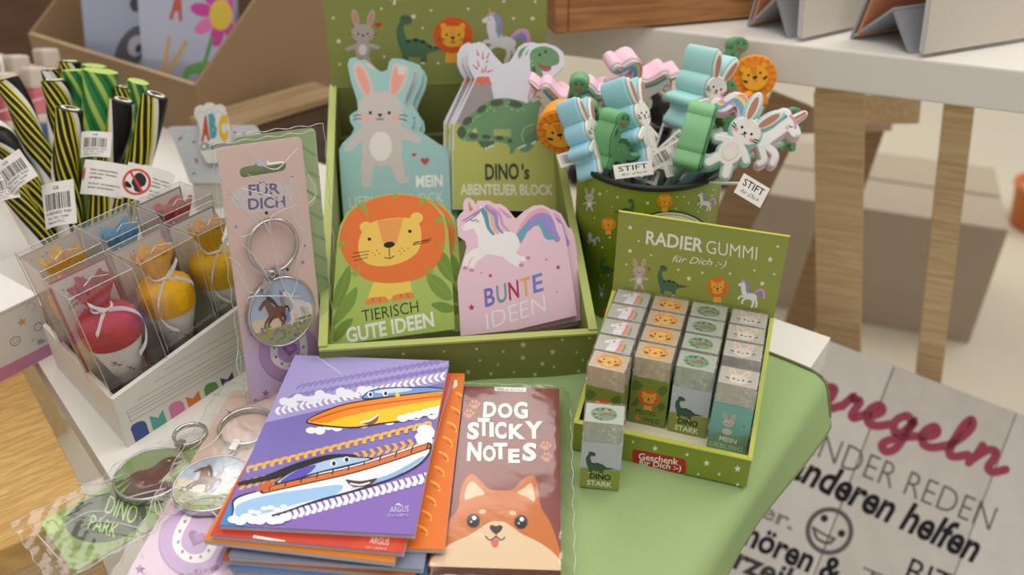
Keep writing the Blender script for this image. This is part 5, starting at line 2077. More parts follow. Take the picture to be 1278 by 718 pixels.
# ================================================================== DOG STICKY NOTES
zd = 0.0150
d0, d1, d2 = at(535, 707, zd), at(700, 708.5, zd), at(571, 482, zd)
DGF = frame(d0, d1 - d0, y=d2 - d0)
DGW, DGH = (d1 - d0).length, (d2 - d0).length
DGF = DGF @ Matrix.Rotation(radians(-1.6), 4, 'Z')
dog = thing('sticky_note_pack', 'brown pack of sticky notes with a smiling dog in clear plastic', 'sticky notes', DGF)
mb = MB()
mb.box(DGF, 0, DGW, 0, DGH, -0.0006, 0, M('88463e', rough=0.5, spec=0.25, noise=0.02))
mb.box(DGF, 0, DGW, 0, 0.0006, -0.011, -0.0006, M('88463e', rough=0.5, spec=0.25, noise=0.02))
A = flat_art(DGF)
A.mk = dict(rough=0.5, spec=0.25, noise=0.02)
A.z = zD
A.clip = [(0, 0), (DGW, 0), (DGW, DGH), (0, DGH)]
A.poly([(252, 30), (368, 34), (366, 56), (252, 52)], 'efece6')
A.text('Out of the blue', (262, 50), (358, 53), (262, 42), '3a3c40', bold=0.01)
TWH, TSH = 'f1e9e2', '43201f'
for dx, dy, c in ((3, 4, TSH), (0, 0, TWH)):
    for ch, x0, x1, yb, yt in (('D', 210, 258, 145, 92), ('O', 264, 318, 147, 97), ('G', 322, 373, 149, 92), ('S', 152, 196, 224, 166), ('T', 192, 236, 212, 150), ('I', 234, 250, 216, 166), ('C', 254, 296, 222, 165), ('K', 304, 364, 224, 172), ('Y', 362, 428, 222, 162), ('N', 152, 204, 302, 238), ('O', 210, 258, 304, 250), ('T', 248, 300, 296, 240), ('E', 302, 344, 310, 262), ('S', 352, 403, 302, 240)):
        A.text(ch, (x0 + dx, yb + dy), (x1 + dx, yb + dy), (x0 + dx + (4 if ch in 'DSN' else 0), yt + dy), c, bold=0.045)
for x, y, r in ((180, 104, 0), (160, 137, 0.2), (437, 253, 0), (441, 294, 0.2)):
    A.ell(x, y + 5, 12, 9, 'c6803f')
    for k, (ox, oy) in enumerate(((-16, -2), (-7, -13), (6, -13), (16, -4))):
        A.ell(x + ox, y + oy, 5, 6.5, 'c6803f', n=12)
OR_, CRM = 'cd7434', 'e6c9a4'
A.blob([(18, 700), (24, 655), (50, 590), (88, 525), (122, 472), (128, 420), (150, 366), (175, 353), (205, 380), (232, 408), (290, 412), (322, 406), (350, 376), (385, 357), (405, 380), (414, 440), (424, 480), (455, 530), (480, 600), (494, 660), (498, 700)], OR_, 6)
A.blob([(146, 445), (152, 400), (172, 380), (192, 394), (216, 424), (190, 432)], CRM, 5)
A.blob([(334, 420), (360, 402), (384, 386), (394, 410), (397, 452), (366, 434)], CRM, 5)
A.blob([(10, 700), (18, 672), (44, 640), (100, 602), (160, 575), (195, 552), (236, 526), (262, 524), (290, 528), (318, 545), (352, 570), (410, 598), (462, 635), (492, 672), (500, 710)], CRM, 6)
A.ell(209, 489, 13, 8, 'e8c09a', -8)
A.ell(318, 493, 13, 8, 'e8c09a', 8)
for x, y in ((176, 522), (348, 527)):
    A.ell(x, y, 25, 26, '4a3a34')
    A.ell(x, y + 3, 19, 19, '191514')
    A.ell(x + 3, y - 10, 8, 8, 'f6f2ee')
    A.ell(x - 8, y + 4, 4, 4, 'cfc8c2')
A.blob([(234, 545), (244, 537), (258, 542), (272, 537), (282, 546), (272, 562), (258, 570), (244, 562)], '4a3430', 5)
A.stroke([(258, 568), (258, 582)], 4, '4a3430', smooth=False)
A.blob([(238, 590), (258, 585), (268, 592), (264, 614), (252, 620), (242, 610)], 'd9706c', 5)
A.stroke([(220, 578), (236, 592), (258, 580), (276, 592), (290, 582)], 4.5, '4a3430')
A.poly([(140, 690), (130, 600), (120, 500)], OR_) if False else None
A.emit(mb)
mb.build('cover', dog)
mb = MB()
mb.box(DGF, 0.0008, DGW - 0.0008, 0.0008, DGH - 0.0008, -0.0106, -0.0007, M('8e5a52', rough=0.7))
mb.box(DGF, 0.0, DGW, 0.0, DGH, -0.0113, -0.0107, M('6e3a38', rough=0.5))
mb.build('note_block', dog)


def sleeve(F, x0, x1, y0, y1, hfn, mat, nu=36, nv=60, seed=0, amp=0.0006):
    r = random.Random(seed)
    ph = [(r.uniform(150, 520), r.uniform(150, 520), r.uniform(0, 6)) for i in range(5)]

    def fn(u, v):
        x, y = x0 + (x1 - x0) * u, y0 + (y1 - y0) * v
        e = min(u, 1 - u, v, 1 - v)
        wv = sum(abs(sin(a * x + b * y + c)) for a, b, c in ph) / 5 - 0.5
        return F @ Vector((x + 0.0006 * sin(y * 400 + seed), y + 0.0006 * sin(x * 420 + seed), hfn(x, y) + amp * wv * (0.4 + 0.6 * (1 - min(1, e * 8))) * 1.6))
    m2 = MB()
    m2.grid(fn, nu, nv, mat)
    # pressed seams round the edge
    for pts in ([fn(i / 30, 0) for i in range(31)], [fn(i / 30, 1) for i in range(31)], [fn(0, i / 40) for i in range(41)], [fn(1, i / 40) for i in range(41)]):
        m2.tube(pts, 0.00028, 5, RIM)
    return m2


def dog_h(x, y):
    ex_ = min(x, DGW - x)
    if ex_ < 0:
        return max(-0.0085, 0.0007 + ex_ * 0.9)
    return 0.0007


m2 = sleeve(DGF, -0.0045, DGW + 0.0075, -0.006, DGH + 0.002, dog_h, film('smooth_plastic_sleeve', base=0.008, edge=0.35, rough=0.10, bump=0.1, scale=30), seed=3, amp=0.0003)
m2.build('plastic_sleeve', dog)

# ================================================================== KEY RING CARDS
def card_outline(w_, h_, hole=True, r=0.003):
    o = []
    for cx, cy, a0 in ((w_ - r, r, -90), (w_ - r, h_ - r, 0), (r, h_ - r, 90), (r, r, 180)):
        for k in range(5):
            a = radians(a0 + 90 * k / 4)
            o.append((cx + r * cos(a), cy + r * sin(a)))
    if not hole:
        return o
    cx, cy = w_ / 2, h_ - 0.0165
    hw, hh = 0.0155, 0.0032
    H = []
    for k in range(7):
        a = radians(-90 + 180 * k / 6)
        H.append((cx + hw - hh + hh * cos(a), cy + hh * sin(a)))
    for k in range(7):
        a = radians(25 + 130 * k / 6)
        H.append((cx + 0.0058 * cos(a), cy + 0.0012 + 0.0052 * sin(a)))
    for k in range(7):
        a = radians(90 + 180 * k / 6)
        H.append((cx - hw + hh + hh * cos(a), cy + hh * sin(a)))
    # bridge from the top edge into the hole
    i = max(range(len(o)), key=lambda q: (o[q][1], -abs(o[q][0] - cx)))
    j = max(range(len(H)), key=lambda q: H[q][1])
    Hr = H[::-1]
    j = max(range(len(Hr)), key=lambda q: Hr[q][1])
    loop = Hr[j:] + Hr[:j + 1]
    return o[:i + 1] + loop + [(o[i][0] + 1e-6, o[i][1])] + o[i + 1:]


def horses(A, cx, cy, s, rot=0.0):
    """two running horses over flowers; picture of radius s"""
    A.aff = (cx, cy, s, rot, 1)
    A.ell(0, 0, 1, 1, 'a9b9cc', n=40)
    A.poly([(cos(t), sin(t)) for t in [0.05 + pi * 0.97 * i / 20 for i in range(21)]], 'd8cba6')
    A.poly([(cos(t), sin(t)) for t in [0.42 + pi * 0.73 * i / 20 for i in range(21)]], '96995a')
    wh, wd = 'e2ddd4', 'b9b4b4'
    A.stroke([(0.66, -0.05), (0.86, 0.0), (0.9, 0.28)], 0.16, 'ece8e0', w1=0.06)
    A.ell(0.42, -0.06, 0.34, 0.21, wh, 4)
    A.stroke([(0.62, 0.05), (0.7, 0.24), (0.64, 0.46)], 0.13, wd, w1=0.06)
    A.stroke([(0.5, 0.08), (0.52, 0.26), (0.58, 0.44)], 0.12, wh, w1=0.06)
    A.stroke([(0.24, 0.06), (0.3, 0.26), (0.24, 0.44)], 0.12, wh, w1=0.06)
    A.stroke([(0.22, -0.1), (0.14, -0.3), (0.05, -0.48)], 0.28, wd, w1=0.17)
    A.stroke([(0.04, -0.5), (0.03, -0.36), (0.06, -0.2)], 0.17, '8f8b90', w1=0.1)
    A.poly([(-0.04, -0.54), (-0.02, -0.68), (0.05, -0.56)], '6f6b70')
    A.poly([(0.06, -0.56), (0.1, -0.68), (0.14, -0.54)], '6f6b70')
    A.stroke([(0.14, -0.54), (0.28, -0.4), (0.36, -0.22)], 0.15, 'f0ece4', w1=0.06)
    A.blob([(0.06, -0.04), (0.2, 0.02), (0.22, 0.28), (0.1, 0.38), (0.02, 0.14)], '7d97c0')
    br, bd = '74442a', '48291a'
    A.stroke([(0.02, -0.08), (0.16, -0.14), (0.22, 0.04)], 0.1, bd, w1=0.04)
    A.ell(-0.17, -0.04, 0.28, 0.18, br, -6)
    A.stroke([(-0.02, 0.04), (0.06, 0.2), (-0.06, 0.38)], 0.13, bd, w1=0.06)
    A.stroke([(-0.1, 0.06), (-0.06, 0.24), (0.04, 0.38)], 0.12, br, w1=0.05)
    A.stroke([(-0.34, 0.04), (-0.5, 0.12), (-0.62, 0.34)], 0.12, br, w1=0.05)
    A.stroke([(-0.28, 0.06), (-0.44, 0.2), (-0.52, 0.4)], 0.11, bd, w1=0.05)
    A.stroke([(-0.3, -0.08), (-0.4, -0.26), (-0.44, -0.42)], 0.26, br, w1=0.16)
    A.stroke([(-0.42, -0.44), (-0.54, -0.4), (-0.68, -0.26)], 0.16, br, w1=0.09)
    A.poly([(-0.46, -0.5), (-0.43, -0.63), (-0.37, -0.5)], bd)
    A.stroke([(-0.38, -0.5), (-0.24, -0.36), (-0.14, -0.2)], 0.14, bd, w1=0.05)
    A.ell(-0.52, -0.41, 0.025, 0.02, '1d1410', n=8)
    r = random.Random(5)
    for i in range(46):
        a, q = r.uniform(0.25, pi - 0.4), r.uniform(0.5, 0.93)
        A.ell(q * cos(a), max(0.34, q * sin(a)), 0.05, 0.04, r.choice(('6d7f3f', '5f8a48', '7a5f8a', '5a6f9c', 'c79a8c', '8f9a4c')), n=8)
    A.aff = None


def trex(A, cx, cy, s, rot=0.0):
    A.aff = (cx, cy, s, rot, 1)
    A.ell(0, 0, 1, 1, '8d9a6c', n=40)
    A.poly([(cos(t), sin(t)) for t in [pi * 0.1 + pi * 0.8 * i / 20 for i in range(21)]], '5d4a40')
    A.blob([(-0.7, 0.5), (-0.5, 0.0), (-0.1, -0.2), (0.1, -0.55), (0.4, -0.7), (0.75, -0.55), (0.6, -0.3), (0.5, 0.0), (0.3, 0.35), (0.0, 0.6), (-0.4, 0.8)], '6b5046')
    A.blob([(0.1, -0.5), (0.4, -0.66), (0.72, -0.54), (0.45, -0.36), (0.2, -0.3)], '54403a')
    for i in range(6):
        A.poly([(0.5 + 0.04 * i, -0.42 - 0.03 * i), (0.54 + 0.04 * i, -0.42 - 0.03 * i), (0.5 + 0.04 * i, -0.3 - 0.03 * i)], 'e6dccb')
    A.ell(0.32, -0.52, 0.05, 0.04, 'd9b04a')
    for i in range(7):
        a = 2.2 + 0.28 * i
        A.stroke([(0.95 * cos(a), 0.95 * sin(a)), (0.62 * cos(a + 0.2), 0.62 * sin(a + 0.2))], 0.09, '6fae3c', w1=0.02)
    for i in range(5):
        a = -0.5 + 0.25 * i
        A.stroke([(0.95 * cos(a), 0.95 * sin(a)), (0.7 * cos(a - 0.2), 0.7 * sin(a - 0.2))], 0.08, '78b848', w1=0.02)
    A.aff = None


def horseshoe(A, cx, cy, s, rot=0.0):
    A.aff = (cx, cy, s, rot, 1)
    A.ell(0, 0, 1.0, 1.0, 'a884b4', n=40)
    A.ell(0.0, -0.03, 0.98, 0.96, 'bb97c4', n=40)
    A.stroke([(-0.42, -0.62), (-0.5, -0.1), (-0.4, 0.28), (0.0, 0.46), (0.4, 0.28), (0.5, -0.1), (0.42, -0.62)], 0.24, 'efe8e8')
    for x, y in ((-0.44, -0.45), (-0.48, -0.15), (-0.42, 0.15), (-0.22, 0.36), (0.05, 0.44), (0.3, 0.32), (0.45, 0.08), (0.48, -0.2)):
        A.ell(x, y, 0.04, 0.055, '8a7c88', n=10)
    A.heart(0.02, -0.12, 0.27, '8c5596')
    A.heart(0.06, -0.16, 0.16, 'a872ac')
    A.aff = None


def ring_set(root, F, cx, cy, rr_, mx, my, mr, pic, prot, charm=True, squash=1.0):
    """split ring, link chain and picture medallion on a card plane F"""
    mb = MB()
    for k, dz in ((0, 0.0026), (1, 0.0040)):
        mb.tube([F @ Vector((cx + rr_ * cos(2 * pi * i / 40), cy + rr_ * sin(2 * pi * i / 40), dz + 0.0003 * sin(4 * pi * i / 40))) for i in range(41)], 0.0011, 8, STEEL, caps=False)
    ring = mb.build('split_ring', root)
    mb = MB()
    dx, dy = mx - cx, my - cy
    l = math.hypot(dx, dy)
    ux, uy = dx / l, dy / l
    p0 = (cx + ux * (rr_ - 0.001), cy + uy * (rr_ - 0.001))
    p1 = (mx - ux * (mr + 0.0005), my - uy * (mr + 0.0005))
    FC = frame(F @ Vector((p0[0], p0[1], 0.0035)), (F.to_3x3() @ Vector((ux, uy, 0))), z=F.to_3x3() @ Vector((0, 0, 1)))
    L = max(0.004, math.hypot(p1[0] - p0[0], p1[1] - p0[1]))
    mb.box(FC, -0.002, L * 0.6, -0.0022, 0.0022, -0.0016, 0.0016, STEEL)
    mb.tube([FC @ Vector((L * 0.6 + 0.0018 * (1 - cos(t)), 0.0018 * sin(t), 0)) for t in [2 * pi * i / 16 for i in range(17)]], 0.0006, 6, STEEL, caps=False)
    mb.build('link', root)
    mb = MB()
    FM = F @ Matrix.Translation((mx, my, 0.0008))
    mb.lathe(FM, [(0, 0), (mr - 0.0008, 0), (mr, 0.0008), (mr, 0.0042), (mr - 0.0006, 0.005), (mr - 0.0014, 0.005), (mr - 0.0016, 0.0044)], 56, STEEL)
    med = mb.build('medallion_rim', root)
    mb = MB()
    FP = F @ Matrix.Translation((mx, my, 0.0052))
    A = local_art(FP, 1.0)
    pic(A, 0, 0, mr - 0.0015, prot)
    A.mk = dict(rough=0.15, spec=0.5)
    A.emit(mb)
    mb.build('picture', med)
    mb = MB()
    mb.lathe(FP, [(mr - 0.0014, 0.0006), (mr * 0.85, 0.0013), (mr * 0.5, 0.0019), (0.0, 0.0021)], 48, film('glass_dome', base=0.015, edge=0.3, rough=0.05))
    mb.build('dome', med)
    if charm:
        mb = MB()
        st_ = []
        for i in range(10):
            q = 0.0062 if i % 2 == 0 else 0.0029
            a = 0.5 + pi * i / 5
            st_.append((q * cos(a), q * sin(a)))
        mb.prism(F @ Matrix.Translation((cx - 0.0095, cy - rr_ - 0.007, 0.0062)), st_, 0, 0.0012, STEEL)
        mb.tube([F @ Vector((cx - 0.004 + 0.0018 * cos(t), cy - rr_ - 0.001 + 0.0018 * sin(t), 0.0055)) for t in [2 * pi * i / 14 for i in range(15)]], 0.0004, 6, STEEL, caps=False)
        mb.build('star_charm', root)


CREASE_GLINT = film('crease_highlight', base=0.55, edge=0.85, rough=0.15, haze=0.55)  # hazy white: the highlights on creased plastic are put into this colour


def crease_glints(mb, F, z, h, lines, r=0.00040):  # pale tubes along the folds, drawn as painted glints
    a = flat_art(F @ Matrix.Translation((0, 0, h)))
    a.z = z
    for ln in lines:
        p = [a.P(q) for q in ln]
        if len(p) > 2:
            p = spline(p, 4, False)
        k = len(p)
        mb.tube([F @ Vector((q[0], q[1], h)) for q in p], [r * (0.35 + 0.65 * sin(pi * (i + 0.5) / k)) for i in range(k)], 5, CREASE_GLINT)


KGRP = 'key ring cards in clear bags'
KW, KH = 0.0555, 0.164
# upright pink horse card leaning by the green display
KU = frame(at(313, 503, 0.0092), (0.745, 0.656, -0.149), y=(-0.029, 0.253, 0.967))
kc = thing('key_ring_card', 'pink FÜR DICH key ring card standing upright beside the green display', 'key ring', KU, KGRP)
mb = MB()
mb.prism(KU, card_outline(KW, KH), -0.0009, 0, M('dcbfb6', rough=0.5, noise=0.03, scale=25), back=M('d9c8d6', rough=0.6))
A = flat_art(KU)
A.mk = dict(rough=0.5, spec=0.3)
A.clip = [(0.0003, 0.0003), (KW - 0.0003, 0.0003), (KW - 0.0003, KH - 0.0003), (0.0003, KH - 0.0003)]
A.z = zK2
for k in range(9):
    A.poly([(100, 250 + 30 * k), (620, 210 + 30 * k), (620, 900), (100, 900)], tuple(int(a + (b - a) * (k + 1) / 9) for a, b in zip((220, 191, 182), (208, 186, 218))))
horseshoe(A, 420, 440, 150, 0.02)
A.star(305, 642, 21, '9a6aa4')
A.star(238, 346, 14, '7a6a7c')
A.star(255, 678, 12, '5a4868')
A.text('Für Dich', (262, 735), (420, 715), (262, 712), '5a4868')
A.z = zK1
A.ell(290, 300, 158, 76, 'd6ccc8', -5, 40)
A.text('FÜR', (222, 295), (378, 285), (218, 240), '77678e', bold=0.025)
A.text('DICH', (220, 366), (404, 350), (216, 310), '77678e', bold=0.025)
for x, y in ((157, 452), (490, 628), (437, 205), (500, 545)):
    A.star(x, y, 11, '8a7486')
A.ell(309, 382, 9, 9, '4a3a34', n=14)
A.ell(414, 664, 8, 8, '4a3a34', n=14)
A.emit(mb)
mb.build('card', kc)
a = flat_art(KU)
a.z = zK1
rc = a.P((330, 540))
a.z = zK2
mc = a.P((370, 228))
ring_set(kc, KU, rc[0], rc[1], 0.0165, mc[0], mc[1], 0.0235, horses, 0.0)
m2 = sleeve(KU, -0.005, KW + 0.007, -0.004, KH + 0.003, lambda x, y: 0.0072 if 0.004 < x < KW - 0.004 and 0.03 < y < 0.13 else 0.004, WRAP, seed=1, amp=0.0012)
crease_glints(m2, KU, zK1, 0.0078, [[(200, 60), (240, 105), (300, 150), (360, 165), (410, 120), (470, 55)], [(370, 170), (400, 260), (430, 325), (437, 205), (470, 300), (490, 440), (508, 585)],
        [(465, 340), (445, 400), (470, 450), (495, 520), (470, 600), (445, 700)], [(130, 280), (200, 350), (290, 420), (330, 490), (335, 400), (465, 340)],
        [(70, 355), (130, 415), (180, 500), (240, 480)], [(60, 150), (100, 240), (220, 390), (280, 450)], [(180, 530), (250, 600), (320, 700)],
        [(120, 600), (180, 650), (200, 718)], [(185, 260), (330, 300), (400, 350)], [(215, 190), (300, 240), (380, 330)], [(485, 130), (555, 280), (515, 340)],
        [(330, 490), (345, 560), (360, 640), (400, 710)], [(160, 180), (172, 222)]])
crease_glints(m2, KU, zK2, 0.0078, [[(150, 10), (215, 130), (245, 140)], [(365, 20), (400, 120), (435, 160), (480, 20)], [(280, 10), (330, 95)], [(215, 200), (225, 165), (300, 158), (480, 160)],
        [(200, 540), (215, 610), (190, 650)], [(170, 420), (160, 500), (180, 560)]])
m2.build('plastic_bag', kc)
# green one behind it
KU2 = KU @ Matrix.Translation((0.014, 0.0035, -0.0095)) @ Matrix.Rotation(radians(-0.6), 4, 'Z')
k2 = thing('key_ring_card', 'green key ring card hidden behind the upright pink card, its right edge showing', 'key ring', KU2, KGRP)
mb = MB()
mb.prism(KU2, card_outline(KW, KH), -0.0009, 0, M('9db27e', rough=0.5, noise=0.05, scale=25))
A = local_art(KU2 @ Matrix.Translation((0, KH, 0)))
A.ell(44, 40, 9, 11, 'bcc8a0')
for i in range(9):
    A.stroke([(54.5, 18 + 14 * i), (46, 12 + 14 * i), (42, 6 + 14 * i)], 2.4, '86a064', w1=0.5)
A.emit(mb)
mb.build('card', k2)
m2 = sleeve(KU2, -0.003, KW + 0.005, -0.002, KH + 0.002, lambda x, y: 0.002, WRAP, seed=9, amp=0.0009)
m2.build('plastic_bag', k2)

# flat green dinosaur card
GF = frame(at(49, 652, 0.0048), (0.70, -0.714, 0), y=(0.67, 0.742, 0))
GW, GH = 0.0475, 0.150
gc = thing('key_ring_card', 'green dinosaur key ring card lying flat over the wooden crate', 'key ring', GF, KGRP)
mb = MB()
mb.prism(GF, card_outline(GW, GH, hole=False), -0.0009, 0, M('8ba25c', rough=0.5, noise=0.05, scale=25))
A = flat_art(GF)
A.clip = [(0.0003, 0.0003), (GW - 0.0003, 0.0003), (GW - 0.0003, GH - 0.0003), (0.0003, GH - 0.0003)]
A.mk = dict(rough=0.5, spec=0.3)
A.z = zL
for i in range(12):
    A.stroke([(760 + 22 * i, 150 - 14 * i), (800 + 22 * i, 100 - 12 * i), (810 + 24 * i, 60 - 12 * i)], 9, '5f8a3c', w1=2)
    A.stroke([(560 + 24 * i, 520 - 26 * i), (600 + 24 * i, 540 - 26 * i)], 8, '5f8a3c', w1=2)
A.ell(480, 460, 185, 108, '4c5138', -12, 36)
A.ell(240, 487, 48, 42, 'a9c46c', -10)
A.stroke([(215, 480), (240, 470), (262, 492)], 9, '7f9c4c')
A.text('DINO', (470, 435), (605, 490), (500, 352), '9ccc62')
A.text('PARK', (395, 505), (520, 552), (420, 440), '9ccc62')
A.text('Rückseite', (300, 602), (425, 600), (304, 580), '5f7440', shear=0.1)
A.text('T-Rex', (480, 590), (600, 528), (480, 560), '5f7440', shear=0.1)
A.emit(mb)
mb.build('card', gc)
a = flat_art(GF)
a.z = zL
mc = a.P((695, 285))
rc = a.P((865, 100))
ring_set(gc, GF, rc[0], rc[1], 0.0095, mc[0], mc[1], 0.0215, trex, -0.75, charm=False)
m2 = sleeve(GF, -0.006, GW + 0.006, -0.012, GH + 0.004, lambda x, y: 0.0072 if 0.045 < y < 0.12 else 0.0032, WRAP, seed=5, amp=0.0014)
crease_glints(m2, GF, zL, 0.0080, [[(285, 495), (380, 440), (440, 428), (482, 440), (440, 472), (390, 440)], [(390, 470), (520, 480), (600, 498), (660, 510), (662, 470)], [(570, 370), (660, 345), (752, 325)],
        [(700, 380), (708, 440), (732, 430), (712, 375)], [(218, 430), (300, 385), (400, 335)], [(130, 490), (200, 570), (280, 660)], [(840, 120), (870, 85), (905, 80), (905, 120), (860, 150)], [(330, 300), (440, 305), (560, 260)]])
m2.build('plastic_bag', gc)

# flat pink horse card, half under the notebooks
PF = frame(at(148, 735, 0.0068), (0.995, -0.10, 0), y=(0.10, 0.995, 0))
PWD, PHT = 0.0555, 0.158
pc = thing('key_ring_card', 'pink horse key ring card lying flat, half covered by the notebooks', 'key ring', PF, KGRP)
mb = MB()
mb.prism(PF, card_outline(PWD, PHT, hole=False), -0.0009, 0, M('d8bdb0', rough=0.5, noise=0.03, scale=25))
A = flat_art(PF)
A.mk = dict(rough=0.5, spec=0.3)
A.clip = [(0.0003, 0.0003), (PWD - 0.0003, 0.0003), (PWD - 0.0003, PHT - 0.0003), (0.0003, PHT - 0.0003)]
A.z = zG
for k in range(8):
    A.poly([(-100, 330 + 30 * k), (620, 330 + 30 * k), (620, 900), (-100, 900)], tuple(int(a + (b - a) * (k + 1) / 8) for a, b in zip((216, 189, 176), (217, 192, 210))))
horseshoe(A, 292, 590, 142, 0.35)
A.star(78, 697, 22, '9a6a94')
A.star(224, 453, 14, '8a7690')
A.star(430, 78, 10, '8a7690')
A.text('Rückseite', (228, 738), (385, 695), (226, 715), '4e4058', shear=0.05)
A.emit(mb)
mb.build('card', pc)
a = flat_art(PF)
a.z = zG
mc = a.P((370, 380))
rc = a.P((500, 150))
ring_set(pc, PF, rc[0], rc[1], 0.0165, mc[0], mc[1], 0.0225, horses, 0.12, charm=False)
m2 = sleeve(PF, -0.005, PWD + 0.001, -0.004, PHT + 0.003, lambda x, y: 0.0070 if 0.05 < y < 0.145 else 0.004, WRAP, seed=2, amp=0.0012)
crease_glints(m2, PF, zL, 0.0080, [[(830, 385), (900, 362), (990, 358), (1035, 362)], [(950, 420), (985, 455), (955, 430)], [(620, 570), (632, 590), (618, 598)], [(880, 160), (960, 120), (1040, 20)]])
m2.build('plastic_bag', pc)

# ================================================================== CANDY CONE TRAY
U = Vector((0.573, 0.819, 0))
N = Vector((-0.819, 0.573, 0))
CT = frame(at(160, 559, 0.0), U, z=(0, 0, 1))           # x along the printed front, y to the back left, z up
TL, TD = 0.128, 0.112
CTS = CT.copy()
for i_ in range(3):
    CTS[i_][1] = (-0.70, 0.714, 0)[i_]               # the tray is a little out of square
ctray = thing('cone_tray', 'white cardboard tray printed with lines and coloured page markers', 'display tray', CT)
WC = M('dcd8cf', rough=0.55, noise=0.02)
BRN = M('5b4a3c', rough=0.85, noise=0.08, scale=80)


def tf(x):
    return 0.0385 + 0.0115 * min(1, x / 0.10)


mb = MB()
FX = CT @ Matrix.Rotation(pi / 2, 4, 'X')
mb.prism(FX, [(0, 0), (TL, 0), (TL, tf(TL)), (0.10, tf(0.10)), (0, tf(0))], -0.0035, 0, WC)
A = flat_art(FX)
A.clip = [(0.0004, 0.0004), (TL, 0.0004), (TL, tf(TL)), (0.10, tf(0.1)), (0.0004, tf(0))]
A.z = zQ
LN = '6f6c70'
for x0, y0 in ((285, 330), (420, 222), (330, 335), (212, 408), (222, 430)):
    pass
for k, (x0, x1) in enumerate(((470, 1050), (400, 1050), (285, 1050), (212, 1050), (218, 1050), (224, 1050), (236, 1050))):
    y0 = (120, 205, 330, 408, 428, 450, 478)[k]
    A.stroke([(x0, y0), (x1, y0 - (x1 - x0) * 0.565)], 2.2, LN, smooth=False)
A.stroke([(212, 408), (238, 478)], 2.2, LN, smooth=False)
for c, p in (('3f558f', [(278, 642), (258, 580), (237, 530), (246, 504), (272, 486), (300, 474), (328, 472), (346, 490), (360, 535), (376, 580)]),
             ('58a59c', [(408, 592), (366, 440), (428, 450), (458, 393), (500, 512)]),
             ('d97fa6', [(532, 497), (498, 385), (508, 362), (530, 345), (562, 334), (588, 334), (603, 352), (624, 438)]),
             ('dc7c2c', [(655, 427), (613, 308), (668, 318), (706, 260), (740, 378)]),
             ('5f9149', [(770, 370), (743, 255), (752, 230), (775, 213), (805, 204), (828, 207), (840, 228), (862, 318)]),
             ('3d3b6c', [(888, 295), (853, 178), (905, 188), (938, 133), (960, 222)])):
    A.poly(p, c)
A.emit(mb)
mb.build('front_wall', ctray)
mb = MB()
mb.box(CTS, 0, 0.003, 0.0035, TD, 0, 0.036, WC)
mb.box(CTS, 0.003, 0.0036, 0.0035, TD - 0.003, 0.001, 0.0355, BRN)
mb.build('side_wall', ctray)
mb = MB()
mb.box(CTS, TL - 0.003, TL, 0.0035, TD, 0, 0.046, WC)
mb.build('side_wall', ctray)
mb = MB()
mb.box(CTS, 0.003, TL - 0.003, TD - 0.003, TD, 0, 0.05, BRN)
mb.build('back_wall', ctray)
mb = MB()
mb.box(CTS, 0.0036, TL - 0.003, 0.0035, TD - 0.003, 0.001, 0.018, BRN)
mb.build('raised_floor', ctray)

CBW, CBD, CBH = 0.0385, 0.0345, 0.089
BOXFILM = film('clear_box_film', base=0.035, edge=0.45, rough=0.04)
BGR = 'clear boxes with candy cones'
CGR = 'candy cones in clear boxes'


def clear_box(F, label, back, art=None):
    root = thing('clear_box', label, 'clear box', F, BGR)
    mb = MB()
    P = [F @ Vector(p) for p in ((0, 0, 0), (CBW, 0, 0), (CBW, CBD, 0), (0, CBD, 0), (0, 0, CBH), (CBW, 0, CBH), (CBW, CBD, CBH), (0, CBD, CBH))]
    mb.add(P, [(3, 2, 1, 0), (4, 5, 6, 7), (0, 1, 5, 4), (1, 2, 6, 5), (2, 3, 7, 6), (3, 0, 4, 7)], BOXFILM)
    for a, b in ((4, 5), (5, 6), (6, 7), (7, 4), (0, 4), (1, 5), (2, 6), (3, 7), (0, 1)):
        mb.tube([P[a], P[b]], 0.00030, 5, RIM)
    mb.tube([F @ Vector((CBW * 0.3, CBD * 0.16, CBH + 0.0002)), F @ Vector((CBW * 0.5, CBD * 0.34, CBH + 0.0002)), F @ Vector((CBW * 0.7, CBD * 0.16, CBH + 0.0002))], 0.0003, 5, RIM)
    mb.build('clear_shell', root)
    mb = MB()
    FBk = F @ Matrix.Translation((0.0008, CBD - 0.0012, 0.0)) @ Matrix.Rotation(pi / 2, 4, 'X')
    w_, h_ = CBW - 0.0016, CBH - 0.003
    mb.box(FBk, 0, w_, 0.0005, h_, -0.0004, 0, M(back, rough=0.5))
    A = local_art(FBk @ Matrix.Translation((0, h_, 0)))
    if art:
        art(A, w_ * 1000, h_ * 1000)
    A.emit(mb)
    mb.build('backing_card', root)
    return root


def card_rainbow(A, w_, h_):
    A.poly([(1.6, 1.6), (w_ - 1.6, 1.6), (w_ - 1.6, h_ - 1.6), (1.6, h_ - 1.6)], 'd8d2ca')
    for r, c in ((5.4, '7f9c9c'), (4.3, 'e4d2c8'), (3.4, 'c8786c'), (2.4, '8fb0ae'), (1.5, 'd8d2ca')):
        A.poly([(11 + r * cos(pi + pi * i / 16), 22 + r * sin(pi + pi * i / 16)) for i in range(17)], c)
    A.heart(11, 20.6, 1.0, 'c05858')
    for x, y in ((20, 6), (30, 12), (7, 8), (28, 22), (14, 34)):
        A.ell(x, y, 0.7, 0.7, '8a8a92', n=8)
    A.ell(12, 13, 4.5, 2.0, 'b9c08c', -6)
    A.ell(26, 24, 3, 5, '9db07c', 20)


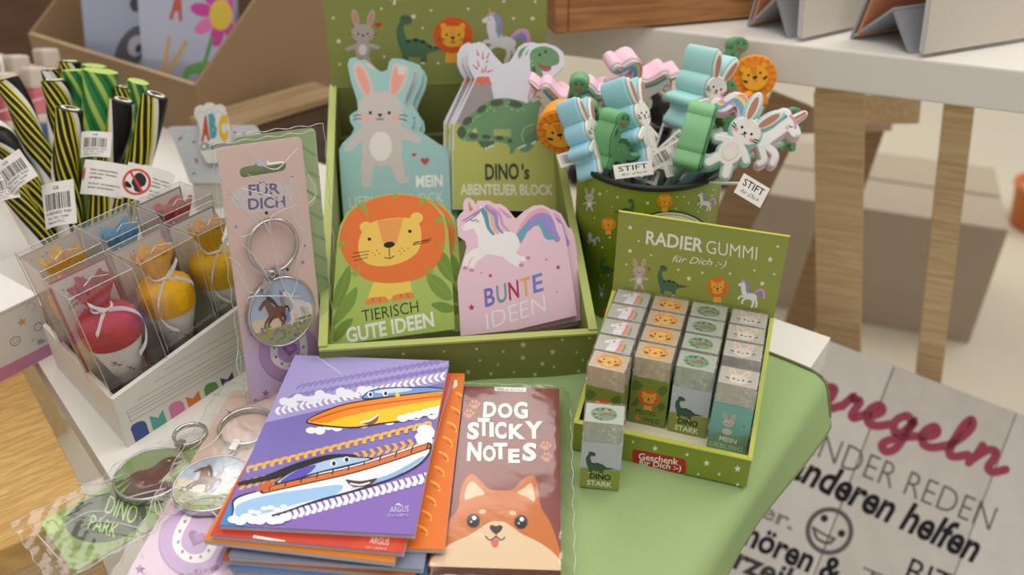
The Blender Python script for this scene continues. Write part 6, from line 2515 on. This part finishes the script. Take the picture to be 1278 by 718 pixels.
def card_dots(A, w_, h_):
    A.poly([(1.2, 1.2), (w_ - 1.2, 1.2), (w_ - 1.2, h_ - 1.2), (1.2, h_ - 1.2)], 'cfc8be')
    r = random.Random(3)
    for i in range(26):
        A.ell(r.uniform(4, w_ - 4), r.uniform(4, h_ - 4), 0.7, 0.7, r.choice(('8c8a92', 'b9a45c', '7f9ca8')), n=8)
    A.stroke([(w_ - 8, 12), (w_ - 6, 20), (w_ - 9, 26)], 1.2, '5c6c84')


def cone(F, crepe, label, body='e4dfd8', flip=1):
    """paper cone with a gathered crepe top and a ribbon; F at the cone tip"""
    root = thing('candy_cone', label, 'paper cone', F, CGR)
    mb = MB()
    W_ = M(body, rough=0.5, noise=0.03, scale=150)
    mb.lathe(F, [(0.0, 0.0005), (0.0035, 0.001), (0.0155, 0.041), (0.0158, 0.046)], 40, W_)
    # sprigs of flowers printed on the cone
    def csurf(u, v, h):
        r = 0.0035 + (0.0155 - 0.0035) * (v - 0.001) / 0.040 + 0.00015 + h
        return F @ Vector((r * cos(u / 0.012 - pi / 2), r * sin(u / 0.012 - pi / 2), v))
    A = Art(lambda p: (p[0] * 0.001, p[1] * 0.001), csurf)
    A.strip = 0.0012
    for x0, y0 in ((-3, 26), (4, 16), (8, 34), (-10, 34)):
        A.stroke([(x0, y0), (x0 + 2.6, y0 - 3), (x0 + 4.6, y0 - 4)], 0.6, '4f6a48', smooth=False)
        A.ell(x0 + 2, y0 - 1, 0.9, 0.5, '5f7a52', n=8)
        A.ell(x0 + 3.4, y0 - 4.4, 0.8, 0.5, '5f7a52', n=8)
        A.ell(x0, y0 - 3.4, 1.7, 1.0, 'd8a0b0', n=10)
    A.emit(mb)
    mb.build('cone_body', root)
    mb = MB()
    CP = M(crepe, rough=0.85, spec=0.2, noise=0.10, scale=700, bump=0.5)
    n = 64
    prof = [(0.0163, 0.0425, 0.0), (0.0170, 0.046, 0.1), (0.0174, 0.052, 0.15), (0.0172, 0.0575, 0.2), (0.0150, 0.0605, 0.5), (0.0100, 0.0625, 0.9), (0.0052, 0.0640, 1.0), (0.0042, 0.0655, 1.0), (0.0055, 0.0690, 1.2), (0.0080, 0.0745, 1.6), (0.0100, 0.0800, 2.2), (0.0108, 0.0835, 2.8)]
    rr2 = random.Random(len(label))
    phs = [rr2.uniform(0, 6) for _ in range(3)]
    V = []
    for r, z, ru in prof:
        for j in range(n):
            g = 2 * pi * j / n
            w_ = 0.0004 * ru * (sin(11 * g + phs[0]) + 0.8 * sin(7 * g + phs[1]))
            zz = z + (0.0009 * ru * sin(5 * g + phs[2]) if z > 0.074 else 0)
            V.append(F @ Vector(((r + w_) * cos(g) * (1.15 if z > 0.066 else 1), (r + w_) * sin(g) * (0.75 if z > 0.066 else 1), zz)))
    k = len(prof)
    mb.add(V, [(i * n + j, i * n + (j + 1) % n, (i + 1) * n + (j + 1) % n, (i + 1) * n + j) for i in range(k - 1) for j in range(n)], CP, True)
    # the inner folds of the open top
    for q in (0.72, 0.42):
        V = []
        for z, s_ in ((0.0665, 0.3), (0.082, q)):
            for j in range(n):
                g = 2 * pi * j / n
                w_ = 0.0007 * (sin(9 * g + phs[1]) + sin(6 * g))
                V.append(F @ Vector(((0.0108 * s_ + w_) * cos(g) * 1.1, (0.0108 * s_ + w_) * sin(g) * 0.75, z + 0.001 * sin(4 * g + q * 9))))
        mb.add(V, [(j, (j + 1) % n, n + (j + 1) % n, n + j) for j in range(n)], CP, True)
    mb.build('crepe_top', root)
    mb = MB()
    RB = M('e6e2de', rough=0.35, spec=0.5)

    def ribbon(pts, wd):
        pts = [Vector(p) for p in pts]
        out = []
        sp = []
        m_ = len(pts)
        for i in range(m_ - 1):
            a, b, c, d = pts[max(i - 1, 0)], pts[i], pts[i + 1], pts[min(i + 2, m_ - 1)]
            for t in [j / 6 for j in range(6)]:
                sp.append(0.5 * (2 * b + (c - a) * t + (2 * a - 5 * b + 4 * c - d) * t * t + (3 * b - a - 3 * c + d) * t ** 3))
        sp.append(pts[-1])
        for p in sp:
            out += [F @ (p + Vector((0, -0.0002, -wd / 2))), F @ (p + Vector((0, 0.0003, wd / 2)))]
        mb.add(out, [(2 * i, 2 * i + 2, 2 * i + 3, 2 * i + 1) for i in range(len(sp) - 1)], RB, True)
    mb.tube([F @ Vector((0.0056 * cos(2 * pi * i / 20), 0.0056 * sin(2 * pi * i / 20), 0.0650 + 0.0003 * sin(i))) for i in range(21)], 0.0010, 7, RB, caps=False)
    f = flip
    ribbon([(0.001 * f, -0.0060, 0.065), (0.008 * f, -0.0120, 0.0645), (0.0140 * f, -0.0142, 0.058), (0.0155 * f, -0.0130, 0.048), (0.0120 * f, -0.0140, 0.038), (0.006 * f, -0.0135, 0.032)], 0.0030)
    ribbon([(-0.001 * f, -0.0060, 0.065), (-0.007 * f, -0.0110, 0.0615), (-0.0125 * f, -0.0128, 0.057), (-0.011 * f, -0.0138, 0.0595), (-0.004 * f, -0.0095, 0.0655)], 0.0030)
    ribbon([(-0.001 * f, -0.0060, 0.065), (-0.0055 * f, -0.0085, 0.071), (-0.009 * f, -0.0090, 0.076), (-0.0065 * f, -0.0075, 0.0715), (0, -0.0062, 0.0655)], 0.0028)
    mb.build('ribbon', root)
    return root


ZB = 0.0185
for i, (bx, by, lean, lab, back, art, cr, clab, fl) in enumerate((
        (0.0045, 0.0050, -4.0, 'clear box at the front left corner of the cone tray with the red cone', 'b8545c', card_rainbow, 'b8484a', 'white paper cone with red crepe top and white ribbon', 1),
        (0.0450, 0.0050, -1.0, 'clear box in the middle of the front row with a yellow cone', 'b9a89c', card_dots, 'e8b010', 'paper cone with yellow crepe top in the middle of the front row', -1),
        (0.0852, 0.0050, 0.0, 'clear box at the right end of the front row, beside the pink key ring card', '6f4c44', card_dots, 'd9a50c', 'paper cone with yellow crepe top next to the pink key ring card', -1),
        (0.0045, 0.0480, -5.0, 'clear box in the back row, behind the red cone', 'c8a88c', card_dots, 'e4b438', 'paper cone with pale yellow crepe top behind the red cone', 1),
        (0.0450, 0.0480, -1.0, 'clear box in the back row holding the blue topped cone', '9aa4a0', card_dots, '4fa0c4', 'paper cone with blue crepe top in the back row', 1),
        (0.0852, 0.0480, 0.0, 'clear box in the back right corner of the cone tray', '7a5a50', card_dots, 'c85a50', 'paper cone with coral crepe top in the back right corner', 1))):
    BFm = CT @ Matrix.Translation((bx + (by * 0.20 - 0.0015 if bx < 0.03 else by * 0.1), by, ZB)) @ Matrix.Rotation(radians(-7 if bx < 0.03 else 0), 4, 'Z') @ Matrix.Rotation(radians(lean), 4, 'Y') @ Matrix.Rotation(radians(-3 if by < 0.02 else -1), 4, 'X')
    clear_box(BFm, lab, back, art)
    CFm = BFm @ Matrix.Translation((CBW / 2, CBD / 2 - 0.0005, 0.0006)) @ Matrix.Rotation(radians(20 * i), 4, 'Z')
    CFm = BFm @ Matrix.Translation((CBW / 2, CBD / 2 - 0.0005, 0.0006))
    cone(CFm, cr, clab, flip=fl)

# white gift carton with a star, partly behind the crate
GF2 = frame(at(-30, 494, 0.0), U, z=(0, 0, 1))
I2 = GF2.inverted()
gb = thing('gift_carton', 'small white carton with an orange star and pink base, behind the wooden crate', 'carton', GF2)
mb = MB()
mb.box(GF2, 0.0, 0.058, 0, 0.05, 0, 0.048, M('d9d5d0', rough=0.4))
FXX = GF2 @ Matrix.Rotation(pi / 2, 4, 'X')
A = local_art(FXX)
A.poly([(0.3, -10.5), (57.7, -9.5), (57.7, -0.4), (0.3, -0.4)], 'c884a8')
A.star(43, -35, 3.6, 'd99a4c')
A.star(46, -18, 1.6, 'd9b08c')
A.ring(35, -24, 3.0, 3.7, '8a868c')
A.ring(35, -24, 1.4, 1.8, '8a868c')
A.ring(52, -26, 2.6, 3.2, '8a868c')
for k in range(5):
    A.ell(49 + 1.6 * (k % 3), -13.5 - 1.8 * (k // 3), 1.3, 1.0, '9aa39a', n=10)
A.stroke([(49, -43), (52, -46), (55, -42), (52, -39)], 0.5, '9fae84')
A.emit(mb)
mb.build('carton_body', gb)
mb = MB()
mb.box(GF2, -0.0005, 0.0585, -0.0005, 0.0505, 0.048, 0.0495, M('e2ddd8', rough=0.4))
mb.build('lid', gb)

# ================================================================== TWISTED BENDY PENS IN A CLEAR TUB
BL, YL, WH = M('191817', rough=0.45, noise=0.02), M('d8cc2a', rough=0.45, noise=0.03), M('eceae2', rough=0.45, noise=0.02)
G1, G2, G3 = M('2f8a4a', rough=0.4, noise=0.03), M('b4cc62', rough=0.4, noise=0.03), M('1c6a3a', rough=0.4, noise=0.03)
PAT_B = [YL, BL, BL] * 5 + [WH] * 7 + [BL] * 10 + [WH] * 2 + [YL, BL]
PAT_G = [G2, G2, G1, G3, G1, G1, G2, G2, G1, G3, G1, G1] * 3
SG_ = 'twisted bendy pens in the clear tub'


def path3(pts, n=40):
    """pts: (px, py, depth) -> smooth world path"""
    P = [atd(*p) for p in pts]
    out = []
    m_ = len(P)
    for i in range(m_ - 1):
        a, b, c, d = P[max(i - 1, 0)], P[i], P[i + 1], P[min(i + 2, m_ - 1)]
        k = max(2, n // (m_ - 1))
        for j in range(k):
            t = j / k
            out.append(0.5 * (2 * b + (c - a) * t + (2 * a - 5 * b + 4 * c - d) * t * t + (3 * b - a - 3 * c + d) * t ** 3))
    out.append(P[-1])
    return out


def twisted(pts, label, pat, r=0.0068, tw=0.13, lob=0.20):
    tw = -tw
    P = path3(pts)
    F0 = Matrix.Translation(P[-1])
    root = thing('twisted_pen', label, 'pen', F0, SG_)
    if pat is PAT_B:
        k_ = int(abs(pts[0][0] * 3.7)) % 36
        cols = pat[k_:] + pat[:k_]
    else:
        cols = pat
    mb = MB()
    n = len(pat)
    lobes = [1 + lob * abs(sin(3 * pi * j / n)) - lob * 0.5 for j in range(n)]
    mb.tube(P, r, n, pat[0], caps=False, mats=cols, twist=tw, lobes=lobes)
    mb.build('twisted_barrel', root)
    mb = MB()
    t = (P[0] - P[1]).normalized()
    FE = frame(P[0], t.cross(Vector((0, 1, 0.2))), z=t)
    if pat is PAT_G:
        mb.lathe(FE, [(r * 0.98, -0.0002), (r * 0.8, 0.0003), (0, 0.0003)], 24, G2)
    else:
        mb.lathe(FE, [(r * 0.98, -0.0004), (r * 0.82, 0.0008), (r * 0.4, 0.0010), (r * 0.36, 0.0002), (0, 0.0002)], 24, BL)
        mb.lathe(FE, [(r * 0.72, 0.00095), (r * 0.6, 0.0013), (r * 0.5, 0.0012)], 24, WH)
        mb.tube([FE @ Vector((-r * 0.7, 0, 0.0011)), FE @ Vector((r * 0.1, r * 0.7, 0.0011))], 0.0006, 6, YL)
    mb.build('end_cap', root)
    return root


def label_on(root, px, py, depth, roll, yaw, w_, h_, kind):
    F = topper_frame(px, py, depth, roll, yaw, -10)
    mb = MB()
    n = 8
    cr = lambda u, v: F @ Vector((u * w_, v * h_, 0.0016 * sin(pi * u * 1.0) + 0.0012 * sin(4 * u + v)))
    PM = M('dedad4', rough=0.5, noise=0.02)
    mb.grid(cr, n, n, PM)
    V = [p - F.to_3x3() @ Vector((0, 0, 0.0003)) for p in [cr(i / n, j / n) for i in range(n + 1) for j in range(n + 1)]]
    mb.add(V, [(i * (n + 1) + j, i * (n + 1) + j + 1, (i + 1) * (n + 1) + j + 1, (i + 1) * (n + 1) + j) for i in range(n) for j in range(n)], PM, True)
    W, H = w_ * 1000, h_ * 1000
    surf = lambda u, v, h: F @ Vector((u, v + h_, 0.0016 * sin(pi * u / w_) + 0.0012 * sin(4 * u / w_ + (v + h_) / h_) + h + 0.0001))
    A = Art(lambda p: (p[0] * 0.001, -p[1] * 0.001), surf)
    A.strip = w_ / 8
    K = '25221f'
    if kind == 'bar':
        r = random.Random(int(px))
        x = W * 0.12
        while x < W * 0.88:
            b = r.choice((0.25, 0.45, 0.7))
            A.poly([(x, H * 0.25), (x + b, H * 0.25), (x + b, H * 0.62), (x, H * 0.62)], K)
            x += b + r.choice((0.3, 0.5, 0.8))
        A.text('4 003403 940', (W * 0.12, H * 0.73), (W * 0.88, H * 0.73), (W * 0.12, H * 0.66), K)
        A.text('Art. No. 2340', (W * 0.16, H * 0.83), (W * 0.8, H * 0.83), (W * 0.16, H * 0.77), K)
        A.text('Made in P.R.C.', (W * 0.16, H * 0.93), (W * 0.7, H * 0.93), (W * 0.16, H * 0.87), K)
        A.text('GB', (W * 0.42, H * 0.17), (W * 0.58, H * 0.17), (W * 0.42, H * 0.09), K)
    elif kind == 'txt':
        for k, s_ in enumerate(('Kein Lebensmittel,', 'nicht zum Verzehr', 'geeignet.')):
            A.text(s_, (W * 0.18, H * (0.3 + 0.11 * k)), (W * (0.82 if k < 2 else 0.5), H * (0.3 + 0.11 * k)), (W * 0.18, H * (0.24 + 0.11 * k)), K, bold=0.012)
        for k, s_ in enumerate(('No food - not suitable for', 'human consumption.')):
            A.text(s_, (W * 0.18, H * (0.70 + 0.11 * k)), (W * (0.92 if k < 1 else 0.8), H * (0.70 + 0.11 * k)), (W * 0.18, H * (0.64 + 0.11 * k)), K, bold=0.012)
        A.ell(W * 0.03, H * 0.42, W * 0.03, H * 0.2, 'c04038')
    else:
        q = H * 0.36
        cx, cy = W * 0.29, H * 0.5
        A.blob([(cx - q * 0.2, cy - q * 0.6), (cx + q * 0.2, cy - q * 0.75), (cx + q * 0.62, cy - q * 0.4), (cx + q * 0.66, cy + q * 0.1), (cx + q * 0.4, cy + q * 0.35), (cx + q * 0.5, cy + q * 0.7), (cx + q * 0.1, cy + q * 0.72), (cx - q * 0.1, cy + q * 0.4), (cx - q * 0.34, cy + q * 0.1)], '1c1a1a')
        A.blob([(cx - q * 0.8, cy + q * 0.15), (cx - q * 0.5, cy + q * 0.2), (cx - q * 0.2, cy + q * 0.5), (cx - q * 0.5, cy + q * 0.6), (cx - q * 0.75, cy + q * 0.45)], '1c1a1a')
        A.ring(cx, cy, q * 0.88, q * 1.05, 'cc3a30')
        A.stroke([(cx - q * 0.68, cy - q * 0.68), (cx + q * 0.68, cy + q * 0.68)], q * 0.17, 'cc3a30', smooth=False)
        for k, s_ in enumerate(('Kein Lebens-', 'mittel, nicht', 'geeignet.')):
            A.text(s_, (W * 0.60, H * (0.3 + 0.10 * k)), (W * (0.94 if k < 2 else 0.8), H * (0.3 + 0.10 * k)), (W * 0.60, H * (0.25 + 0.10 * k)), K, bold=0.012)
        for k, s_ in enumerate(('No food - not', 'suitable for', 'consumption.')):
            A.text(s_, (W * 0.60, H * (0.66 + 0.10 * k)), (W * 0.92, H * (0.66 + 0.10 * k)), (W * 0.60, H * (0.61 + 0.10 * k)), K, bold=0.012)
    A.emit(mb)
    mb.build('paper_label', root)


def zz(x, y):
    return zP[0] + x / zP[2], zP[1] + y / zP[2]


BOT = 0.712


def stick(pts, d0, d1, *a, **k):
    n = len(pts)
    return twisted([zz(*p) + (d0 + (d1 - d0) * i / (n - 1),) for i, p in enumerate(pts)], *a, **k)


s1 = stick([(28, 118), (70, 210), (120, 330), (175, 450), (225, 600), (250, 760)], 0.672, 0.700, 'black and yellow twisted pen bending in from the upper left', PAT_B, r=0.0086)
s2 = stick([(205, 122), (222, 230), (240, 380), (250, 560), (240, 780)], 0.684, 0.712, 'black twisted pen with white stripe, directly left of the tall green ones', PAT_B, r=0.0092)
s3 = stick([(263, 228), (250, 340), (246, 470), (256, 620), (262, 800)], 0.662, 0.690, 'black and yellow twisted pen nearest the viewer, with a barcode label', PAT_B, r=0.0092, tw=0.09)
s4 = stick([(460, 196), (440, 300), (408, 420), (380, 600), (350, 800)], 0.672, 0.700, 'black and yellow twisted pen standing right of centre behind the text label', PAT_B, r=0.0086, tw=0.07)
s5 = stick([(468, 148), (462, 260), (430, 420), (390, 620), (360, 800)], 0.694, 0.722, 'black and white twisted pen peeking out behind the right centre pen', PAT_B, r=0.0074)
s6 = stick([(582, 176), (556, 280), (524, 400), (470, 600), (420, 800)], 0.672, 0.700, 'black twisted pen furthest to the right of the bunch', PAT_B, r=0.0092, tw=0.06)
s7 = stick([(-50, 290), (10, 340), (70, 440), (130, 560), (190, 720)], 0.657, 0.685, 'black and yellow twisted pen cut by the left edge, upper of two', PAT_B, r=0.0086)
s8 = stick([(-60, 400), (0, 470), (70, 570), (140, 690), (190, 800)], 0.642, 0.670, 'black and yellow twisted pen cut by the left edge, lower of two', PAT_B, r=0.0086, tw=0.09)
s9 = stick([(262, 52), (275, 200), (285, 420), (290, 780)], 0.712, 0.740, 'black and yellow twisted pen behind the tall green pens', PAT_B, r=0.0080)
s10 = stick([(190, 82), (215, 220), (250, 420), (270, 780)], 0.712, 0.740, 'black twisted pen end peeking out behind the barcode pen', PAT_B, r=0.0068)
g1 = stick([(275, 82), (298, 220), (325, 420), (335, 780)], 0.697, 0.725, 'green twisted pen on the left of the four green ones', PAT_G, r=0.0088, lob=0.05, tw=0.10)
g2 = stick([(376, 84), (372, 220), (368, 420), (350, 780)], 0.690, 0.718, 'thick green twisted pen in the middle of the bunch', PAT_G, r=0.0128, lob=0.05, tw=0.10)
g3 = stick([(352, 64), (352, 200), (350, 420), (345, 780)], 0.707, 0.735, 'green twisted pen standing behind the thick green one', PAT_G, r=0.0092, lob=0.05, tw=0.10)
g4 = stick([(517, 124), (500, 240), (478, 420), (430, 780)], 0.694, 0.722, 'green twisted pen on the right of the bunch', PAT_G, r=0.0080, lob=0.05, tw=0.10)
label_on(s3, *zz(172, 680), 0.63, 12, -10, 0.0245, 0.033, 'bar')
label_on(g2, *zz(300, 410), 0.66, 1, 0, 0.022, 0.020, 'bar')
label_on(s4, *zz(298, 545), 0.64, -6, 8, 0.029, 0.026, 'txt')
label_on(s5, *zz(441, 552), 0.636, -15, 10, 0.033, 0.026, 'eat')
label_on(s6, *zz(500, 560), 0.652, -14, 10, 0.020, 0.026, 'txt')
label_on(s8, *zz(40, 565), 0.625, 40, -5, 0.026, 0.026, 'bar')
label_on(s7, *zz(-30, 590), 0.622, 20, 5, 0.020, 0.020, 'bar')

TB = frame(at(-30, 345, 0.0), U, z=(0, 0, 1))
tub = thing('clear_tub', 'clear plastic tub holding the twisted bendy pens', 'tub', TB)
mb = MB()
TBW, TBD, TBH = 0.155, 0.125, 0.075
P = [TB @ Vector(p) for p in ((0.004, 0.004, 0.001), (TBW - 0.004, 0.004, 0.001), (TBW - 0.004, TBD - 0.004, 0.001), (0.004, TBD - 0.004, 0.001), (0, 0, TBH), (TBW, 0, TBH), (TBW, TBD, TBH), (0, TBD, TBH))]
mb.add(P, [(3, 2, 1, 0), (0, 1, 5, 4), (1, 2, 6, 5), (2, 3, 7, 6), (3, 0, 4, 7)], BOXFILM)
mb.build('tub_wall', tub)
mb = MB()
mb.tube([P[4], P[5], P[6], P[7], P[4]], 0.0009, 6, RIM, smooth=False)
mb.build('tub_rim', tub)

# ================================================================== ABC PAD AND PENS BEHIND
AF = pad_frame(at(262, 262, 0.0), 12, 66, 0)
abc = thing('abc_pad', 'white cloud shaped ABC note pad on a spotted card', 'note pad', AF @ Matrix.Translation((0, 0, 0.004)))
AF1 = AF @ Matrix.Translation((0, 0, 0.005))
AO = px_on(AF1, zA, [(300, 480), (262, 420), (248, 360), (252, 280), (236, 215), (216, 165), (222, 126), (250, 108), (276, 112), (296, 94), (330, 92), (354, 110), (386, 102), (414, 118), (420, 152), (440, 228), (452, 300), (462, 380), (460, 480)])
mb = MB()
mb.prism(AF1, AO, -0.003, 0, M('dcdad8', rough=0.5))
A = flat_art(AF1)
A.z = zA
A.stroke([(262, 340), (250, 260), (238, 200), (240, 165), (258, 150), (284, 158), (300, 140), (326, 140), (346, 160), (372, 150), (396, 168), (410, 220), (424, 290)], 3, '7f98b8')
A.text('A', (262, 330), (318, 322), (262, 186), 'c04a3a', bold=0.08)
A.text('B', (318, 312), (366, 302), (306, 172), '4f9aa6', bold=0.08)
A.text('C', (376, 330), (436, 318), (370, 186), 'e0b02c', bold=0.08)
A.text('Champion', (258, 398), (470, 376), (256, 350), '23304c', bold=0.02)
A.emit(mb)
mb.build('pad', abc)
mb = MB()
AO2 = px_on(AF, zA, [(190, 610), (150, 500), (100, 370), (52, 262), (60, 246), (250, 240), (600, 236), (622, 250), (680, 360), (690, 610)])
mb.prism(AF, AO2, -0.001, 0.0, M('c9c8d2', rough=0.5))
A = flat_art(AF)
A.z = zA
for x, y, c, q in ((128, 322, 'b0707c', 40), (232, 465, 'b8587c', -20), (216, 546, '4a7a60', 0), (215, 345, '5a4a4c', 0), (478, 285, '6a4c50', 0), (536, 294, '4c4c54', 0), (618, 318, 'a8707c', -30)):
    A.ell(x, y, 9, 20 if q else 8, c, q)
for k in range(9):
    A.stroke([(90 + 12 * k, 280 + 34 * k), (240, 278 + 34 * k)], 1.5, 'a9a9bc', smooth=False)
A.emit(mb)
mb.build('backing_card', abc)
mb = MB()
AS_ = AF @ Matrix.Translation((0, 0, -0.03))
mb.box(AF, -0.012, 0.012, 0.0, 0.045, -0.022, -0.0012, M('b9b4aa', rough=0.7))
mb.build('stand_block', abc)

PKM = M('cf6f78', rough=0.5)
CAPM = M('cdbfb0', rough=0.5)
BLM = M('2f4a82', rough=0.4)
MG = 'pink and blue marker pens at the left edge'


def marker(F, label):
    root = thing('marker_pen', label, 'marker', F, MG)

    def rb(z0, z1, s_, mt, name):
        mb = MB()
        mb.box(F, -0.011 * s_, 0.011 * s_, -0.009 * s_, 0.009 * s_, z0, z1, mt)
        mb.build(name, root, bevel=0.003)
    rb(0.0, 0.036, 0.92, BLM, 'barrel')
    rb(0.035, 0.045, 1.0, CAPM, 'collar')
    rb(0.044, 0.070, 0.96, PKM, 'label_band')
    rb(0.069, 0.090, 1.05, CAPM, 'cap')
    return root


m0 = None
for i, (px, py, lab) in enumerate(((60, 196, 'pink and blue marker pen nearest the black twisted pens'), (24, 205, 'second pink and blue marker pen from the right'), (-12, 214, 'pink and blue marker pen cut by the left picture edge'), (74, 168, 'marker pen in the back row closest to the cardboard tray'), (38, 178, 'middle marker pen of the back row'), (4, 186, 'leftmost marker pen in the back row'))):
    b = at(px, py, 0.0)
    F = yawf(b, -35) @ Matrix.Rotation(radians(-9), 4, 'Y') @ Matrix.Rotation(radians(-12), 4, 'X')
    if m0 is None:
        m0 = marker(F, lab)
    else:
        dup(m0, F, lab)

# dark wooden box standing behind the table
XA, XB = at(318, 160, 0.032), at(418, 129, 0.032)
XA, XB = Vector((XA.x, XA.y, FLOOR)), Vector((XB.x, XB.y, FLOOR))
XF = frame(XA, XB - XA, z=(0, 0, 1)) @ Matrix.Translation((0, 0.022, 0))
xb = thing('wooden_box', 'dark brown wooden box in the shade behind the table', 'box', XF)
DKW = wood('dark_box_wood', '3a2a1c', '5c4330', rough=0.7)
BH_ = 0.032 - FLOOR
XL = (XB - XA).length
mb = MB()
mb.box(XF, -0.03, XL + 0.02, 0.002, 0.05, 0.0, BH_ - 0.008, DKW)
mb.build('box_body', xb)
mb = MB()
mb.box(XF, -0.033, XL + 0.023, 0.0, 0.052, BH_ - 0.008, BH_, wood('pale_box_rim', '8d7454', 'a98e6a', rough=0.7))
mb.build('rim', xb, bevel=0.001)
